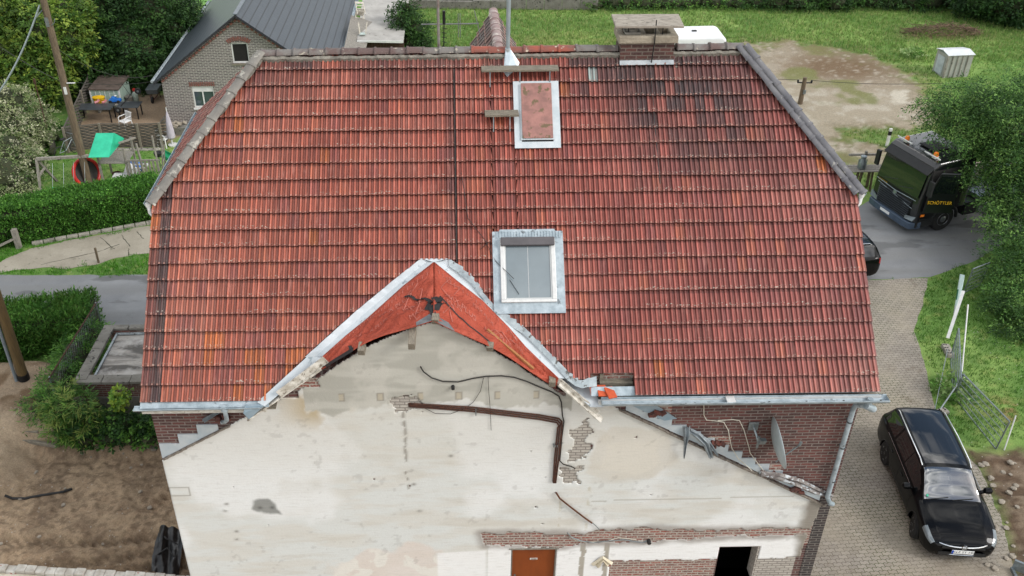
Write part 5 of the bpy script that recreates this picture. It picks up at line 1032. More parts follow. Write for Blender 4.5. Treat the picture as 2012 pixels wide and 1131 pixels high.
for i in range(260):
    a = random.random()*2*PI; r = random.random()**.5; x, y = r*math.cos(a)*2.4, r*math.sin(a)*.8; h = .45*(1-r*r)+.05; t = random.random()*PI; L = random.uniform(.3, .8); dd = Vector((math.cos(t), math.sin(t), random.uniform(-.3, .3)))*L
    b.tube([(x, y, h), tuple(Vector((x, y, h))+dd*.5+Vector((0, 0, .06))), tuple(Vector((x, y, h))+dd)], .014, 4, False)
b.build('branches', mat('dead_twigs', '#7a6650', '#54443a', 8, .95), bp, False)
# ivy and ground growth on the garage front and in its foot
# ============================================================ NEIGHBOUR HOUSE
nh = thing('brick_house', 'small house of mottled grey-brown brick with dark slate-blue roof', 'house', (-3.70, 28.8, 0))
NW, NE, NR, ND = 4.0, 2.35, 5.32, 12.5; sN = (NR-NE)/NW
M['brick_nb'] = mat_brick('mottled_grey_brown_brick', '#6a625f', '#474343', '#a8a49e', .25, .08, .016, None, .9, .4, mort2='#c2bbb0')
M['soldier'] = mat('soldier_course_brick', '#8d5248', '#6e5a52', 12, .9)
W1 = (-.46, .33, 3.05, 4.02); W2 = (-2.62, -1.58, .85, 1.95)
b = MB()
def nz_(x): return NR-abs(x)*sN
xs_ = sorted({-NW, NW, 0, W1[0], W1[1], W2[0], W2[1]})
for x0, x1 in zip(xs_[:-1], xs_[1:]):
    segs = [(0, None)]
    for W in (W1, W2):
        if x0 >= W[0]-1e-6 and x1 <= W[1]+1e-6: segs = [(0, W[2]), (W[3], None)]
    for a, c_ in segs: b.prism([(x0, a), (x1, a), (x1, nz_(x1) if c_ is None else c_), (x0, nz_(x0) if c_ is None else c_)], 0, .3, 'xz')
b.b2((-NW, .3, 0), (-NW+.3, ND, NE)); b.b2((NW-.3, .3, 0), (NW, ND, NE)); b.prism([(-NW+.3, 0), (NW-.3, 0), (NW-.3, NE), (0, NR-.1), (-NW+.3, NE)], ND-.3, ND, 'xz'); b.build('wall', M['brick_nb'], nh)
b = MB(); b.prism([(-NW+.35, .1), (NW-.35, .1), (NW-.35, NE-.2), (0, NR-.5), (-NW+.35, NE-.2)], .9, 1.0, 'xz'); b.build('inner_partition', M['dark'], nh)
k = NT('slate_blue_interlocking_tiles'); o_ = k.sep(k.tc.outputs['Object']); sx = k.math('FRACT', k.math('MULTIPLY', o_[1], 3.3)); dz = k.math('FRACT', k.math('MULTIPLY', o_[0], 3.4))
ln = k.math('MAXIMUM', k.math('GREATER_THAN', sx, .93), k.math('GREATER_THAN', dz, .86)); c = k.mix(ln, k.mix(k.noise(k.tc.outputs['Object'], 2, 3), lin('#394047'), lin('#454c53')), lin('#23272b')); k.bump(k.math('ADD', dz, k.math('MULTIPLY', sx, .4)), .6, .03)
M['slate'] = k.done(c, .42, 0, .5)
e = .28
for sg in (-1, 1):
    b = MB(); b.slab([(0, -e, NR+.12), (sg*(NW+.30), -e, NE-.30*sN+.12), (sg*(NW+.30), ND+e, NE-.30*sN+.12), (0, ND+e, NR+.12)] if sg > 0 else [(0, ND+e, NR+.12), (-(NW+.30), ND+e, NE-.30*sN+.12), (-(NW+.30), -e, NE-.30*sN+.12), (0, -e, NR+.12)], -.10)
    b.build('roof', M['slate'], nh)
b = MB(); b.beam((0, -e-.02, NR+.14), (0, ND+e, NR+.14), .20, .05); b.build('ridge_tiles', mat('slate_ridge', '#5d656c', '#6a7278', 3, .45), nh, bevel=.02)
gutter('gutter', (NW+.36, -e, NE-.05), (NW+.36, ND+e, NE-.05), .08, parent=nh, m='zinc'); gutter('gutter', (-NW-.36, -e, NE-.05), (-NW-.36, ND+e, NE-.05), .07, parent=nh, m='zinc_old')
b = MB()
for sg in (-1, 1):
    b.slab([(0, -e-.03, NR+.02), (sg*(NW+.3), -e-.03, NE-.3*sN+.02), (sg*(NW+.3), -e-.0, NE-.3*sN+.1), (0, -e-.0, NR+.1)], .02)
b.build('verge_board', M['blackmetal'], nh)
b = MB()
for sg in (-1, 1):                                                     # toothed brick corbel under the verge
    for i in range(22): t = (i+.5)/22; x = sg*NW*t; b.box((x, -.05, NR-abs(x)*sN-.16), (.13, .10, .09), (0, sg*.63, 0))
b.build('corbel_course', M['soldier'], nh)
for W, lab in ((W1, 0), (W2, 1)):
    f = MB(); x0, x1, z0, z1 = W; t = .06
    if lab: f.b2((x0, .05, z1-.30), (x1, .12, z1))
    f.b2((x0, .06, z0), (x0+t, .13, z1)); f.b2((x1-t, .06, z0), (x1, .13, z1)); f.b2((x0+t, .06, z0), (x1-t, .13, z0+.07)); f.b2((x0+t, .06, z1-t), (x1-t, .13, z1))
    if lab: f.b2((x0+.45, .062, z0+.07), (x0+.51, .13, z1-.30))
    wv = f.build('window', M['white_plastic'], nh); f = MB(); f.b2((x0+t, .09, z0+.07), (x1-t, .10, z1-t-(.24 if lab else 0))); f.build('pane', M['winglass'] if lab else M['dark'], wv)
    f = MB(); n = 9 if lab else 11
    if lab:
        for i in range(n+3): f.box((x0-.1+(x1-x0+.2)*(i+.5)/(n+3), -.015, z1+.10), (.07, .04, .20))
    else:
        for i in range(n): a = -.55+1.1*i/(n-1); f.box(((x0+x1)/2+math.sin(a)*.95, -.015, z1-.72+math.cos(a)*.95), (.075, .04, .2), (0, a, 0))
    f.build('lintel', M['soldier'], nh); f = MB(); f.b2((x0-.05, -.06, z0-.08), (x1+.05, .06, z0-.003)); f.build('sill', M['oldwood'] if not lab else M['white_plastic'], nh)
# ---- rear cross dormer of the main house
b = MB(); DXc, DZr, DY1 = 7.19, 11.42, 8.9; sd_ = 1.62
def dorm(sg):
    def pl(y, s, h=0): a = math.atan(sd_); return (DXc+sg*(s*math.cos(a)+h*math.sin(a)), y, DZr-s*math.sin(a)+h*math.cos(a))
    return pl
dk = rgb('#4a3a39')
for sg in (-1, 1):
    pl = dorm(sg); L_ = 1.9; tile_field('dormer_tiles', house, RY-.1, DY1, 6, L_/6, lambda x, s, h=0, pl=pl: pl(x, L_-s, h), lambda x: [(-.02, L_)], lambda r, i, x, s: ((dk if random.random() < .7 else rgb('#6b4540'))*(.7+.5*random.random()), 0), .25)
b = MB(); caps(b, (DXc, RY+.1, DZr+.02), (DXc, DY1+.05, DZr+.02), 9, .12, (0, 0, 1)); b.build('dormer_ridge_tiles', mat('pinkish_ridge', '#8a7470', '#a39490', 3, .8, 0, .4, 20, .01, (1, 1, 1), .4, .6, spots=('#c2bbb0', 6, .58)), house, smooth=True)
b = MB(); b.prism([(DXc-1.0, DZr-1.6), (DXc+1.0, DZr-1.6), (DXc, DZr+.0)], DY1-.15, DY1-.1, 'xz'); 
for sg in (-1, 1): b.beam((DXc, DY1+.02, DZr+.05), (DXc+sg*1.05, DY1+.02, DZr+.05-1.05*sd_), .10, .035)
b.build('dormer_gable', M['oldwood'], house)
# ---- TV aerial behind the ridge
q = WL(862, 80, RY+.25); ta = thing('tv_aerial', 'spindly television aerial on a rusty mast behind the ridge', 'aerial', (q.x, RY+.25, RZ-.15)); x = 0
b = MB(); b.tube([(0, 0, 0), (0, 0, 1.75)], .03, 8); b.build('mast', mat('rusty_mast', '#6f6058', '#8b8a86', 6, .7), ta, smooth=True)
zz = WL(862, 47, RY+.25).z-(RZ-.15); b = MB(); b.tube([(-.36, 0, zz), (.86, .0, zz)], .014, 6)
for xx, hh in ((.42, .22), (.46, .22)): b.tube([(xx, 0, zz-hh*1.3), (xx, 0, zz+hh)], .008, 5)
b.tube([(.76, 0, zz+.28), (.90, .0, zz-.32)], .009, 5); b.build('boom', mat('dull_aerial_grey', '#77787a', '#5f6061', 6, .6), ta)
b = MB(); b.tube([(.12, 0, zz+.28), (.12, 0, zz+.0)], .035, 6); b.tube([(.12, 0, zz), (.10, .02, -.0)], .012, 5)
for i in range(7): z = zz-.08-i*.1; b.tube([(.07, 0, z), (.17, 0, z-.02)], .008, 4)
b.build('element_array', M['blackmetal'], ta)
# ---- backyard shed with flat felt roof, lean-to boards and an upturned chair
sh = thing('garden_outbuilding', 'low wooden shed with wide pale grey felt roof behind the ridge', 'shed', (2.3, 34, 0))
b = MB(); b.slab([(-1.05, -.3, 2.42), (1.35, -.35, 2.36), (1.5, 9, 2.75), (-1.3, 9, 2.75)], -.08); b.build('roof', mat('pale_roofing_felt', '#b3b0aa', '#9b9892', 1.5, .9, 0, .3, 20, .01, spots=('#77736c', 5, .64)), sh)
b = MB(); b.slab([(-1.05, -.32, 2.35), (1.35, -.37, 2.29), (1.35, -.37, 2.41), (-1.05, -.32, 2.45)], .03); b.build('roof_edge', M['white_plastic'], sh)
b = MB()
for i in range(14): b.b2((-.75+i*.15, -.0-.004*(i % 2), 0), (-.75+i*.15+.14, .05, 2.30))
b.b2((-.8, .05, 0), (-.76, 8, 2.3)); b.b2((1.28, .05, 0), (1.32, 8, 2.3)); b.build('board_wall', mat('dark_red_brown_boards', '#4f352a', '#38271f', 5, .85, 0, .3, 20), sh)
b = MB(); b.b2((-.88, -.06, 0), (-.78, .04, 2.3)); b.build('post', M['greywood'], sh)
lt = thing('board_ramp', 'weathered plywood lean-to roof between the slate-blue roof and the felt-roofed shed', 'lean-to roof', (.9, 33.6, 0)); b = MB(); b.slab([(-.25, -.8, 2.35), (.85, -.55, 2.25), (1.0, 2.9, 2.5), (-.2, 3.4, 2.75)], -.04); b.build('board', M['greywood'], lt)
b = MB(); b.b2((-.2, -.5, 0), (-.1, -.4, 2.28)); b.b2((.68, -.35, 0), (.78, -.25, 2.2)); b.build('post', M['greywood'], lt)
fb = thing('freezer_box', 'grey metal cabinet standing in the dark gap under the plywood lean-to', 'cabinet', (.95, 33.0, 0)); b = MB(); b.box((0, 0, .6), (.55, .5, 1.2)); o = b.build('casing', mat('dull_grey_paint', '#85898a', '#72777a', 4, .6), fb, bevel=.02); b = MB(); b.box((0, 0, 1.23), (.58, .53, .05)); b.build('lid', M['galv'], fb, bevel=.01)
def plastic_chair(label, loc, rot=(0, 0, 0), group=None, m='white_plastic'):
    th = thing('garden_chair', label, 'chair', loc, 0, group); th.rotation_euler = rot
    b = MB(); b.box((0, 0, .42), (.46, .44, .03)); b.build('seat', M[m], th, bevel=.012)
    b = MB(); [b.box((x*.10-.20+0, -.23, .62), (.05, .02, .40), (.18, 0, 0)) for x in range(5)]; b.box((0, -.265, .80), (.48, .03, .07), (.18, 0, 0)); b.build('backrest', M[m], th, bevel=.008)
    for x in (-.21, .21):
        for y in (-.20, .20): b = MB(); b.beam((x, y, .42), (x*1.15, y*1.15, 0), .045, .045); b.build('leg', M[m], th, bevel=.008)
        b = MB(); b.tube([(x, .19, .42), (x*1.05, .19, .60), (x*1.05, .12, .64), (x*1.05, -.22, .64)], .02, 6); b.build('armrest', M[m], th)
    return th
def old_chair(label, loc, rot):
    th = thing('wooden_chair', label, 'chair', loc); th.rotation_euler = rot; w_ = mat('cream_painted_wood', '#cfc9bb', '#aaa394', 8, .8)
    b = MB(); b.box((0, 0, .45), (.48, .46, .03)); b.build('seat', w_, th); b = MB(); b.box((0, -.22, .95), (.48, .025, .16)); b.box((0, -.22, .70), (.44, .02, .06)); b.build('backrest', w_, th)
    for x in (-.22, .22):
        b = MB(); b.beam((x, -.22, 0), (x, -.22, 1.0), .045, .045); b.build('leg', w_, th); b = MB(); b.beam((x, .20, 0), (x, .20, .45), .045, .045); b.build('leg', w_, th)
    b = MB(); b.box((0, .20, .2), (.42, .025, .03)); b.box((0, -.22, .25), (.42, .025, .03)); b.build('stretcher', w_, th); return th
q = G(705, 45, 2.55); old_chair('cream wooden chair lying on its back on the felt roof', (q.x+.1, q.y+.35, 2.75), (math.radians(-68), .15, .25))
th = thing('wooden_stool', 'small upturned cream stool with splayed legs at the edge of the felt roof', 'stool', tuple(G(715, 66, 2.5))); w_ = mat('cream_stool', '#c9c3b4', '#a59e8f', 8, .8)
b = MB(); b.box((-.05, -.10, .04), (.34, .30, .03)); b.build('seat', mat('mint_seat', '#b9c8c2'), th)
for x in (-.15, .15):
    for y in (-.12, .12): b = MB(); b.beam((x-.05, y-.1, .05), (x*1.5-.05, y+.25, .5), .04, .04); b.build('leg', w_, th)
bw = thing('block_wall', 'dark grey concrete block wall at the back of the meadow', 'wall', (4.0, 47.2, 0)); b = MB()
A_, B_ = Vector((-1.0, .05, 0)), Vector((11.6, -.9, 0)); dd = (B_-A_)/11
for i in range(11): 
    hh = .55+.25*(i > 5); 
    if i in (2, 3): hh = .5
    b.beam(A_+dd*i+Vector((0, 0, hh/2)), A_+dd*(i+.985)+Vector((0, 0, hh/2)), .25, hh)
b.build('blocks', M['concrete_d'], bw, bevel=.02)
b = MB(); fl_ = thing('spare_rubble_heap', 'clutter of boards and stones behind the slate-blue roof edge', 'clutter', (1.0, 40.0, 0))
for i in range(9): b.box((random.uniform(-.5, .5), random.uniform(-.5, .5), .1+.05*i % .3), (random.uniform(.3, .9), .12, .06), (random.random()*.4, .1, random.random()*3))
b.build('boards', M['greywood'], fl_)
# ============================================================ GARDEN ON THE LEFT
M['fence'] = mat('weathered_dark_fence_wood', '#6a655d', '#35322d', 7, .9, 0, .5, 30, .01, (2, 2, 6), .3, .7)
def fence_panel(b, A, B, h, n=15):
    A, B = Vector(A), Vector(B); L = (B-A).length; d = (B-A)/L; s = Vector((-d.y, d.x, 0)); 
    for i in range(n):
        z = .06+(h-.1)*(i+.5)/n; m = int(L/.22)+1; P = [A+d*L*j/m+s*(.025*math.sin(PI*(j+i)))+s*.02*(1 if (j+i) % 2 else -1)+Vector((0, 0, z+random.uniform(-.006, .006))) for j in range(m+1)]
        k0 = len(b.v); hh = (h/n)*.40
        for p in P: b.v += [tuple(p-Vector((0, 0, hh))), tuple(p+Vector((0, 0, hh)))]
        for j in range(m): b.f.append([k0+2*j, k0+2*j+2, k0+2*j+3, k0+2*j+1]); b.m.append(0)
    b.beam(A+Vector((0, 0, h)), B+Vector((0, 0, h)), .05, .035)
PB = [G(136, 299), G(206, 291), G(279, 291.5), G(322, 290)]; fh = HT(PB[1].x, PB[1].y, 243)
wf = thing('woven_fence', 'weathered grey woven-slat fence around the cluttered dirt yard', 'fence', PB[0]); o0 = PB[0]; BK = Vector(G(182, 232)); RW = Vector(G(333, 274))
b = MB()
for A, B in zip(PB[:-1], PB[1:]): b = MB(); fence_panel(b, A-o0, B-o0, fh); b.build('slat_panel', M['fence'], wf)
b = MB(); L0 = PB[0]; L1 = Vector((-12.55, 32.6, 0)); mid = L0.lerp(L1, .33), L0.lerp(L1, .66)
for A, B in ((L0, mid[0]), (mid[0], mid[1]), (mid[1], L1)): b = MB(); fence_panel(b, A-o0, B-o0, fh*.98); b.build('slat_panel', M['fence'], wf)
b = MB(); fence_panel(b, PB[3]-o0, RW-o0, fh*.98); b.build('slat_panel', M['fence'], wf)
for p in PB+[mid[0], mid[1], L1]: b = MB(); b.box((p.x-o0.x, p.y-o0.y-.05, fh/2+.02), (.09, .09, fh+.06)); b.build('post', M['oldwood'], wf)
b = MB(); 
for i in range(10): a = PB[1]+(PB[3]-PB[1])*(i/10)+Vector((0, -.25, 0)); b.box((a.x-PB[1].x, a.y-PB[1].y, .03), (.36, .22, .1), (0, 0, random.uniform(-.2, .2)))
tag(b.build('edging_stones', M['concrete'], bevel=.02), 'row of pale flat stones edging the lawn in front of the slat fence', 'edging'); bpy.data.objects['edging_stones'].location = PB[1]
# tin shed
s0 = G(184, 212); ts = thing('tin_shed', 'pale mint-green metal shed with rusty roof in the dirt yard', 'shed', s0, math.radians(-4)); sh_ = HT(s0.x, s0.y, 176)
b = MB(); b.b2((0, 0, 0), (1.45, 1.5, sh_))
b.build('body', mat('mint_green_sheet', '#a9bdb0', '#93a89c', 2, .6, .1, .2, 9, .01, (6, 6, .5)), ts); b = MB(); b.slab([(-.06, -.06, sh_+.0), (1.52, -.06, sh_+.0), (1.52, 1.6, sh_+.12), (-.06, 1.6, sh_+.12)], .05); b.build('roof', mat('rust_stained_roof', '#5f5149', '#40382f', 4, .85, 0, .4, 20), ts)
b = MB()
for i in range(6): b.b2((.02+i*.24, -.015, .02), (.02+i*.24+.02, 0, sh_-.02))
b.b2((1.45, .0, 0), (1.52, .05, sh_)); b.b2((-.03, -.02, 0), (.02, .03, sh_)); b.build('corner_trim', M['white_plastic'], ts)
# two black tables with clutter
def table(label, c, L, W, h, rz):
    th = thing('garden_table', label, 'table', c, rz); b = MB(); b.box((0, 0, h), (L, W, .04)); b.build('tabletop', mat('dark_slate_top', '#33373a', '#43484b', 3, .35), th, bevel=.01)
    for x in (-1, 1):
        for y in (-1, 1): b = MB(); b.beam((x*(L/2-.1), y*(W/2-.08), 0), (x*(L/2-.1), y*(W/2-.08), h-.02), .05, .05); b.build('leg', M['blackmetal'], th)
    return th
t1 = Vector(G(186, 246)); t1.y += .6; table('long dark tabletop just behind the slat fence', (t1.x, t1.y, 0), 1.75, .8, .72, -.02)
t2 = t1+Vector((1.55, .35, 0)); table('smaller dark table under the sack truck', (t2.x, t2.y, 0), 1.1, .8, .66, -.02)
t3 = Vector((t1.x+.45, t1.y+1.05, 0)); th = thing('grey_bench', 'low grey bench behind the long dark tabletop', 'bench', t3); b = MB(); b.box((0, 0, .45), (1.6, .45, .06)); b.build('seat', M['concrete'], th, bevel=.01); b = MB(); [b.box((x, 0, .21), (.1, .4, .42)) for x in (-.65, .65)]; b.build('legs', M['concrete_d'], th)
th = thing('laundry_basket', 'yellow slotted plastic basket on the low grey bench', 'basket', (t3.x-.62, t3.y+.05, .48)); ym = mat('yellow_plastic', '#e3b616', '#c99c10', 5, .4)
b = MB(); n = 20
for z, r in ((.0, .17), (.10, .19), (.20, .21), (.28, .235)): b.lathe([(r-.012, z), (r+.012, z), (r+.012, z+.035), (r-.012, z+.035)], n=n, sc=(1.25, .9))
for i in range(n): a = i*2*PI/n; b.beam((.17*1.25*math.cos(a), .17*.9*math.sin(a), 0), (.235*1.25*math.cos(a), .235*.9*math.sin(a), .28), .02, .012)
b.lathe([(0.001, 0), (.17, 0), (.17, .02), (.001, .02)], n=n, sc=(1.25, .9)); b.build('basket_body', ym, th)
th = thing('toy_car', 'blue plastic ride-on toy car on the low grey bench', 'toy', (t3.x+.18, t3.y+.05, .48)); bm_ = mat('blue_plastic', '#1f6fc4', '#185aa5', 5, .35)
b = MB(); b.box((0, 0, .14), (.62, .30, .14), taper=.85); b.box((-.05, 0, .26), (.28, .24, .12), taper=.7); b.build('toy_body', bm_, th, bevel=.03)
for x in (-.2, .2): 
    for y in (-.15, .15): b = MB(); b.lathe([(.02, -.03), (.085, -.03), (.085, .03), (.02, .03)], (x, y, .085), 14, 'y'); b.build('wheel', M['black_rubber'], th)
b = MB(); b.lathe([(.03, 0), (.07, .02), (.03, .05)], (.06, 0, .34), 10); b.build('steering_wheel', M['white_plastic'], th)
pk = mat('pink_cloth', '#c98f8f', '#b56f72', 5, .9)
th = thing('pink_shoes', 'pair of pink rubber boots lying between the bench and tabletop', 'boots', (t1.x+.0, t1.y+.34, .745)); 
for dx, rz in ((-.12, .3), (.25, -.5)): b = MB(); b.tube([(dx, 0, .05), (dx+.12*math.cos(rz), .1, .06), (dx+.2*math.cos(rz), .16, .14)], [.06, .055, .07], 9); b.build('boot', pk, th, smooth=True)
th = thing('sack_truck', 'black two-wheeled sack truck lying across the dark tables', 'sack truck', (t2.x-.1, t2.y+.1, .78)); b = MB(); 
for y in (-.16, .16): b.tube([(-.35, y-.3, -.2), (0, y, .1), (.25, y+.25, .38)], .018, 7)
for t in (.2, .5, .8): b.tube([(-.35+.6*t, -.46+.55*t, -.18+.56*t), (-.35+.6*t, -.14+.55*t, -.18+.56*t)], .012, 6)
b.tube([(.2, .05, .3), (-.25, .5, .75)], .012, 6); b.build('frame', M['blackmetal'], th)
for p in ((-.35, -.5, -.22), (.42, .62, .30)): b = MB(); b.lathe([(.05, -.035), (.15, -.04), (.17, 0), (.15, .04), (.05, .035)], p, 18, 'y'); w_ = b.build('wheel', M['black_rubber'], th, smooth=True); b = MB(); b.lathe([(.02, -.045), (.06, -.045), (.06, .045), (.02, .045)], p, 10, 'y'); b.build('rim', M['galv'], w_)
plastic_chair('white plastic armchair inside the fence beside the dark tables', tuple(G(249, 253)), (0, 0, 2.5)); plastic_chair('white plastic armchair outside the fence beside the folded parasol', tuple(G(325, 287)), (0, 0, -1.9))
p = G(340, 286); th = thing('folded_parasol', 'folded pale lilac garden parasol against the brick wall', 'parasol', p); b = MB(); b.lathe([(.10, .35), (.19, .45), (.17, .8), (.12, 1.2), (.05, 1.62), (.02, 1.72)], n=14); o = b.build('canopy', mat('lilac_cloth', '#c3bcc6', '#a8a1ac', 3, .85, 0, .5, 12, .03, (6, 6, 1)), th, smooth=True)
b = MB(); b.tube([(0, 0, 0), (0, 0, 1.9)], .02, 8); b.lathe([(.2, 0), (.22, .08), (.05, .1)], n=14); b.build('pole', M['white_plastic'], th)
th = thing('stone_planter', 'low wall of pale stones at the foot of the brick house', 'planter', tuple(G(356, 262))); b = MB(); [b.box((random.uniform(-.4, .4), random.uniform(-.2, .2), .45+random.uniform(0, .08)), (.2, .16, .1), (random.random(), random.random(), 0)) for _ in range(12)]; b.build('stones', M['rubble'], th, bevel=.03); b = MB(); b.box((0, 0, .2), (1.1, .5, .4)); b.build('base', M['concrete_d'], th, bevel=.02)
p = G(268, 201); th = thing('gas_bottle', 'pale grey gas bottle with a red cap beside the tin shed', 'gas bottle', p); b = MB(); b.lathe([(.12, 0), (.15, .05), (.15, .5), (.10, .6), (.05, .62)], n=16); b.build('cylinder', mat('grey_green_paint', '#9aa79a', '#87948a', 6, .6), th, smooth=True); b = MB(); b.lathe([(.07, .6), (.09, .64), (.08, .74), (.03, .75)], n=12); b.build('cap', mat('red_paint', '#b3261c', '#8f1e16', 6, .5), th, smooth=True)
p = G(255, 203); th = thing('lidded_tub', 'grey lidded tub between the tin shed and the gas bottle', 'tub', p); b = MB(); b.lathe([(.17, 0), (.20, .35), (.21, .36), (.21, .40), (.02, .42)], n=14); b.build('tub', M['concrete_d'], th)
p = G(305, 196); th = thing('wheelbarrow', 'old grey wheelbarrow with maroon frame by the brick house corner', 'wheelbarrow', p); b = MB(); m0 = len(b.v)
b.box((0, .1, .55), (.55, .75, .28), taper=1.15); b.build('tray', mat('dull_zinc_tray', '#6c7375', '#565c5e', 5, .5, .4), th, bevel=.02); b = MB(); 
for x in (-.22, .22): b.tube([(x, .75, .50), (x, .0, .32), (x*.3, -.45, .18)], .02, 7); b.tube([(x, .15, .4), (x, .3, .0)], .018, 6)
b.build('frame', mat('maroon_tube', '#5a2a2c', '#4a2426', 5, .6), th); b = MB(); b.lathe([(.04, -.04), (.16, -.04), (.18, 0), (.16, .04), (.04, .04)], (0, -.45, .18), 16, 'x'); b.build('wheel', M['black_rubber'], th)
# swing and play tower
gw = M['greywood']; P1, P2 = G(81, 383), G(112, 356); zt = HT(P1.x, P1.y+.45, 312); sw = thing('swing_frame', 'grey timber swing frame with two green swing seats on the lawn', 'swing', P1); tx = (P2.x-P1.x); ty = (P2.y-P1.y)
ap = Vector((0, .45, zt)); bx2 = Vector(G(205, 340))-P1; bx2.z = zt; 
for a in ((0, 0, 0), (tx, ty, 0)): b = MB(); b.beam(a, tuple(ap), .09, .09); b.build('leg', gw, sw)
b = MB(); b.beam((0, .2, .75), (tx*.55, ty*.62, .95), .07, .07); b.build('cross_brace', gw, sw)
b = MB(); b.beam(tuple(ap), (2.75, .75, zt), .11, .11); b.build('top_beam', gw, sw)
for px_, py_ in ((115, 371), (157, 368)):
    g0 = G(px_, py_, .55)-P1; g0.z = .55; b = MB(); k0 = len(b.v)
    b.tube([(g0.x-.24, g0.y, .62), (g0.x-.15, g0.y, .56), (g0.x, g0.y, .54), (g0.x+.15, g0.y, .56), (g0.x+.24, g0.y, .62)], [.02, .06, .07, .06, .02], 8); s_ = b.build('swing_seat', mat('green_plastic', '#1fa874', '#178c60', 5, .4), sw, smooth=True)
    b = MB(); [b.tube([(g0.x+x, g0.y, .62), (g0.x+x, g0.y*.5+.3, zt)], .008, 4) for x in (-.23, .23)]; b.build('chain', M['galv'], s_)
T0 = Vector((P1.x+2.4, P1.y+.9, 0)); pt = thing('play_tower', 'grey timber play tower with a turquoise tarpaulin roof', 'play tower', T0)
posts = [(0, 0), (1.15, 0), (0, 1.15), (1.15, 1.15)]
for x, y in posts: b = MB(); b.beam((x, y, 0), (x, y, 1.7), .08, .08); b.build('post', gw, pt)
b = MB(); [b.b2((-.05, -.04+i*.125, 1.0), (1.2, .07+i*.125, 1.03)) for i in range(10)]; b.build('platform', gw, pt)
b = MB(); b.slab([(-.25, -.35, 1.45), (.62, -.35, 1.45), (.72, .55, 2.15), (-.05, .55, 2.15)], .015); b.slab([(-.05, .55, 2.15), (.72, .55, 2.15), (.85, 1.2, 1.6), (.05, 1.2, 1.6)], .015); b.add([(.62, -.35, 1.45), (.85, 1.2, 1.6), (.72, .55, 2.15)], [(0, 1, 2)]); b.build('tarpaulin_roof', mat('turquoise_tarpaulin', '#33c49a', '#27ae88', 3, .5, 0, .2, 8, .02), pt)
b = MB()
for i in range(8): b.b2((1.25+i*.17, -.06, .15), (1.25+i*.17+.09, -.03, 1.15))
b.beam((1.15, -.045, 1.15), (2.6, -.045, 1.15), .05, .07); b.beam((1.15, -.045, .35), (2.6, -.045, .35), .05, .07); b.build('balustrade', gw, pt)
for a, c_ in (((2.5, 0, 0), (2.45, .1, 2.2)), ((1.9, -.1, 0), (1.75, 0, 1.9)), ((1.3, 1.3, 1.6), (1.0, .1, 1.9)), ((2.45, 1.1, 0), (2.45, 1.1, 1.6))): b = MB(); b.beam(a, c_, .07, .07); b.build('upright', gw, pt)
b = MB(); [b.beam((2.5, y, .0), (2.75, y, 1.6), .05, .05) for y in (.15, .5)]; [b.beam((2.5+.25*t, .15, 1.6*t), (2.5+.25*t, .5, 1.6*t), .04, .03) for t in (.2, .4, .6, .8)]; b.build('ladder', gw, pt)
b = MB(); b.slab([(2.5, .6, 1.0), (2.5, 1.05, 1.0), (3.3, 1.05, .45), (3.3, .6, .45)][::-1], .03); b.beam((2.5, .58, 1.06), (3.35, .58, .5), .03, .14); b.beam((2.5, 1.07, 1.06), (3.35, 1.07, .5), .03, .14); b.build('slide', mat('dark_green_plastic', '#1a8a5c', '#136e48', 5, .4), pt)
b = MB(); b.beam((-.1, -.35, .06), (1.5, -.35, .06), .3, .04); b.beam((0, -.5, .3), (1.4, -.5, .3), .06, .04); b.build('ground_boards', gw, pt)
for (dx, dy, r, h, lab, m_) in ((.55, -.35, .17, .26, 'dark plant pot under the front boards of the play tower', 'black_rubber'), (.5, .35, .18, .3, 'brown plant pot in the shade under the tower platform', 'rust')):
    th = thing('plant_pot', lab, 'pot', (T0.x+dx, T0.y+dy, .09)); b = MB(); b.lathe([(r*.75, 0), (r, h), (r*1.05, h), (r*1.05, h-.03), (r*.9, h-.02), (.01, h-.06)], n=16); b.build('pot', M[m_], th, smooth=True); b = MB(); b.lathe([(r*.85, h-.05), (.01, h-.03)], n=14); b.build('soil', M['dark'], th)
th = thing('storage_crate', 'white plastic crate below the tower balustrade', 'crate', (T0.x+.75, T0.y+.05, 0)); b = MB(); b.box((0, 0, .25), (.5, .35, .3), taper=1.08); b.build('box', M['white_plastic'], th, bevel=.02); b = MB(); b.box((0, 0, .42), (.56, .4, .03)); b.build('lid', M['white_plastic'], th)
th = thing('net_ring', 'large red rimmed ring with dark net leaning behind the leaning pole', 'trampoline ring', tuple(G(176, 362))); th.rotation_euler = (math.radians(68), 0, math.radians(52)); th.location.z = .58
b = MB(); N_ = 40; b.tube([(.58*math.cos(t*2*PI/N_), .58*math.sin(t*2*PI/N_), 0) for t in range(N_+1)], .075, 9, False); b.build('rim', mat('red_padding', '#c5281f', '#a81f18', 5, .45), th, smooth=True); b = MB(); b.lathe([(.56, -.01), (.01, -.012)], n=30); b.build('net', mat('dark_net', '#2b2a28', '#3c3a36', 20, .8), th)
th = thing('blue_sandbox', 'blue plastic tray on the lawn beside the play tower', 'tray', tuple(G(268, 338))); b = MB(); b.box((0, 0, .28), (.55, .45, .22), (.1, .25, .3), taper=1.2); b.build('tray', bm_, th, bevel=.03); b = MB(); [b.beam((x, y, 0), (-x, y, .3), .03, .03) for x in (-.2, .2) for y in (-.15, .15)]; b.build('legs', bm_, th)
th = thing('white_tent_cloth', 'white cloth draped over a frame between the tower and the blue tray', 'cloth', tuple(G(256, 352))); b = MB(); b.add([(-.35, -.2, 0), (.3, -.25, .1), (.0, .1, .85), (.45, .25, .3), (-.3, .3, .2)], [(0, 1, 2), (1, 3, 2), (3, 4, 2), (4, 0, 2)]); b.build('cloth', M['white_plastic'], th)
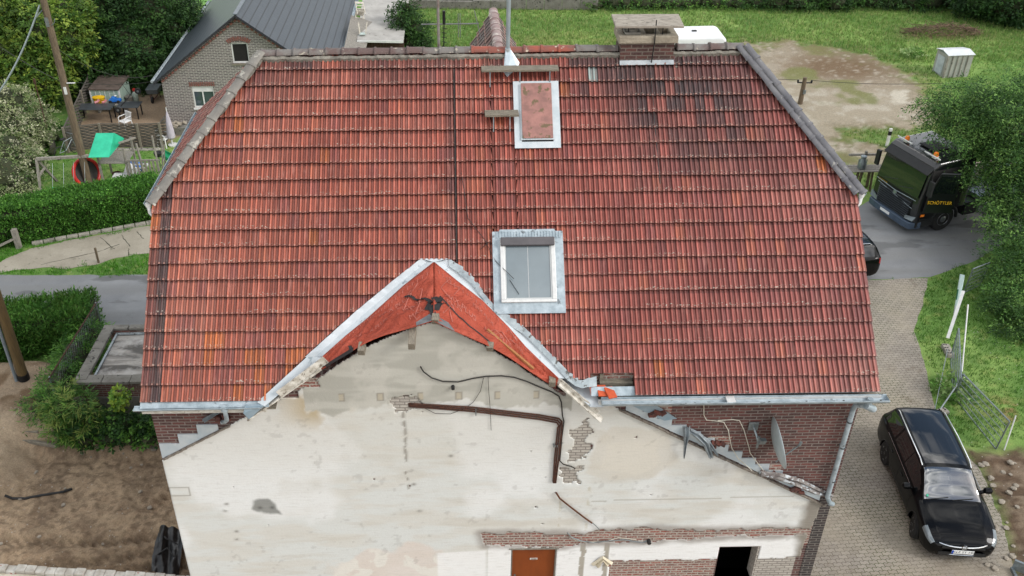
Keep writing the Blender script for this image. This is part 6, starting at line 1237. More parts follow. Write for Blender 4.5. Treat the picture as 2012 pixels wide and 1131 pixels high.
th = thing('white_folding_frame', 'toppled white folding table frame on the lawn beside the white cloth', 'table frame', tuple(G(272, 352))); b = MB(); [b.beam(a, c_, .05, .05) for a, c_ in (((-.3, 0, .5), (.42, 0, .55)), ((.42, 0, .55), (.45, -.1, .0)), ((-.3, .4, .5), (.42, .4, .55)), ((-.3, 0, .5), (-.3, .4, .5)), ((.42, 0, .55), (.42, .4, .55)))]; b.build('frame', M['white_plastic'], th)
th = thing('black_bucket_seat', 'small black seat leaning on the posts behind the tower', 'seat', (T0.x+2.05, T0.y+1.6, .55)); b = MB(); b.lathe([(.02, 0), (.16, .03), (.2, .2), (.17, .21), (.02, .07)], n=14); b.build('shell', M['black_rubber'], th, smooth=True); b = MB(); b.tube([(0, 0, 0), (0, 0, -.55)], .025, 6); b.build('stand', M['galv'], th)
th = thing('bicycle', 'old bicycle leaning at the left end of the slat fence', 'bicycle', tuple(G(136, 306)), math.radians(60))
for x in (-.45, .45): b = MB(); b.tube([(x+.3*math.cos(t*PI/9), 0, .32+.3*math.sin(t*PI/9)) for t in range(19)], .02, 6, False); b.build('wheel', M['black_rubber'], th)
b = MB(); [b.tube([a, c_], .016, 6) for a, c_ in (((-.45, 0, .32), (-.1, 0, .75)), ((-.1, 0, .75), (.35, 0, .78)), ((-.1, 0, .3), (.35, 0, .7)), ((-.1, 0, .3), (-.1, 0, .85)), ((.45, 0, .32), (.32, 0, .95)), ((-.45, 0, .32), (-.1, 0, .3)))]; b.tube([(.32, -.25, 1.0), (.32, .25, 1.0)], .014, 6); b.build('frame', M['galv'], th); b = MB(); b.box((-.12, 0, .88), (.24, .14, .06)); b.build('saddle', M['black_rubber'], th)
# posts
def post(label, base, toppy, r, m='greywood', lean=(0, 0), sq=False):
    th = thing('wooden_post', label, 'post', base); h = HT(base.x, base.y, toppy); b = MB()
    if sq: b.beam((0, 0, -.1), (lean[0], lean[1], h), r*2, r*2)
    else: b.tube([(0, 0, -.1), (lean[0], lean[1], h)], r, 8)
    b.build('shaft', M[m], th); return th, h
post('short grey post in front of the weeds left of the slat fence', G(105, 292), 262, .10, sq=True)
th, h = post('thick weathered fence post with a slanting rail at the left end of the driveway', G(38, 487), 450, .09, sq=True); b = MB(); b.beam((0, 0, h*.55), (-1.0, -.5, .15), .07, .07); b.build('rail', M['greywood'], th)
post('slim dark post in the grass at the driveway edge', G(194, 516), 487, .045, 'polewood')
# utility poles
def upole(label, base, h, r, m='polewood'):
    th = thing('utility_pole', label, 'pole', base); b = MB(); b.tube([(0, 0, -.3), (0, 0, h*.5), (0, 0, h)], [r, r*.88, r*.75], 14); b.build('shaft', M[m], th, smooth=True); return th
pb = G(176, 366); hp = 10.6; up1 = upole('tall grey wooden pole with cables rising from the garden hedge', pb, hp, .165)
z1 = HT(pb.x, pb.y, 48); b = MB(); b.tube([(.12, -.1, z1), (.25, -.12, z1+.1), (.3, -.12, z1+.25)], .02, 6); b.tube([(-.1, -.12, z1+.6), (-.35, -.15, z1+.35)], .025, 6); b.box((.0, -.17, z1+.15), (.12, .06, .35)); b.build('cable_fitting', M['galv'], up1)
z2 = HT(pb.x, pb.y, 175); b = MB(); b.box((.05, -.17, z2), (.10, .05, .30)); b.box((.32, -.1, z2+.30), (.34, .05, .03)); b.build('white_sign_plate', M['white_plastic'], up1)
def wire(name, label, pts, r, m='black_cable', sag=.3, n=14, cat='cable'):
    A, B = Vector(pts[0]), Vector(pts[1]); b = MB(); b.tube([A.lerp(B, i/n)-Vector((0, 0, sag*4*(i/n)*(1-i/n)))-A for i in range(n+1)], r, 5); o = b.build(name, M[m]); o.location = A; return tag(o, label, cat)
zt_ = HT(pb.x, pb.y, 8); wire('power_cable', 'thick cable curving down left from the pole top', [(pb.x-.15, pb.y-.1, zt_), tuple(WL(-30, 215, pb.y-3))], .035, 'galv', .35)
zt_ = HT(pb.x, pb.y, 100); wire('overhead_wire', 'thin wire sagging from the pole to the slate-blue roof corner', [(pb.x+.15, pb.y, zt_), (-8.0, 28.6, 2.6)], .014, sag=.5); wire('overhead_wire', 'thin wire from the left edge down to the middle of the tall pole', [tuple(WL(-20, 78, pb.y)), (pb.x-.1, pb.y, HT(pb.x, pb.y, 160))], .014, sag=.1); wire('overhead_wire', 'thin wire running from the pole over the tin shed roof', [(pb.x+.4, pb.y, z2+.3), (-7.8, 28.7, 2.3)], .010, sag=.15)
pm = G(103, 292); pmh = HT(pm.x, pm.y, 155); th = thing('stay_mast', 'very thin rusty mast in front of the dark bush', 'mast', pm); b = MB(); b.tube([(0, 0, 0), (0, 0, pmh)], .022, 6); b.build('rod', M['rust'], th); b = MB(); b.box((0, 0, pmh-.1), (.08, .08, .22)); b.build('head', M['rust'], th)
pb2 = Vector((-7.05, 8.2, 0)); q = G(50, 752, .35); pb2 = Vector((q.x, q.y, .30)); up2 = upole('mossy brown pole with a grey conduit standing in sand at the left edge', pb2, 9, .16, 'polewood')
for ch_ in up2.children: ch_.data.materials[0] = mat('mossy_pole_wood', '#6b5733', '#53442c', 5, .9, 0, .5, 30, .02, (6, 6, .6))
b = MB(); b.tube([(0, 0, -.1), (0, 0, .42)], .175, 14); b.build('tar_collar', M['blackmetal'], up2, smooth=True); b = MB(); b.tube([(-.19, -.10, -.2), (-.19, -.10, 4.5)], .05, 10); b.build('conduit', mat('grey_conduit', '#7c858b', '#6d767c', 5, .5), up2, smooth=True)
# ---- flat-roofed garage
gr = thing('flat_garage', 'low flat-roofed brick garage with stained concrete roof and crumbling parapet', 'garage', (-2.5, 8, 0)); gz_ = 1.30
c0 = G(158, 745, gz_)-Vector((-2.5, 8, 0)); c1 = G(212, 645, gz_)-Vector((-2.5, 8, 0)); X2 = 2.45; fY = c0.y-.05; bY = c1.y+.0; xl0, xl1 = c0.x, c1.x
zt = gz_; k = NT('stained_flat_roof'); o_ = k.tc.outputs['Object']; s_ = k.sep(o_); nn_ = k.noise(k.mapping(o_, (.6, 2.2, 1)), 1.2, 5, .6)
c = k.mix(k.ramp(k.noise(k.mapping(o_, (.35, 1.6, 1)), 1.3, 6, .6, .6), .44, .56), lin('#a8a39b'), lin('#57544f')); c = k.mix(k.ramp(k.noise(o_, .9, 5, .6), .5, .62), c, lin('#b5b2ac')); c = k.mix(k.math('MULTIPLY', k.ramp(k.noise(o_, 12, 5), .5, .75), .4), c, lin('#6f6658')); M['flatroof'] = k.done(c, .7, 0, .4)
b = MB(); b.add([(xl0+.25, fY+.25, zt-.16), (X2, fY+.25, zt-.16), (X2, bY-.1, zt-.16), (xl1+.25, bY-.1, zt-.16)], [(0, 1, 2, 3)]); b.build('roof', M['flatroof'], gr)
b = MB(); b.beam((xl0+.30, fY+.2, zt-.12), (xl1+.30, bY-.1, zt-.12), .06, .05); b.beam((xl1+.3, bY-.14, zt-.12), (X2, bY-.05, zt-.12), .06, .05); b.build('roof_trim', M['zinc_old'], gr)
b = MB(); n = 7
for i in range(n): a = i/n; c_ = (i+.985)/n; b.beam((xl0+(xl1-xl0)*a+.03, fY+(bY-fY)*a+.0, zt-.0), (xl0+(xl1-xl0)*c_+.03, fY+(bY-fY)*c_, zt-.0+random.uniform(-.01, .01)), .34, .10)
n = 6
for i in range(n): a = xl0-.15+(X2-xl0+.1)*i/n; c_ = xl0-.15+(X2-xl0+.1)*(i+.985)/n; b.beam((a, fY+.04, zt-.02), (c_, fY+.04, zt-.02+random.uniform(-.01, .01)), .36, .10); b.beam((a+(xl1-xl0), bY+.05, zt-.01), (c_+(xl1-xl0)*.6, bY+.05, zt-.01), .22, .09)
b.build('parapet_coping', M['concrete_d'], gr, bevel=.015)
b = MB(); b.prism([(xl0-.02, fY), (X2, fY), (X2, bY+.06), (xl1-.02, bY+.06), (xl1+.16, bY-.1), (X2-.1, bY-.1), (X2-.1, fY+.2), (xl0+.18, fY+.2)], -.6, zt-.07, 'xy'); b.build('wall', mat_brick('garage_brick', '#6d4038', '#4f332f', '#7d746a', .255, .077, .012), gr)
b = MB(); b.b2((xl0+.4, fY-.04, -.6), (X2, fY+.0, zt-.62)); b.build('plinth_render', M['concrete_d'], gr)
wfn = thing('wire_fence', 'rusty top rail and sagging wire mesh fence beside the flat garage roof', 'fence', (-5.3, 9, 0)); A, B = G(190, 593, 1.60)-Vector((-5.3, 9, 0)), G(95, 745, 1.35)-Vector((-5.3, 9, 0)); b = MB(); b.tube([tuple(A), tuple(B)], .022, 8); b.build('top_rail', M['rust'], wfn)
b = MB(); n = 22; Lm = (A-B).length
for i in range(n+6):
    for sg in (1, -1): t0, t1_ = i/n, (i+sg*5)/n; 
    p = A.lerp(B, min(1, i/n)); 
    for sg in (1, -1):
        t2_ = i/n+sg*.22
        if 0 <= t2_ <= 1 and i <= n: q = A.lerp(B, t2_); b.tube([tuple(p), (q.x, q.y, q.z-.85)], .004, 3, False)
b.build('mesh_wire', M['galv'], wfn)
for t in (0.02, .98): b = MB(); p = A.lerp(B, t); b.tube([(p.x, p.y, -.2), (p.x, p.y, p.z+.03)], .025, 6); b.build('post', M['galv'], wfn)
iv = [(-5.05+i*.42, 6.25+random.uniform(-.08, .05), .35+.15*math.sin(i*2.3), .34, .28, .5) for i in range(9)]+[(-4.5+i*.6, 5.95, -.1, .4, .3, .25) for i in range(8)]
plant('ivy', 'dark ivy and creepers covering the foot of the garage wall', 'ivy', (-3.3, 6.2, 0), iv, 900, .09, ['#34552a', '#2a4722', '#446b30', '#5d8638'], tr=0, spray=.22, nl=14, cored=.6, pw=.7)
iv = [C(232, 790, 6.2, .14, (1, .6, 1.6)), C(236, 775, 6.2, .16), C(240, 805, 6.2, .10, (1, .6, 1.5))]
plant('creeper', 'light yellow-green creeper trailing over the garage parapet', 'creeper', (iv[0][0], 6.2, 1.1), iv, 1500, .09, ['#8fa63c', '#76943a', '#5d8230'], tr=0, spray=.16, nl=12, cored=0, pw=.7)
# timber edge, stones, hose, tarpaulin, ruined wall
th = thing('timber_beam', 'weathered timber beams edging the sandy bank', 'beam', (-6.7, 5.95, 0)); b = MB(); p, q = G(-10, 846, .15)-Vector((-6.7, 5.95, 0)), G(78, 848, .15)-Vector((-6.7, 5.95, 0)); b.beam(p, q, .18, .16); b.build('beam', M['oldwood'], th, bevel=.02); b = MB(); p, q = G(5, 858, 0)-Vector((-6.7, 5.95, 0)), G(112, 876, -.05)-Vector((-6.7, 5.95, 0)); b.beam(p, q, .10, .12); b.build('beam', M['oldwood'], th, bevel=.02)
def gh(px, py):                                                          # on the uneven ground
    z = 0
    for _ in range(12): p = G(px, py, z); z = .5*z+.5*float(zground(p.x, p.y))
    return G(px, py, z)
pts_ = [gh(x, y)+Vector((0, 0, .04)) for x, y in ((10, 975), (25, 981), (50, 981), (75, 976), (100, 972), (125, 968), (142, 962))]; b = MB(); b.tube([p-pts_[0] for p in pts_], .035, 8); o = b.build('corrugated_hose', M['black_rubber']); o.location = pts_[0]; tag(o, 'black plastic hose half buried in the brown dirt', 'hose')
q = gh(335, 1090); th = thing('black_tarpaulin', 'crumpled black plastic sheet lying against the foot of the cream wall', 'tarpaulin', q); V = []; F = []; n = 14
for i in range(n):
    for j in range(n):
        u, v = i/(n-1)-.5, j/(n-1)-.5; V.append((u*.7-v*.12+.05, v*1.5-.15, .12+.30*float(fbm(u*4, v*4, 1, 151))+.25*max(0, .4-abs(u+.3))+.12*abs(math.sin(u*9+v*3))))
for i in range(n-1):
    for j in range(n-1): a = i*n+j; F.append((a, a+n, a+n+1, a+1))
npmesh('sheet', V, F, mat('black_foil', '#141414', '#1f1f1f', 5, .3, 0, .4, 8, .03), th); b = MB(); b.tube([(-.2, .3, .4), (.0, .0, .62), (.3, -.1, .5)], .02, 6); b.tube([(-.25, -.4, .4), (.1, -.3, .6), (.3, -.5, .5)], .02, 6); b.build('fold_rib', M['black_rubber'], th)
A, B = G(-40, 1104, .9), G(385, 1130, .9); th = thing('demolition_wall', 'remains of a whitewashed masonry wall along the bottom left edge', 'wall', A); d = B-A; n = 22; b = MB(); b2 = MB(); nrm = Vector((d.y, -d.x, 0)).normalized()
for i in range(n):
    a = d*(i/n); c_ = d*((i+.98)/n); h = random.uniform(-.03, .03); (b).beam(a+nrm*.10+Vector((0, 0, -.05+h)), c_+nrm*.10+Vector((0, 0, -.05+h)), .20, .10)
b2.beam(nrm*.18+Vector((0, 0, -.75)), d+nrm*.18+Vector((0, 0, -.75)), .30, 1.25)
b.build('coping_stones', mat('broken_pale_stone', '#bab8b0', '#938d83', 4, .9, 0, .6, 20, .02, spots=('#8a5345', 5, .63)), th, bevel=.02); b2.build('masonry', mat('whitewashed_masonry', '#cfcabd', '#b0a894', 2, .9, 0, .5, 12, .03), th)
rn = 0
for i in range(46):                                                       # loose stones on the soil
    px_, py_ = (random.uniform(150, 300), random.uniform(865, 885)) if i < 14 else ((random.uniform(0, 320), random.uniform(890, 1090)) if i < 30 else (0, 0))
    if px_ == 0: continue
    p = gh(px_, py_); r = random.uniform(.03, .07); b = rock(r, i); o = b.build('stone', M['rubble']); o.location = p+Vector((0, 0, r*.1)); tag(o, 'small pale stone lying on the brown excavated dirt', 'stone', 'small stones on the dirt at the left')
q = gh(303, 882); b = rock(.13, 99); o = b.build('field_stone', M['rubble']); o.location = q; tag(o, 'fist-sized grey stone by the left corner of the cream wall', 'stone')
# ============================================================ VEHICLES
k = NT('black_car_paint'); k.b.inputs['Coat Weight'].default_value = .6; k.b.inputs['Coat Roughness'].default_value = .01; k.b.inputs['Coat IOR'].default_value = 1.4; M['paint'] = k.done(lin('#040507'), .5, 0, .05)
k = NT('windscreen_glass'); k.b.inputs['IOR'].default_value = 2.9; k.b.inputs['Coat Weight'].default_value = .3; k.b.inputs['Coat Roughness'].default_value = .01; M['screen'] = k.done(lin('#20282b'), .03, 0, .6)
M['chrome'] = mat('chrome', '#d5d8da', None, 1, .15, 1.0); M['tyre'] = mat('tyre_rubber', '#161616', '#202020', 20, .8); M['alloy'] = mat('alloy_rim', '#8f9396', '#7a7d80', 5, .3, .8)
M['head'] = glass_mat('headlight_glass', '#6f787c', .08); M['redlamp'] = mat('red_lamp', '#8f1a18', None, 1, .2); M['orange'] = mat('orange_beacon', '#e8741a', '#f08a2a', 4, .3); M['plate'] = mat('number_plate', '#e4e5e4'); M['plateb'] = mat('plate_blue', '#1d46a8'); M['ink'] = mat('plate_ink', '#141414'); M['trim'] = mat('black_trim', '#141516', '#1c1d1e', 6, .6)
ST = [ # x, w, zb, z4, z5, z6, dy6, y7, z7, z9
 (0.00, .66, .42, .60, .76, .82, .05, .56, .86, .88), (.07, .80, .30, .66, .86, .93, .05, .58, 1.0, 1.02), (.18, .87, .24, .70, .92, .98, .06, .585, 1.20, 1.26), (.36, .895, .20, .71, .93, .99, .065, .59, 1.375, 1.43),
 (.8, .90, .19, .71, .92, .985, .07, .60, 1.405, 1.465), (1.5, .90, .19, .70, .91, .975, .07, .61, 1.42, 1.485), (2.2, .90, .19, .69, .90, .965, .07, .61, 1.415, 1.485), (2.66, .90, .19, .69, .89, .955, .07, .60, 1.385, 1.45),
 (3.05, .90, .19, .68, .88, .945, .075, .645, 1.19, 1.245), (3.42, .90, .19, .67, .86, .925, .085, .70, .975, 1.01), (3.62, .90, .19, .66, .84, .89, .09, .70, .925, .965), (4.05, .885, .20, .63, .78, .82, .10, .66, .85, .895), (4.32, .85, .21, .58, .70, .735, .10, .62, .765, .80),
 (4.48, .76, .22, .52, .60, .635, .08, .56, .665, .69), (4.555, .62, .26, .46, .52, .55, .05, .50, .57, .585), (4.575, .50, .32, .42, .46, .48, .04, .42, .49, .50)]
def make_car(label, loc, rz, plate=None, name='estate_car'):
    th = thing(name, label, 'car', loc, rz); X0 = np.array([q[0] for q in ST]); CT = []
    for x, w_, zb, z4, z5, z6, d6, y7, z7, z9 in ST:
        CT.append([(0, zb), (w_*.8, zb), (w_-.03, zb+.08), (w_, zb+.25 if zb+.25 < z4 else (zb+z4)/2), (w_, z4), (w_-.025, z5), (w_-d6, z6), (y7+(w_-d6-y7)*.5, z6+(z7-z6)*.52), (y7, z7), (y7*.86, z7+(z9-z7)*.45), (y7*.45, z9-.008), (0, z9)])
    CT = np.array(CT); nk = CT.shape[1]; xs = np.unique(np.concatenate([np.linspace(0, 4.575, 110), X0])); ks = np.linspace(0, nk-1, (nk-1)*4+1)
    def cr(T, P, t):
        i = np.clip(np.searchsorted(T, t, side='right')-1, 0, len(T)-2); h = T[i+1]-T[i]; u = (t-T[i])/h
        def m(j):
            if j <= 0: return (P[1]-P[0])/(T[1]-T[0])
            if j >= len(T)-1: return (P[-1]-P[-2])/(T[-1]-T[-2])
            a = (P[j]-P[j-1])/(T[j]-T[j-1]); b_ = (P[j+1]-P[j])/(T[j+1]-T[j]); s = np.where(a*b_ > 0, 2*a*b_/(a+b_+1e-12), 0); return s
        return (2*u**3-3*u**2+1)*P[i]+(u**3-2*u**2+u)*h*m(i)+(-2*u**3+3*u**2)*P[i+1]+(u**3-u**2)*h*m(i+1)
    G1 = np.array([cr(X0, CT, x) for x in xs]); T = np.arange(nk).astype(float)
    G2 = np.array([[cr(T, row_, t) for t in ks] for row_ in G1]); G2 = G1[:, :, :][:, :1]*0+G2 if False else G2
    nxs, nks = G2.shape[:2]; parts = {}
    def put(key, vs): parts.setdefault(key, MB()).add(vs, [(0, 1, 2, 3)])
    for i in range(nxs-1):
        xm = (xs[i]+xs[i+1])/2
        for j in range(nks-1):
            km = (ks[j]+ks[j+1])/2; q = [(xs[i], *G2[i, j]), (xs[i+1], *G2[i+1, j]), (xs[i+1], *G2[i+1, j+1]), (xs[i], *G2[i, j+1])]; ym, zm = np.mean([p[1] for p in q]), np.mean([p[2] for p in q])
            key = 'body'
            if 2.68 < xm < 3.40 and km > 8.25: key = 'windscreen'
            elif .10 < xm < .33 and km > 8.2: key = 'rear_window'
            elif .36 < xm < 3.16 and 6.15 < km < 7.85 and abs(xm-1.22) > .04 and abs(xm-2.12) > .04 and not (xm > 2.62 and zm > 1.36-(xm-2.62)*.55): key = 'side'
            elif .42 < xm < 2.55 and km > 9.1: key = 'roofglass'
            elif 4.12 < xm < 4.50 and 4.6 < km < 6.3 and ym > .42: key = 'head'
            elif xm < .16 and 4.2 < km < 5.8 and ym > .45: key = 'rear'
            elif 4.50 < xm and km > 6.6: key = 'body'
            if key == 'body' and ym > .62 and zm < .75 and any(math.hypot(xm-wx, zm-.33) < .365 for wx in (1.05, 3.70)): continue
            for sg in (1, -1):
                qq = [(p[0], p[1]*sg, p[2]) for p in q]; qq = qq if sg < 0 else qq[::-1]; put(key if key not in ('side', 'head', 'rear') else key+str(sg), qq)
    NM = {'body': ('body', 'paint'), 'windscreen': ('windscreen', 'screen'), 'rear_window': ('rear_window', 'carglass'), 'roofglass': ('glass_roof', 'carglass'), 'side': ('side_window', 'carglass'), 'head': ('headlight', 'head'), 'rear': ('tail_light', 'redlamp')}
    body = None
    for key, mb in parts.items():
        nm, mt = NM[key.rstrip('-1')]; o = mb.build(nm, M[mt], th, smooth='all')
        import bmesh
        bm = bmesh.new(); bm.from_mesh(o.data); bmesh.ops.remove_doubles(bm, verts=bm.verts[:], dist=1e-4); bmesh.ops.recalc_face_normals(bm, faces=bm.faces[:]) if key == 'body' else None; bm.to_mesh(o.data); bm.free()
        if nm == 'body': body = o
    ub = MB(); ub.b2((.3, -.72, .2), (4.3, .72, .55)); ub.build('underbody', M['trim'], th)
    for wx in (1.05, 3.70):
        for sg in (-1, 1):
            st = .0 if wx < 2 else -.22; b = MB(); b.lathe([(.20, -.10), (.30, -.105), (.325, -.08), (.33, 0), (.325, .08), (.30, .105), (.20, .10)], n=28, axis='y'); w_ = b.build('wheel', M['tyre'], th, smooth=True); w_.location = (wx, sg*.79, .33); w_.rotation_euler = (0, 0, st)
            b = MB(); b.lathe([(.205, sg*.085), (.225, sg*.10), (.20, sg*.10), (.20, sg*.02)], n=28, axis='y')
            for s5 in range(5):
                a = s5*2*PI/5
                for e_ in (-.12, .12): b.beam((.04*math.cos(a), sg*.08, .04*math.sin(a)), (.205*math.cos(a+e_), sg*.09, .205*math.sin(a+e_)), .03, .025, (0, 1, 0))
            b.lathe([(.05, sg*.06), (.05, sg*.10), (.001, sg*.10)], n=12, axis='y'); b.build('rim', M['alloy'], w_)
            b = MB(); b.lathe([(.19, sg*.02), (.001, sg*.02)], n=16, axis='y'); b.build('brake_disc', M['trim'], w_)
            b = MB(); b.tube([(wx+.375*math.cos(t), sg*.893, .33+.375*math.sin(t)) for t in np.linspace(-.15, PI+.15, 18)], .016, 5); b.build('wheel_arch', M['trim'], th)
    for sg in (-1, 1):
        b = MB(); b.tube([(.45, sg*.60, 1.40), (.55, sg*.60, 1.455), (1.5, sg*.62, 1.475), (2.4, sg*.61, 1.465), (2.62, sg*.60, 1.40)], .016, 8); b.build('roof_rail', M['chrome'], th, smooth=True)
        b = MB(); b.lathe([(.02, -.12), (.075, -.08), (.09, 0), (.08, .07), (.03, .11)], (2.98, sg*1.0, 1.0), 12, 'y'); b.beam((2.98, sg*.84, .93), (2.98, sg*.96, .98), .08, .05); b.build('wing_mirror', M['paint'], th, smooth=True)
        for x in (1.45, 2.35): b = MB(); b.box((x, sg*.905, .80), (.16, .02, .025)); b.build('door_handle', M['chrome'] if 0 else M['paint'], th, bevel=.006)
        b = MB(); b.tube([(.9, sg*.872, .965), (1.6, sg*.867, .962), (2.4, sg*.862, .95), (2.95, sg*.858, .94)], .007, 5); b.build('window_trim', M['chrome'], th)
        b = MB(); 
        for x in (1.20, 2.12, 3.10): b.tube([(x, sg*.90, .35), (x, sg*.903, .55), (x, sg*.903, .70), (x+.02, sg*.885, .88)], .004, 4)
        b.build('door_gap', M['ink'], th)
    b = MB(); P = []
    for t in np.linspace(-1, 1, 15): P.append((4.592-.30*abs(t)**3.2, t*.80, .600+.06*abs(t)**2))
    b.tube(P, .014, 6); P = [(4.590-.24*abs(t)**4, t*.74, .34) for t in np.linspace(-1, 1, 13)]; b.tube(P, .009, 5); b.build('chrome_strip', M['chrome'], th)
    b = MB(); b.beam((4.578, -.50, .565), (4.578, .50, .565), .02, .05); b.beam((4.575, -.55, .36), (4.575, .55, .36), .03, .10); b.build('grille', M['trim'], th)
    # round emblem: a V above a W inside a ring
    em = MB(); N_ = 22; cx_, cz_ = 4.607, .612; em.tube([(cx_, .062*math.cos(t*2*PI/N_), cz_+.062*math.sin(t*2*PI/N_)) for t in range(N_+1)], .007, 5, False)
    def stroke(p, q): em.beam((cx_, p[0], cz_+p[1]), (cx_, q[0], cz_+q[1]), .008, .011, (1, 0, 0))
    for sg in (-1, 1): stroke((sg*.026, .052), (0, .008)); stroke((sg*.050, .030), (sg*.024, -.050)); stroke((sg*.024, -.050), (0, -.004))
    em.build('emblem', M['chrome'], th)
    if plate:
        b = MB(); b.box((4.605, 0, .455), (.012, .52, .112)); pl = b.build('number_plate', M['plate'], th); b = MB(); b.box((4.6125, -.238, .455), (.004, .044, .110)); b.build('plate_band', M['plateb'], pl)
        V, F = text_mesh(plate, .095); b = MB(); b.add([(4.6125, y_*1.12+.025, z_+.455) for y_, z_, _ in V], F); b.build('plate_text', M['ink'], pl)
        b = MB(); b.box((3.335, -.60, 1.055), (.005, .05, .06), (0, -.95, 0)); b.build('green_sticker', mat('sticker_green', '#3fae8a'), th)
    b = MB(); b.tube([(3.42, -.62, 1.0), (3.36, -.1, 1.055)], .009, 5); b.tube([(3.42, -.02, 1.02), (3.36, .5, 1.05)], .009, 5); b.build('wiper', M['trim'], th)
    return th
q = G(1733, 908); f_ = G(1794, 1066); dv = Vector((f_.x-q.x, f_.y-q.y, 0)).normalized(); ang = math.atan2(dv.y, dv.x); lf = Vector((-dv.y, dv.x, 0))
cp = Vector((q.x, q.y, 0))+lf*.87-dv*1.05; make_car('black estate car with silver roof rails parked on the paving', (cp.x, cp.y, .012), ang, 'KLE ST 190')
c2 = make_car('dark car mostly hidden behind the right roof edge on the road side', (21.25, 14.75, .01), PI+.12, None, 'parked_car')
# ---- lorry
a0, a1 = G(1704, 408), G(1788, 466); dv = Vector((a1.x-a0.x, a1.y-a0.y, 0)).normalized(); fw = Vector((dv.y, -dv.x, 0)); fc = Vector(((a0.x+a1.x)/2, (a0.y+a1.y)/2, 0))
ang = math.atan2(fw.y, fw.x); lo = thing('lorry', 'black lorry with orange beacons and open driver door half hidden by the tree', 'lorry', (fc.x, fc.y, .01), ang); W = 1.24
k = NT('black_lorry_paint'); k.b.inputs['Coat Weight'].default_value = 1; k.b.inputs['Coat Roughness'].default_value = .03; M['lpaint'] = k.done(lin('#0d0f12'), .3, 0, .5)
b = MB(); prof = [(-.02, .55), (0, 1.0), (-.02, 1.55), (-.22, 2.60), (-.30, 2.86), (-.50, 3.02), (-2.2, 3.10), (-2.25, .95), (-1.95, .95), (-1.95, 1.15), (-.85, 1.15), (-.85, .55)]; b.prism(prof, -W, W, 'xz'); cabo = b.build('cab', M['lpaint'], lo, bevel=.07, seg=3)
b = MB(); b.slab([(.012-.0, -1.12, 1.60), (.012, 1.12, 1.60), (-.195, 1.08, 2.56), (-.195, -1.08, 2.56)], .025); b.build('windscreen', glass_mat('green_tinted_screen', '#101a16', .04), lo)
b = MB(); b.tube([(.03, -.8, 1.63), (-.02, -.1, 1.85)], .012, 5); b.tube([(.03, .05, 1.63), (-.02, .75, 1.85)], .012, 5); b.build('wiper', M['trim'], lo)
b = MB(); b.slab([(-.06, -1.2, 2.56), (-.06, 1.2, 2.56), (-.33, 1.2, 2.80), (-.33, -1.2, 2.80)], .05); b.build('sun_visor', M['trim'], lo, bevel=.02)
b = MB()
for i in range(9): z = .62+i*.085; b.box((.045, 0, z), (.05, 1.75, .04), (0, .5, 0))
b.build('grille_slats', mat('grey_slats', '#3f4448', '#303438', 4, .35, .4), lo); b = MB()
b.box((.0, 0, 1.0), (.03, 1.8, .9)); b.build('grille', M['trim'], lo)
b = MB(); b.tube([(.06, -1.1, 1.50), (.075, 0, 1.44), (.06, 1.1, 1.50)], .015, 6); b.tube([(.045, -1.0, 1.38), (.05, 1.0, 1.12)], .012, 6); b.lathe([(.07, .06), (.095, .07), (.07, .08)], (0, 0, 1.36), 16, 'x'); b.build('badge_strip', M['galv'], lo)
b = MB(); b.prism([(.10, -1.18), (.16, -.8), (.17, .8), (.10, 1.18), (-.35, 1.27), (-.35, 1.15), (-.05, 1.1), (-.05, -1.1), (-.35, -1.15), (-.35, -1.27)], .30, .58, 'xy'); b.build('bumper', mat('blue_grey_bumper', '#4a5a6d', '#3d4a5a', 3, .4), lo, bevel=.03)
b = MB(); b.box((.178, -.15, .46), (.012, .52, .11)); b.build('number_plate', M['plate'], lo)
for sg in (-1, 1):
    b = MB(); b.slab([(.07, sg*.80, .62), (.05, sg*1.2, .66), (-.03, sg*1.25, .85), (.06, sg*.82, .76)] if sg > 0 else [(.07, sg*.80, .62), (.06, sg*.82, .76), (-.03, sg*1.25, .85), (.05, sg*1.2, .66)], .04); b.build('headlight', M['head'], lo)
    b = MB(); b.lathe([(.09, 0), (.09, .06), (.075, .14), (.02, .17)], (-.62, sg*.78, 3.12), 14); b.build('beacon', M['orange'], lo, smooth=True); b = MB(); b.box((-.62, sg*.78, 3.08), (.18, .18, .08)); b.tube([(-.5, sg*.35, 3.14), (-.5, sg*1.15, 3.14)], .03, 7); b.build('light_bar', M['white_metal'], lo)
    b = MB(); b.beam((-.25, sg*1.25, 2.45), (-.12, sg*1.45, 2.45), .03, .03); b.box((-.10, sg*1.48, 2.15), (.10, .20, .62)); b.build('mirror', M['trim'], lo, bevel=.03)
b = MB(); b.box((-1.25, 0, 3.09), (.7, .8, .05)); b.build('roof_hatch', M['trim'], lo, bevel=.02)
b = MB(); b.b2((-1.9, W-.02, .98), (-.25, W+.012, 2.75)); b.build('door_opening', M['dark'], lo)
b = MB(); dp_ = [(-.0, 1.05), (-1.05, 1.05), (-1.05, 2.05), (-1.0, 2.72), (-.30, 2.72), (-.05, 1.9)]; b.prism(dp_, 0, .07, 'xz'); door = b.build('door', M['lpaint'], lo, bevel=.02); door.location = (-.22, W+.02, 0); door.rotation_euler = (0, 0, math.radians(-22))
b = MB(); b.prism([(-.14, 1.90), (-.97, 1.90), (-.94, 2.62), (-.34, 2.62)], .065, .082, 'xz'); b.build('door_window', M['carglass'], door); V, F = text_mesh('SCHÖTTLER', .19); b = MB(); b.add([(-.52-x*.86, .084, z+1.50-(x)*.0) for x, z, _ in V], F); b.build('lettering', mat('yellow_lettering', '#e8b81c'), door)
V, F = text_mesh('SCHÖTTLER', .12); b = MB(); b.add([(.045, -.78+x*.8, z+1.52-.04) for x, z, _ in V], F); b.build('lettering', mat('yellow_lettering_front', '#c9a01c'), lo)
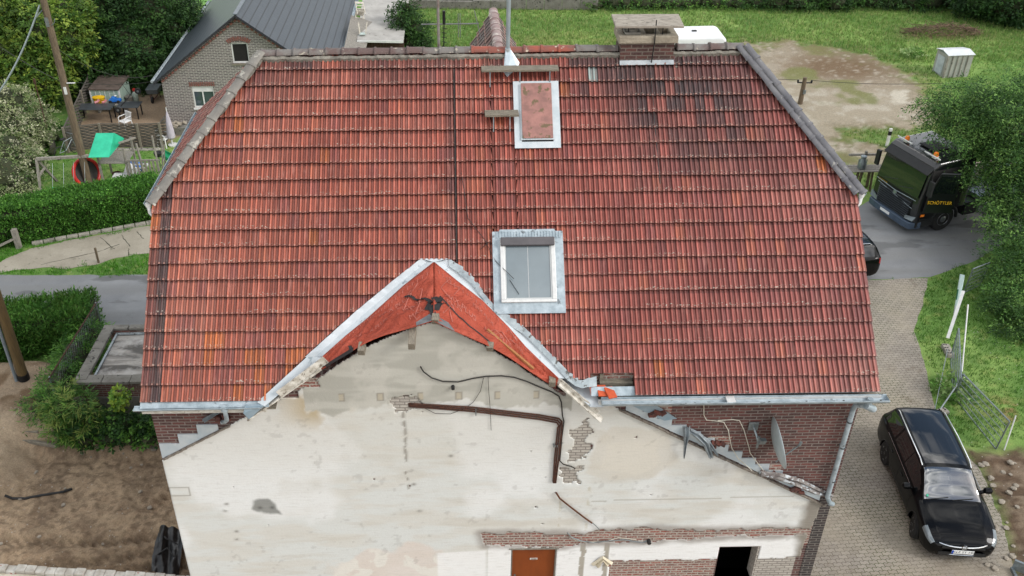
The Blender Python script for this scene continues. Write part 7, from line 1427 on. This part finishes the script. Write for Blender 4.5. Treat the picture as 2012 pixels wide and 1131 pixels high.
b = MB(); b.b2((-.95, .95, .35), (-.1, 1.24, .95)); b.box((-.5, 1.2, .40), (.6, .1, .05)); b.box((-.5, 1.2, .68), (.6, .1, .05)); b.build('step_well', M['trim'], lo, bevel=.02)
b = MB(); b.box((-.30, 1.26, .88), (.16, .03, .08)); b.build('indicator', M['orange'], lo)
for wx, ws in ((-1.42, (1.0,)), (-5.0, (1.0,)), (-6.3, (1.0,))):
    for sg in (-1, 1):
        b = MB(); b.lathe([(.28, -.15), (.45, -.16), (.50, -.12), (.51, 0), (.50, .12), (.45, .16), (.28, .15)], n=28, axis='y'); w_ = b.build('wheel', M['tyre'], lo, smooth=True); w_.location = (wx, sg*1.07, .51); b = MB(); b.lathe([(.28, sg*.13), (.26, sg*.16), (.20, sg*.07), (.12, sg*.16), (.05, sg*.18), (.001, sg*.18)], n=20, axis='y')
        for i in range(10): a = i*PI/5; b.lathe([(.016, sg*.10), (.016, sg*.14)], (.17*math.cos(a), 0, .17*math.sin(a)), 6, 'y')
        b.build('rim', M['alloy'], w_, smooth=True)
b = MB(); b.tube([(-1.42+.60*math.cos(t), 1.20, .51+.62*math.sin(t)) for t in np.linspace(.0, PI, 14)], .06, 6); b.build('mudguard', M['trim'], lo)
b = MB(); b.b2((-8.6, -.45, .75), (-2.2, .45, 1.0)); b.b2((-2.95, -1.15, .5), (-2.35, 1.2, 1.05)); b.build('chassis', M['blackmetal'], lo, bevel=.02); b = MB(); b.b2((-3.9, 1.0, .5), (-3.0, 1.24, .95)); b.build('side_tank', M['alloy'], lo, bevel=.04)
b = MB(); b.b2((-2.95, -1.2, 1.08), (-8.4, 1.2, 1.22)); b.build('loading_bed', M['galv'], lo); b = MB()
for i in range(16): b.box((random.uniform(-7.8, -3.4), random.uniform(-.8, .8), 1.35+i*.02), (random.uniform(.8, 1.8), .3, .06), (random.uniform(-.2, .2), random.uniform(-.2, .2), random.random()*3))
tag(b.build('demolition_load', mat('pale_demolition_scrap', '#b3a79a', '#8c8076', 3, .9)), 'pale boards and rubble piled on the lorry bed under the leaves', 'load'); ld_ = bpy.data.objects['demolition_load']; ld_.location = lo.location; ld_.rotation_euler = lo.rotation_euler
# ---- white van beyond the ridge
vr = G(1432, 76, 2.25); vn_ = thing('panel_van', 'white panel van with dark side windows behind the ridge and chimney', 'van', (vr.x-5.2, vr.y+.0, 0)); prof = [(0, .4), (0, 1.2), (.12, 2.15), (.35, 2.32), (4.9, 2.36), (5.12, 2.20), (5.2, 1.2), (5.2, .4)]
b = MB(); b.prism(prof, 0, 1.95, 'xz'); b.build('body', mat('white_van_paint', '#e6e7e8', '#dcdee0', 2, .3, 0, 0), vn_, bevel=.14, seg=4)
for x0, x1 in ((2.15, 3.15), (.5, 1.7)): b = MB(); b.b2((x0, -.012, 1.42), (x1, .01, 1.98)); b.build('side_window', M['carglass'], vn_)
V, F = text_mesh('SCHÖTTLER', .36); b = MB(); b.add([(4.15+x*.72, -.012, 1.75+z) for x, z, _ in V], F); b.build('lettering', M['ink'], vn_); b = MB(); b.box((3.6, 1.0, 2.38), (.25, .12, .05)); b.build('roof_vent', M['trim'], vn_)
for x in (.95, 4.3): 
    for y in (.1, 1.85): b = MB(); b.lathe([(.1, -.1), (.33, -.1), (.33, .1), (.1, .1)], (x, y, .34), 20, 'y'); b.build('wheel', M['tyre'], vn_)
for y in (.18, 1.77): b = MB(); b.box((5.19, y, 1.5), (.03, .12, .5)); b.build('tail_light', M['redlamp'], vn_)
# ============================================================ RIGHT-HAND SIDE
A, B, Cc = G(1831, 139), G(1852, 153), G(1901, 151); hut = thing('metal_hut', 'small white-roofed sheet metal hut standing in the long grass', 'hut', A); hz = HT(B.x, B.y, 110); u1 = (B-A); u2 = (Cc-B); u2.z = 0; u1.z = 0; D4 = A+u2-A
L2 = u2.length; 
P = [Vector((0, 0, 0)), u1, u1+u2, u2]; b = MB(); b.add([tuple(p) for p in P]+[tuple(p+Vector((0, 0, hz))) for p in P], [(0, 1, 5, 4), (1, 2, 6, 5), (2, 3, 7, 6), (3, 0, 4, 7), (0, 3, 2, 1), (4, 5, 6, 7)])
b.build('body', mat('beige_sheet_wall', '#a5a69e', '#94958e', 3, .6, .1), hut); b = MB(); o1 = -u1.normalized()*.06; o2 = u2.normalized()*.05; m0_, m1_ = (P[0]+P[1])/2-o2*1, (P[3]+P[2])/2+o2; up_ = Vector((0, 0, hz+.02)); pk_ = Vector((0, 0, hz+.14))
b.slab([P[1]-o1-o2+up_, P[2]-o1+o2+up_, m1_+pk_, m0_+pk_], .03); b.slab([m0_+pk_, m1_+pk_, P[3]+o1+o2+up_, P[0]+o1-o2+up_], .03); b.build('roof', mat('white_hut_roof', '#dfe2e4', '#d0d4d6', 2, .35, .1), hut)
b = MB(); b.add([tuple(P[0]+Vector((0, 0, hz))), tuple(P[1]+Vector((0, 0, hz))), tuple(m0_+o2+pk_)], [(0, 1, 2)]); b.build('gable_sheet', M['galv'], hut)
nrm = Vector((u1.y, -u1.x, 0)).normalized()*.02; nrm = nrm if nrm.y < 0 or nrm.x < 0 else -nrm; b = MB(); dA, dB = u1*.18+nrm, u1*.80+nrm; b.add([tuple(dA+Vector((0, 0, .08))), tuple(dB+Vector((0, 0, .08))), tuple(dB+Vector((0, 0, hz-.15))), tuple(dA+Vector((0, 0, hz-.15)))], [(0, 1, 2, 3)]); b.build('door', mat('pale_door_sheet', '#c3cbd0', '#a9b2b8', 3, .5, .2, .5, 5, .03), hut)
n2 = Vector((u2.y, -u2.x, 0)).normalized()*.02; b = MB()
for i in range(1, 5): p = u1+u2*(i/5)+n2; b.beam(p, p+Vector((0, 0, hz)), .05, .03)
b.beam(u1+n2, u1+n2+Vector((0, 0, hz)), .07, .07); b.build('wall_ribs', M['concrete'], hut)
def mesh_panel(label, c, group=None, nr=5, name='mesh_fence_panel'):
    o = Vector(c[0]); q = [Vector(p)-o for p in c]; th = thing(name, label, 'fence panel', o, 0, group); b = MB()         # c: bottom-left, bottom-right, top-right, top-left
    for i in range(4): b.tube([q[i], q[(i+1) % 4]], .024, 7)
    b.build('frame', M['galv'], th); b = MB()
    for i in range(1, nr): t = i/nr; b.tube([q[0].lerp(q[3], t), q[1].lerp(q[2], t)], .012, 5)
    b.build('rails', M['galv'], th); b = MB(); n = int((q[1]-q[0]).length/.07)
    for i in range(1, n): t = i/n; b.tube([q[0].lerp(q[1], t), q[3].lerp(q[2], t)], .0035, 3, False)
    b.build('mesh', M['galv'], th); return th
p0, p1 = G(1875, 780), G(1957, 882); mesh_panel('galvanised mesh panel nearest the car, leaning toward the soil', [p0, p1, G(1984, 828, .95), G(1893, 735, .95)])
p2 = G(1873, 690, .15); mesh_panel('galvanised mesh panel standing edge-on beside the white pipe', [G(1868, 700), G(1873, 775), G(1889, 742, .9), G(1884, 645, 1.0)])
mesh_panel('galvanised mesh panel disappearing under the tree by the green board', [G(1893, 575), G(1925, 560), G(1945, 515, 1.0), G(1912, 528, 1.0)], nr=6)
def foot(label, c, rz):
    th = thing('concrete_foot', label, 'fence foot', c, rz); b = MB(); b.box((0, 0, .07), (.62, .24, .14), taper=.94); b.build('block', M['concrete'], th, bevel=.015); b = MB()
    for x in (-.22, -.07, .07, .22): b.lathe([(.03, .141), (.001, .1415)], (x, 0, .003), 10); b.lathe([(.03, .141), (.001, .1415)], (x, .07, .003), 10)
    b.build('socket_hole', M['dark'], th); return th
foot('upright grey fence foot with holes beside the white board', G(1861, 692), 1.45); foot('grey fence foot right behind the car', G(1843, 815), .35)
def stick(name, label, cat, a, c_, r, m, sq=None, kids=None):
    a, c_ = Vector(a), Vector(c_); b = MB()
    if sq: b.beam((0, 0, 0), c_-a, sq[0], sq[1])
    else: b.tube([(0, 0, 0), c_-a], r, 8)
    o = b.build(name, M[m]); o.location = a; return tag(o, label, cat)
stick('white_board', 'long white board sloping from the fence down to the grey concrete foot', 'board', G(1862, 664, .12), G(1893, 571, 1.3), .03, 'white_plastic', (.10, .03)); stick('white_pipe', 'thin white pipe standing beside the edge-on mesh panel', 'pipe', G(1888, 752), G(1902, 598, 1.75), .022, 'white_plastic')
stick('brace_rod', 'thin grey rod slanting from the upright foot down to the foot behind the car', 'rod', G(1836, 808, .1), G(1862, 686, .5), .012, 'galv'); stick('brace_strut', 'dark grey strut between the car-side foot and the mesh panels', 'strut', G(1846, 806, .1), G(1886, 748, .6), .022, 'galv'); stick('white_stake', 'white stake in the soil right of the nearest mesh panel', 'stake', G(1973, 884), G(1996, 816, .9), .018, 'white_plastic')
p = G(1875, 618, .2); th = thing('barrier_board', 'pale barrier board with a dark green stripe leaning on the fence', 'barrier board', p); L = [Vector(G(1873, 617, .2))-p, Vector(G(1881, 612, .2))-p, Vector(G(1894, 540, 1.3))-p, Vector(G(1886, 538, 1.3))-p]; b = MB(); b.slab(L, .03); b.build('board', mat('pale_green_board', '#b5c9c4', '#a3b8b4', 4, .6), th)
b = MB(); f0, f1 = .36, .62; b.slab([L[0].lerp(L[3], f0), L[1].lerp(L[2], f0), L[1].lerp(L[2], f1), L[0].lerp(L[3], f1)], .036); b.build('green_stripe', mat('dark_green_stripe', '#1f5f45'), th); b = MB(); b.slab([L[0].lerp(L[3], .0), L[1].lerp(L[2], .0), L[1].lerp(L[2], .22), L[0].lerp(L[3], .22)], .036); b.build('white_end', M['white_plastic'], th)
p = G(1572, 203); hh = HT(p.x, p.y, 152); th = upole('short wooden pole with insulators on the gravel beyond the right hip', p, hh, .13); b = MB(); b.beam((-.35, 0, hh-.25), (.4, 0, hh-.28), .05, .05); b.lathe([(.04, 0), (.06, .05), (.03, .12)], (-.32, 0, hh-.22), 8); b.lathe([(.04, 0), (.06, .05), (.03, .12)], (.36, 0, hh-.25), 8); b.build('insulator_arm', M['blackmetal'], th); b = MB(); b.box((.05, -.15, hh-.7), (.12, .08, .2)); b.build('junction_box', M['galv'], th)
wire('overhead_wire', 'thin wire from the gravel-lot pole toward the tree at right', [(p.x+.36, p.y, hh-.15), (31.0, 29, hh+.2)], .012, sag=.15); wire('overhead_wire', 'thin wire from the gravel-lot pole back toward the hip tiles', [(p.x-.32, p.y, hh-.12), (18.0, 31.5, hh+.1)], .012, sag=.1)
p = G(1742, 287); hh = HT(p.x, p.y, 252); th = thing('reflector_post', 'white roadside marker post with a black band beyond the lorry', 'marker post', p); b = MB(); b.box((0, 0, hh/2), (.13, .09, hh)); b.build('shaft', M['white_plastic'], th, bevel=.015); b = MB(); b.box((0, 0, hh*.74), (.137, .097, hh*.22)); b.build('black_band', M['ink'], th)
p = G(1692, 372); th = thing('wooden_stand', 'rough grey wooden milk stand between the house corner and the lorry', 'stand', p); b = MB(); [b.beam((x, y, 0), (x*.8, y*.8, .95), .09, .09) for x in (-.25, .3) for y in (-.15, .2)]; b.build('legs', M['polewood'], th); b = MB(); [b.b2((-.75, -.3+i*.17, .95), (.75, -.16+i*.17, .99)) for i in range(4)]; b.beam((-.7, .35, 1.45), (.55, .35, 1.45), .09, .07); b.beam((0, .35, .95), (0, .35, 1.6), .09, .09); b.build('top_boards', M['greywood'], th)
th = thing('milk_churn', 'dented grey milk churn on the rough wooden stand', 'churn', (p.x-.22, p.y, .995)); b = MB(); b.lathe([(.16, 0), (.17, .05), (.17, .32), (.10, .44), (.10, .50), (.13, .52), (.12, .56), (.01, .57)], n=16); b.build('can', M['galv'], th, smooth=True); b = MB(); [b.tube([(sg*.10, 0, .44), (sg*.18, 0, .40), (sg*.17, 0, .28)], .012, 6) for sg in (-1, 1)]; b.build('handles', M['galv'], th)
rp_ = [(random.uniform(1925, 2000), random.uniform(905, 1120)) for _ in range(34)]
for i, (x, y) in enumerate(rp_):
    q = gh(x, y); r = random.uniform(.04, .11); b = rock(r, 200+i); o = b.build('rubble_stone', M['rubble']); o.location = q+Vector((0, 0, r*.15)); o.rotation_euler = (0, 0, random.random()*6); tag(o, 'broken grey stone on the brown soil beside the paving', 'stone', 'rubble along the right edge of the paving')
q = G(2008, 1128, 0); th = thing('steel_bracket', 'grey angled steel piece at the bottom right corner', 'steel piece', q); b = MB(); b.beam((-.2, .15, .2), (.3, -.2, .2), .06, .3); b.beam((-.2, .15, .05), (-.25, -.3, .05), .06, .1); b.build('angle', M['galv'], th)
# tall weeds around the hut and a few dock plants at the paving edge
for (x, y, lab) in ((1795, 110, 'pale thistle clump in the meadow behind the right hip'), (1880, 770, 'low dry weeds in front of the nearest mesh panel')):
    q = G(x, y); plant('weed_tuft', lab, 'weeds', q, [(q.x, q.y, .15, .5, .4, .25)], 500, .14, ['#7d9a5a', '#93a870', '#5f8a3c'], tr=0, spray=.3, nl=12, cored=0)
# ============================================================ pieces that lie apart become parts of their own
def split_apart(o, gap=.04):
    me = o.data; n = len(me.vertices); par = list(range(n))
    def fd(a):
        while par[a] != a: par[a] = par[par[a]]; a = par[a]
        return a
    for p in me.polygons:
        v = p.vertices; r = fd(v[0])
        for q in v[1:]: par[fd(q)] = r
    comp = {}
    for i in range(n): comp.setdefault(fd(i), []).append(i)
    ks = list(comp); C_ = np.array([v.co[:] for v in me.vertices]); bb = [(C_[comp[k_]].min(0)-gap, C_[comp[k_]].max(0)+gap) for k_ in ks]; g = list(range(len(ks)))
    def fg(a):
        while g[a] != a: a = g[a]
        return a
    for i in range(len(ks)):
        for j in range(i):
            if (bb[i][0] <= bb[j][1]).all() and (bb[j][0] <= bb[i][1]).all(): g[fg(i)] = fg(j)
    gv = {}
    for i, k_ in enumerate(ks): gv.setdefault(fg(i), set()).update(comp[k_])
    if len(gv) < 2: return
    nm = o.name.split('.')[0]; sm = len(me.polygons) and me.polygons[0].use_smooth
    for q, vs in enumerate(list(gv.values())):
        idx_ = sorted(vs); mp_ = {a: i for i, a in enumerate(idx_)}; F_ = [[mp_[a] for a in p.vertices] for p in me.polygons if p.vertices[0] in vs]
        m2 = bpy.data.meshes.new(nm); m2.from_pydata([tuple(C_[a]) for a in idx_], [], F_); m2.update()
        for m_ in me.materials: m2.materials.append(m_)
        if sm: m2.polygons.foreach_set('use_smooth', [True]*len(F_))
        if q == 0: o.data = m2
        else:
            c_ = o.copy(); c_.data = m2; COL.objects.link(c_)
for o in list(bpy.data.objects):
    if o.type == 'MESH' and o.parent is not None and o.name.split('.')[0] in ('exposed_brickwork', 'stepped_flashing', 'chiselled_masonry', 'ridge_tiles', 'eaves_flashing', 'gutter_bracket', 'torn_brick_stumps', 'hanging_lead_strips', 'barge_board', 'loose_zinc_sheet', 'wiper', 'pipe_bracket', 'wall_socket_stub', 'chimney_mortar', 'roof_wire', 'loose_wire', 'torn_flashing_edge', 'fascia', 'soffit', 'broken_tile', 'rafter_foot', 'pipe_clip', 'ridge_mortar', 'corner_trim', 'post', 'chain', 'brace', 'legs', 'side_and_rear_walls', 'iron_rod', 'loose_flashing_pieces', 'black_tape', 'bracket', 'fold_rib', 'window_reveal', 'ground_boards', 'handles', 'beam', 'cable_fitting', 'white_sign_plate', 'door_frame', 'verge_board', 'roof_trim', 'light_bar', 'chrome_strip', 'door_gap'):
        split_apart(o)
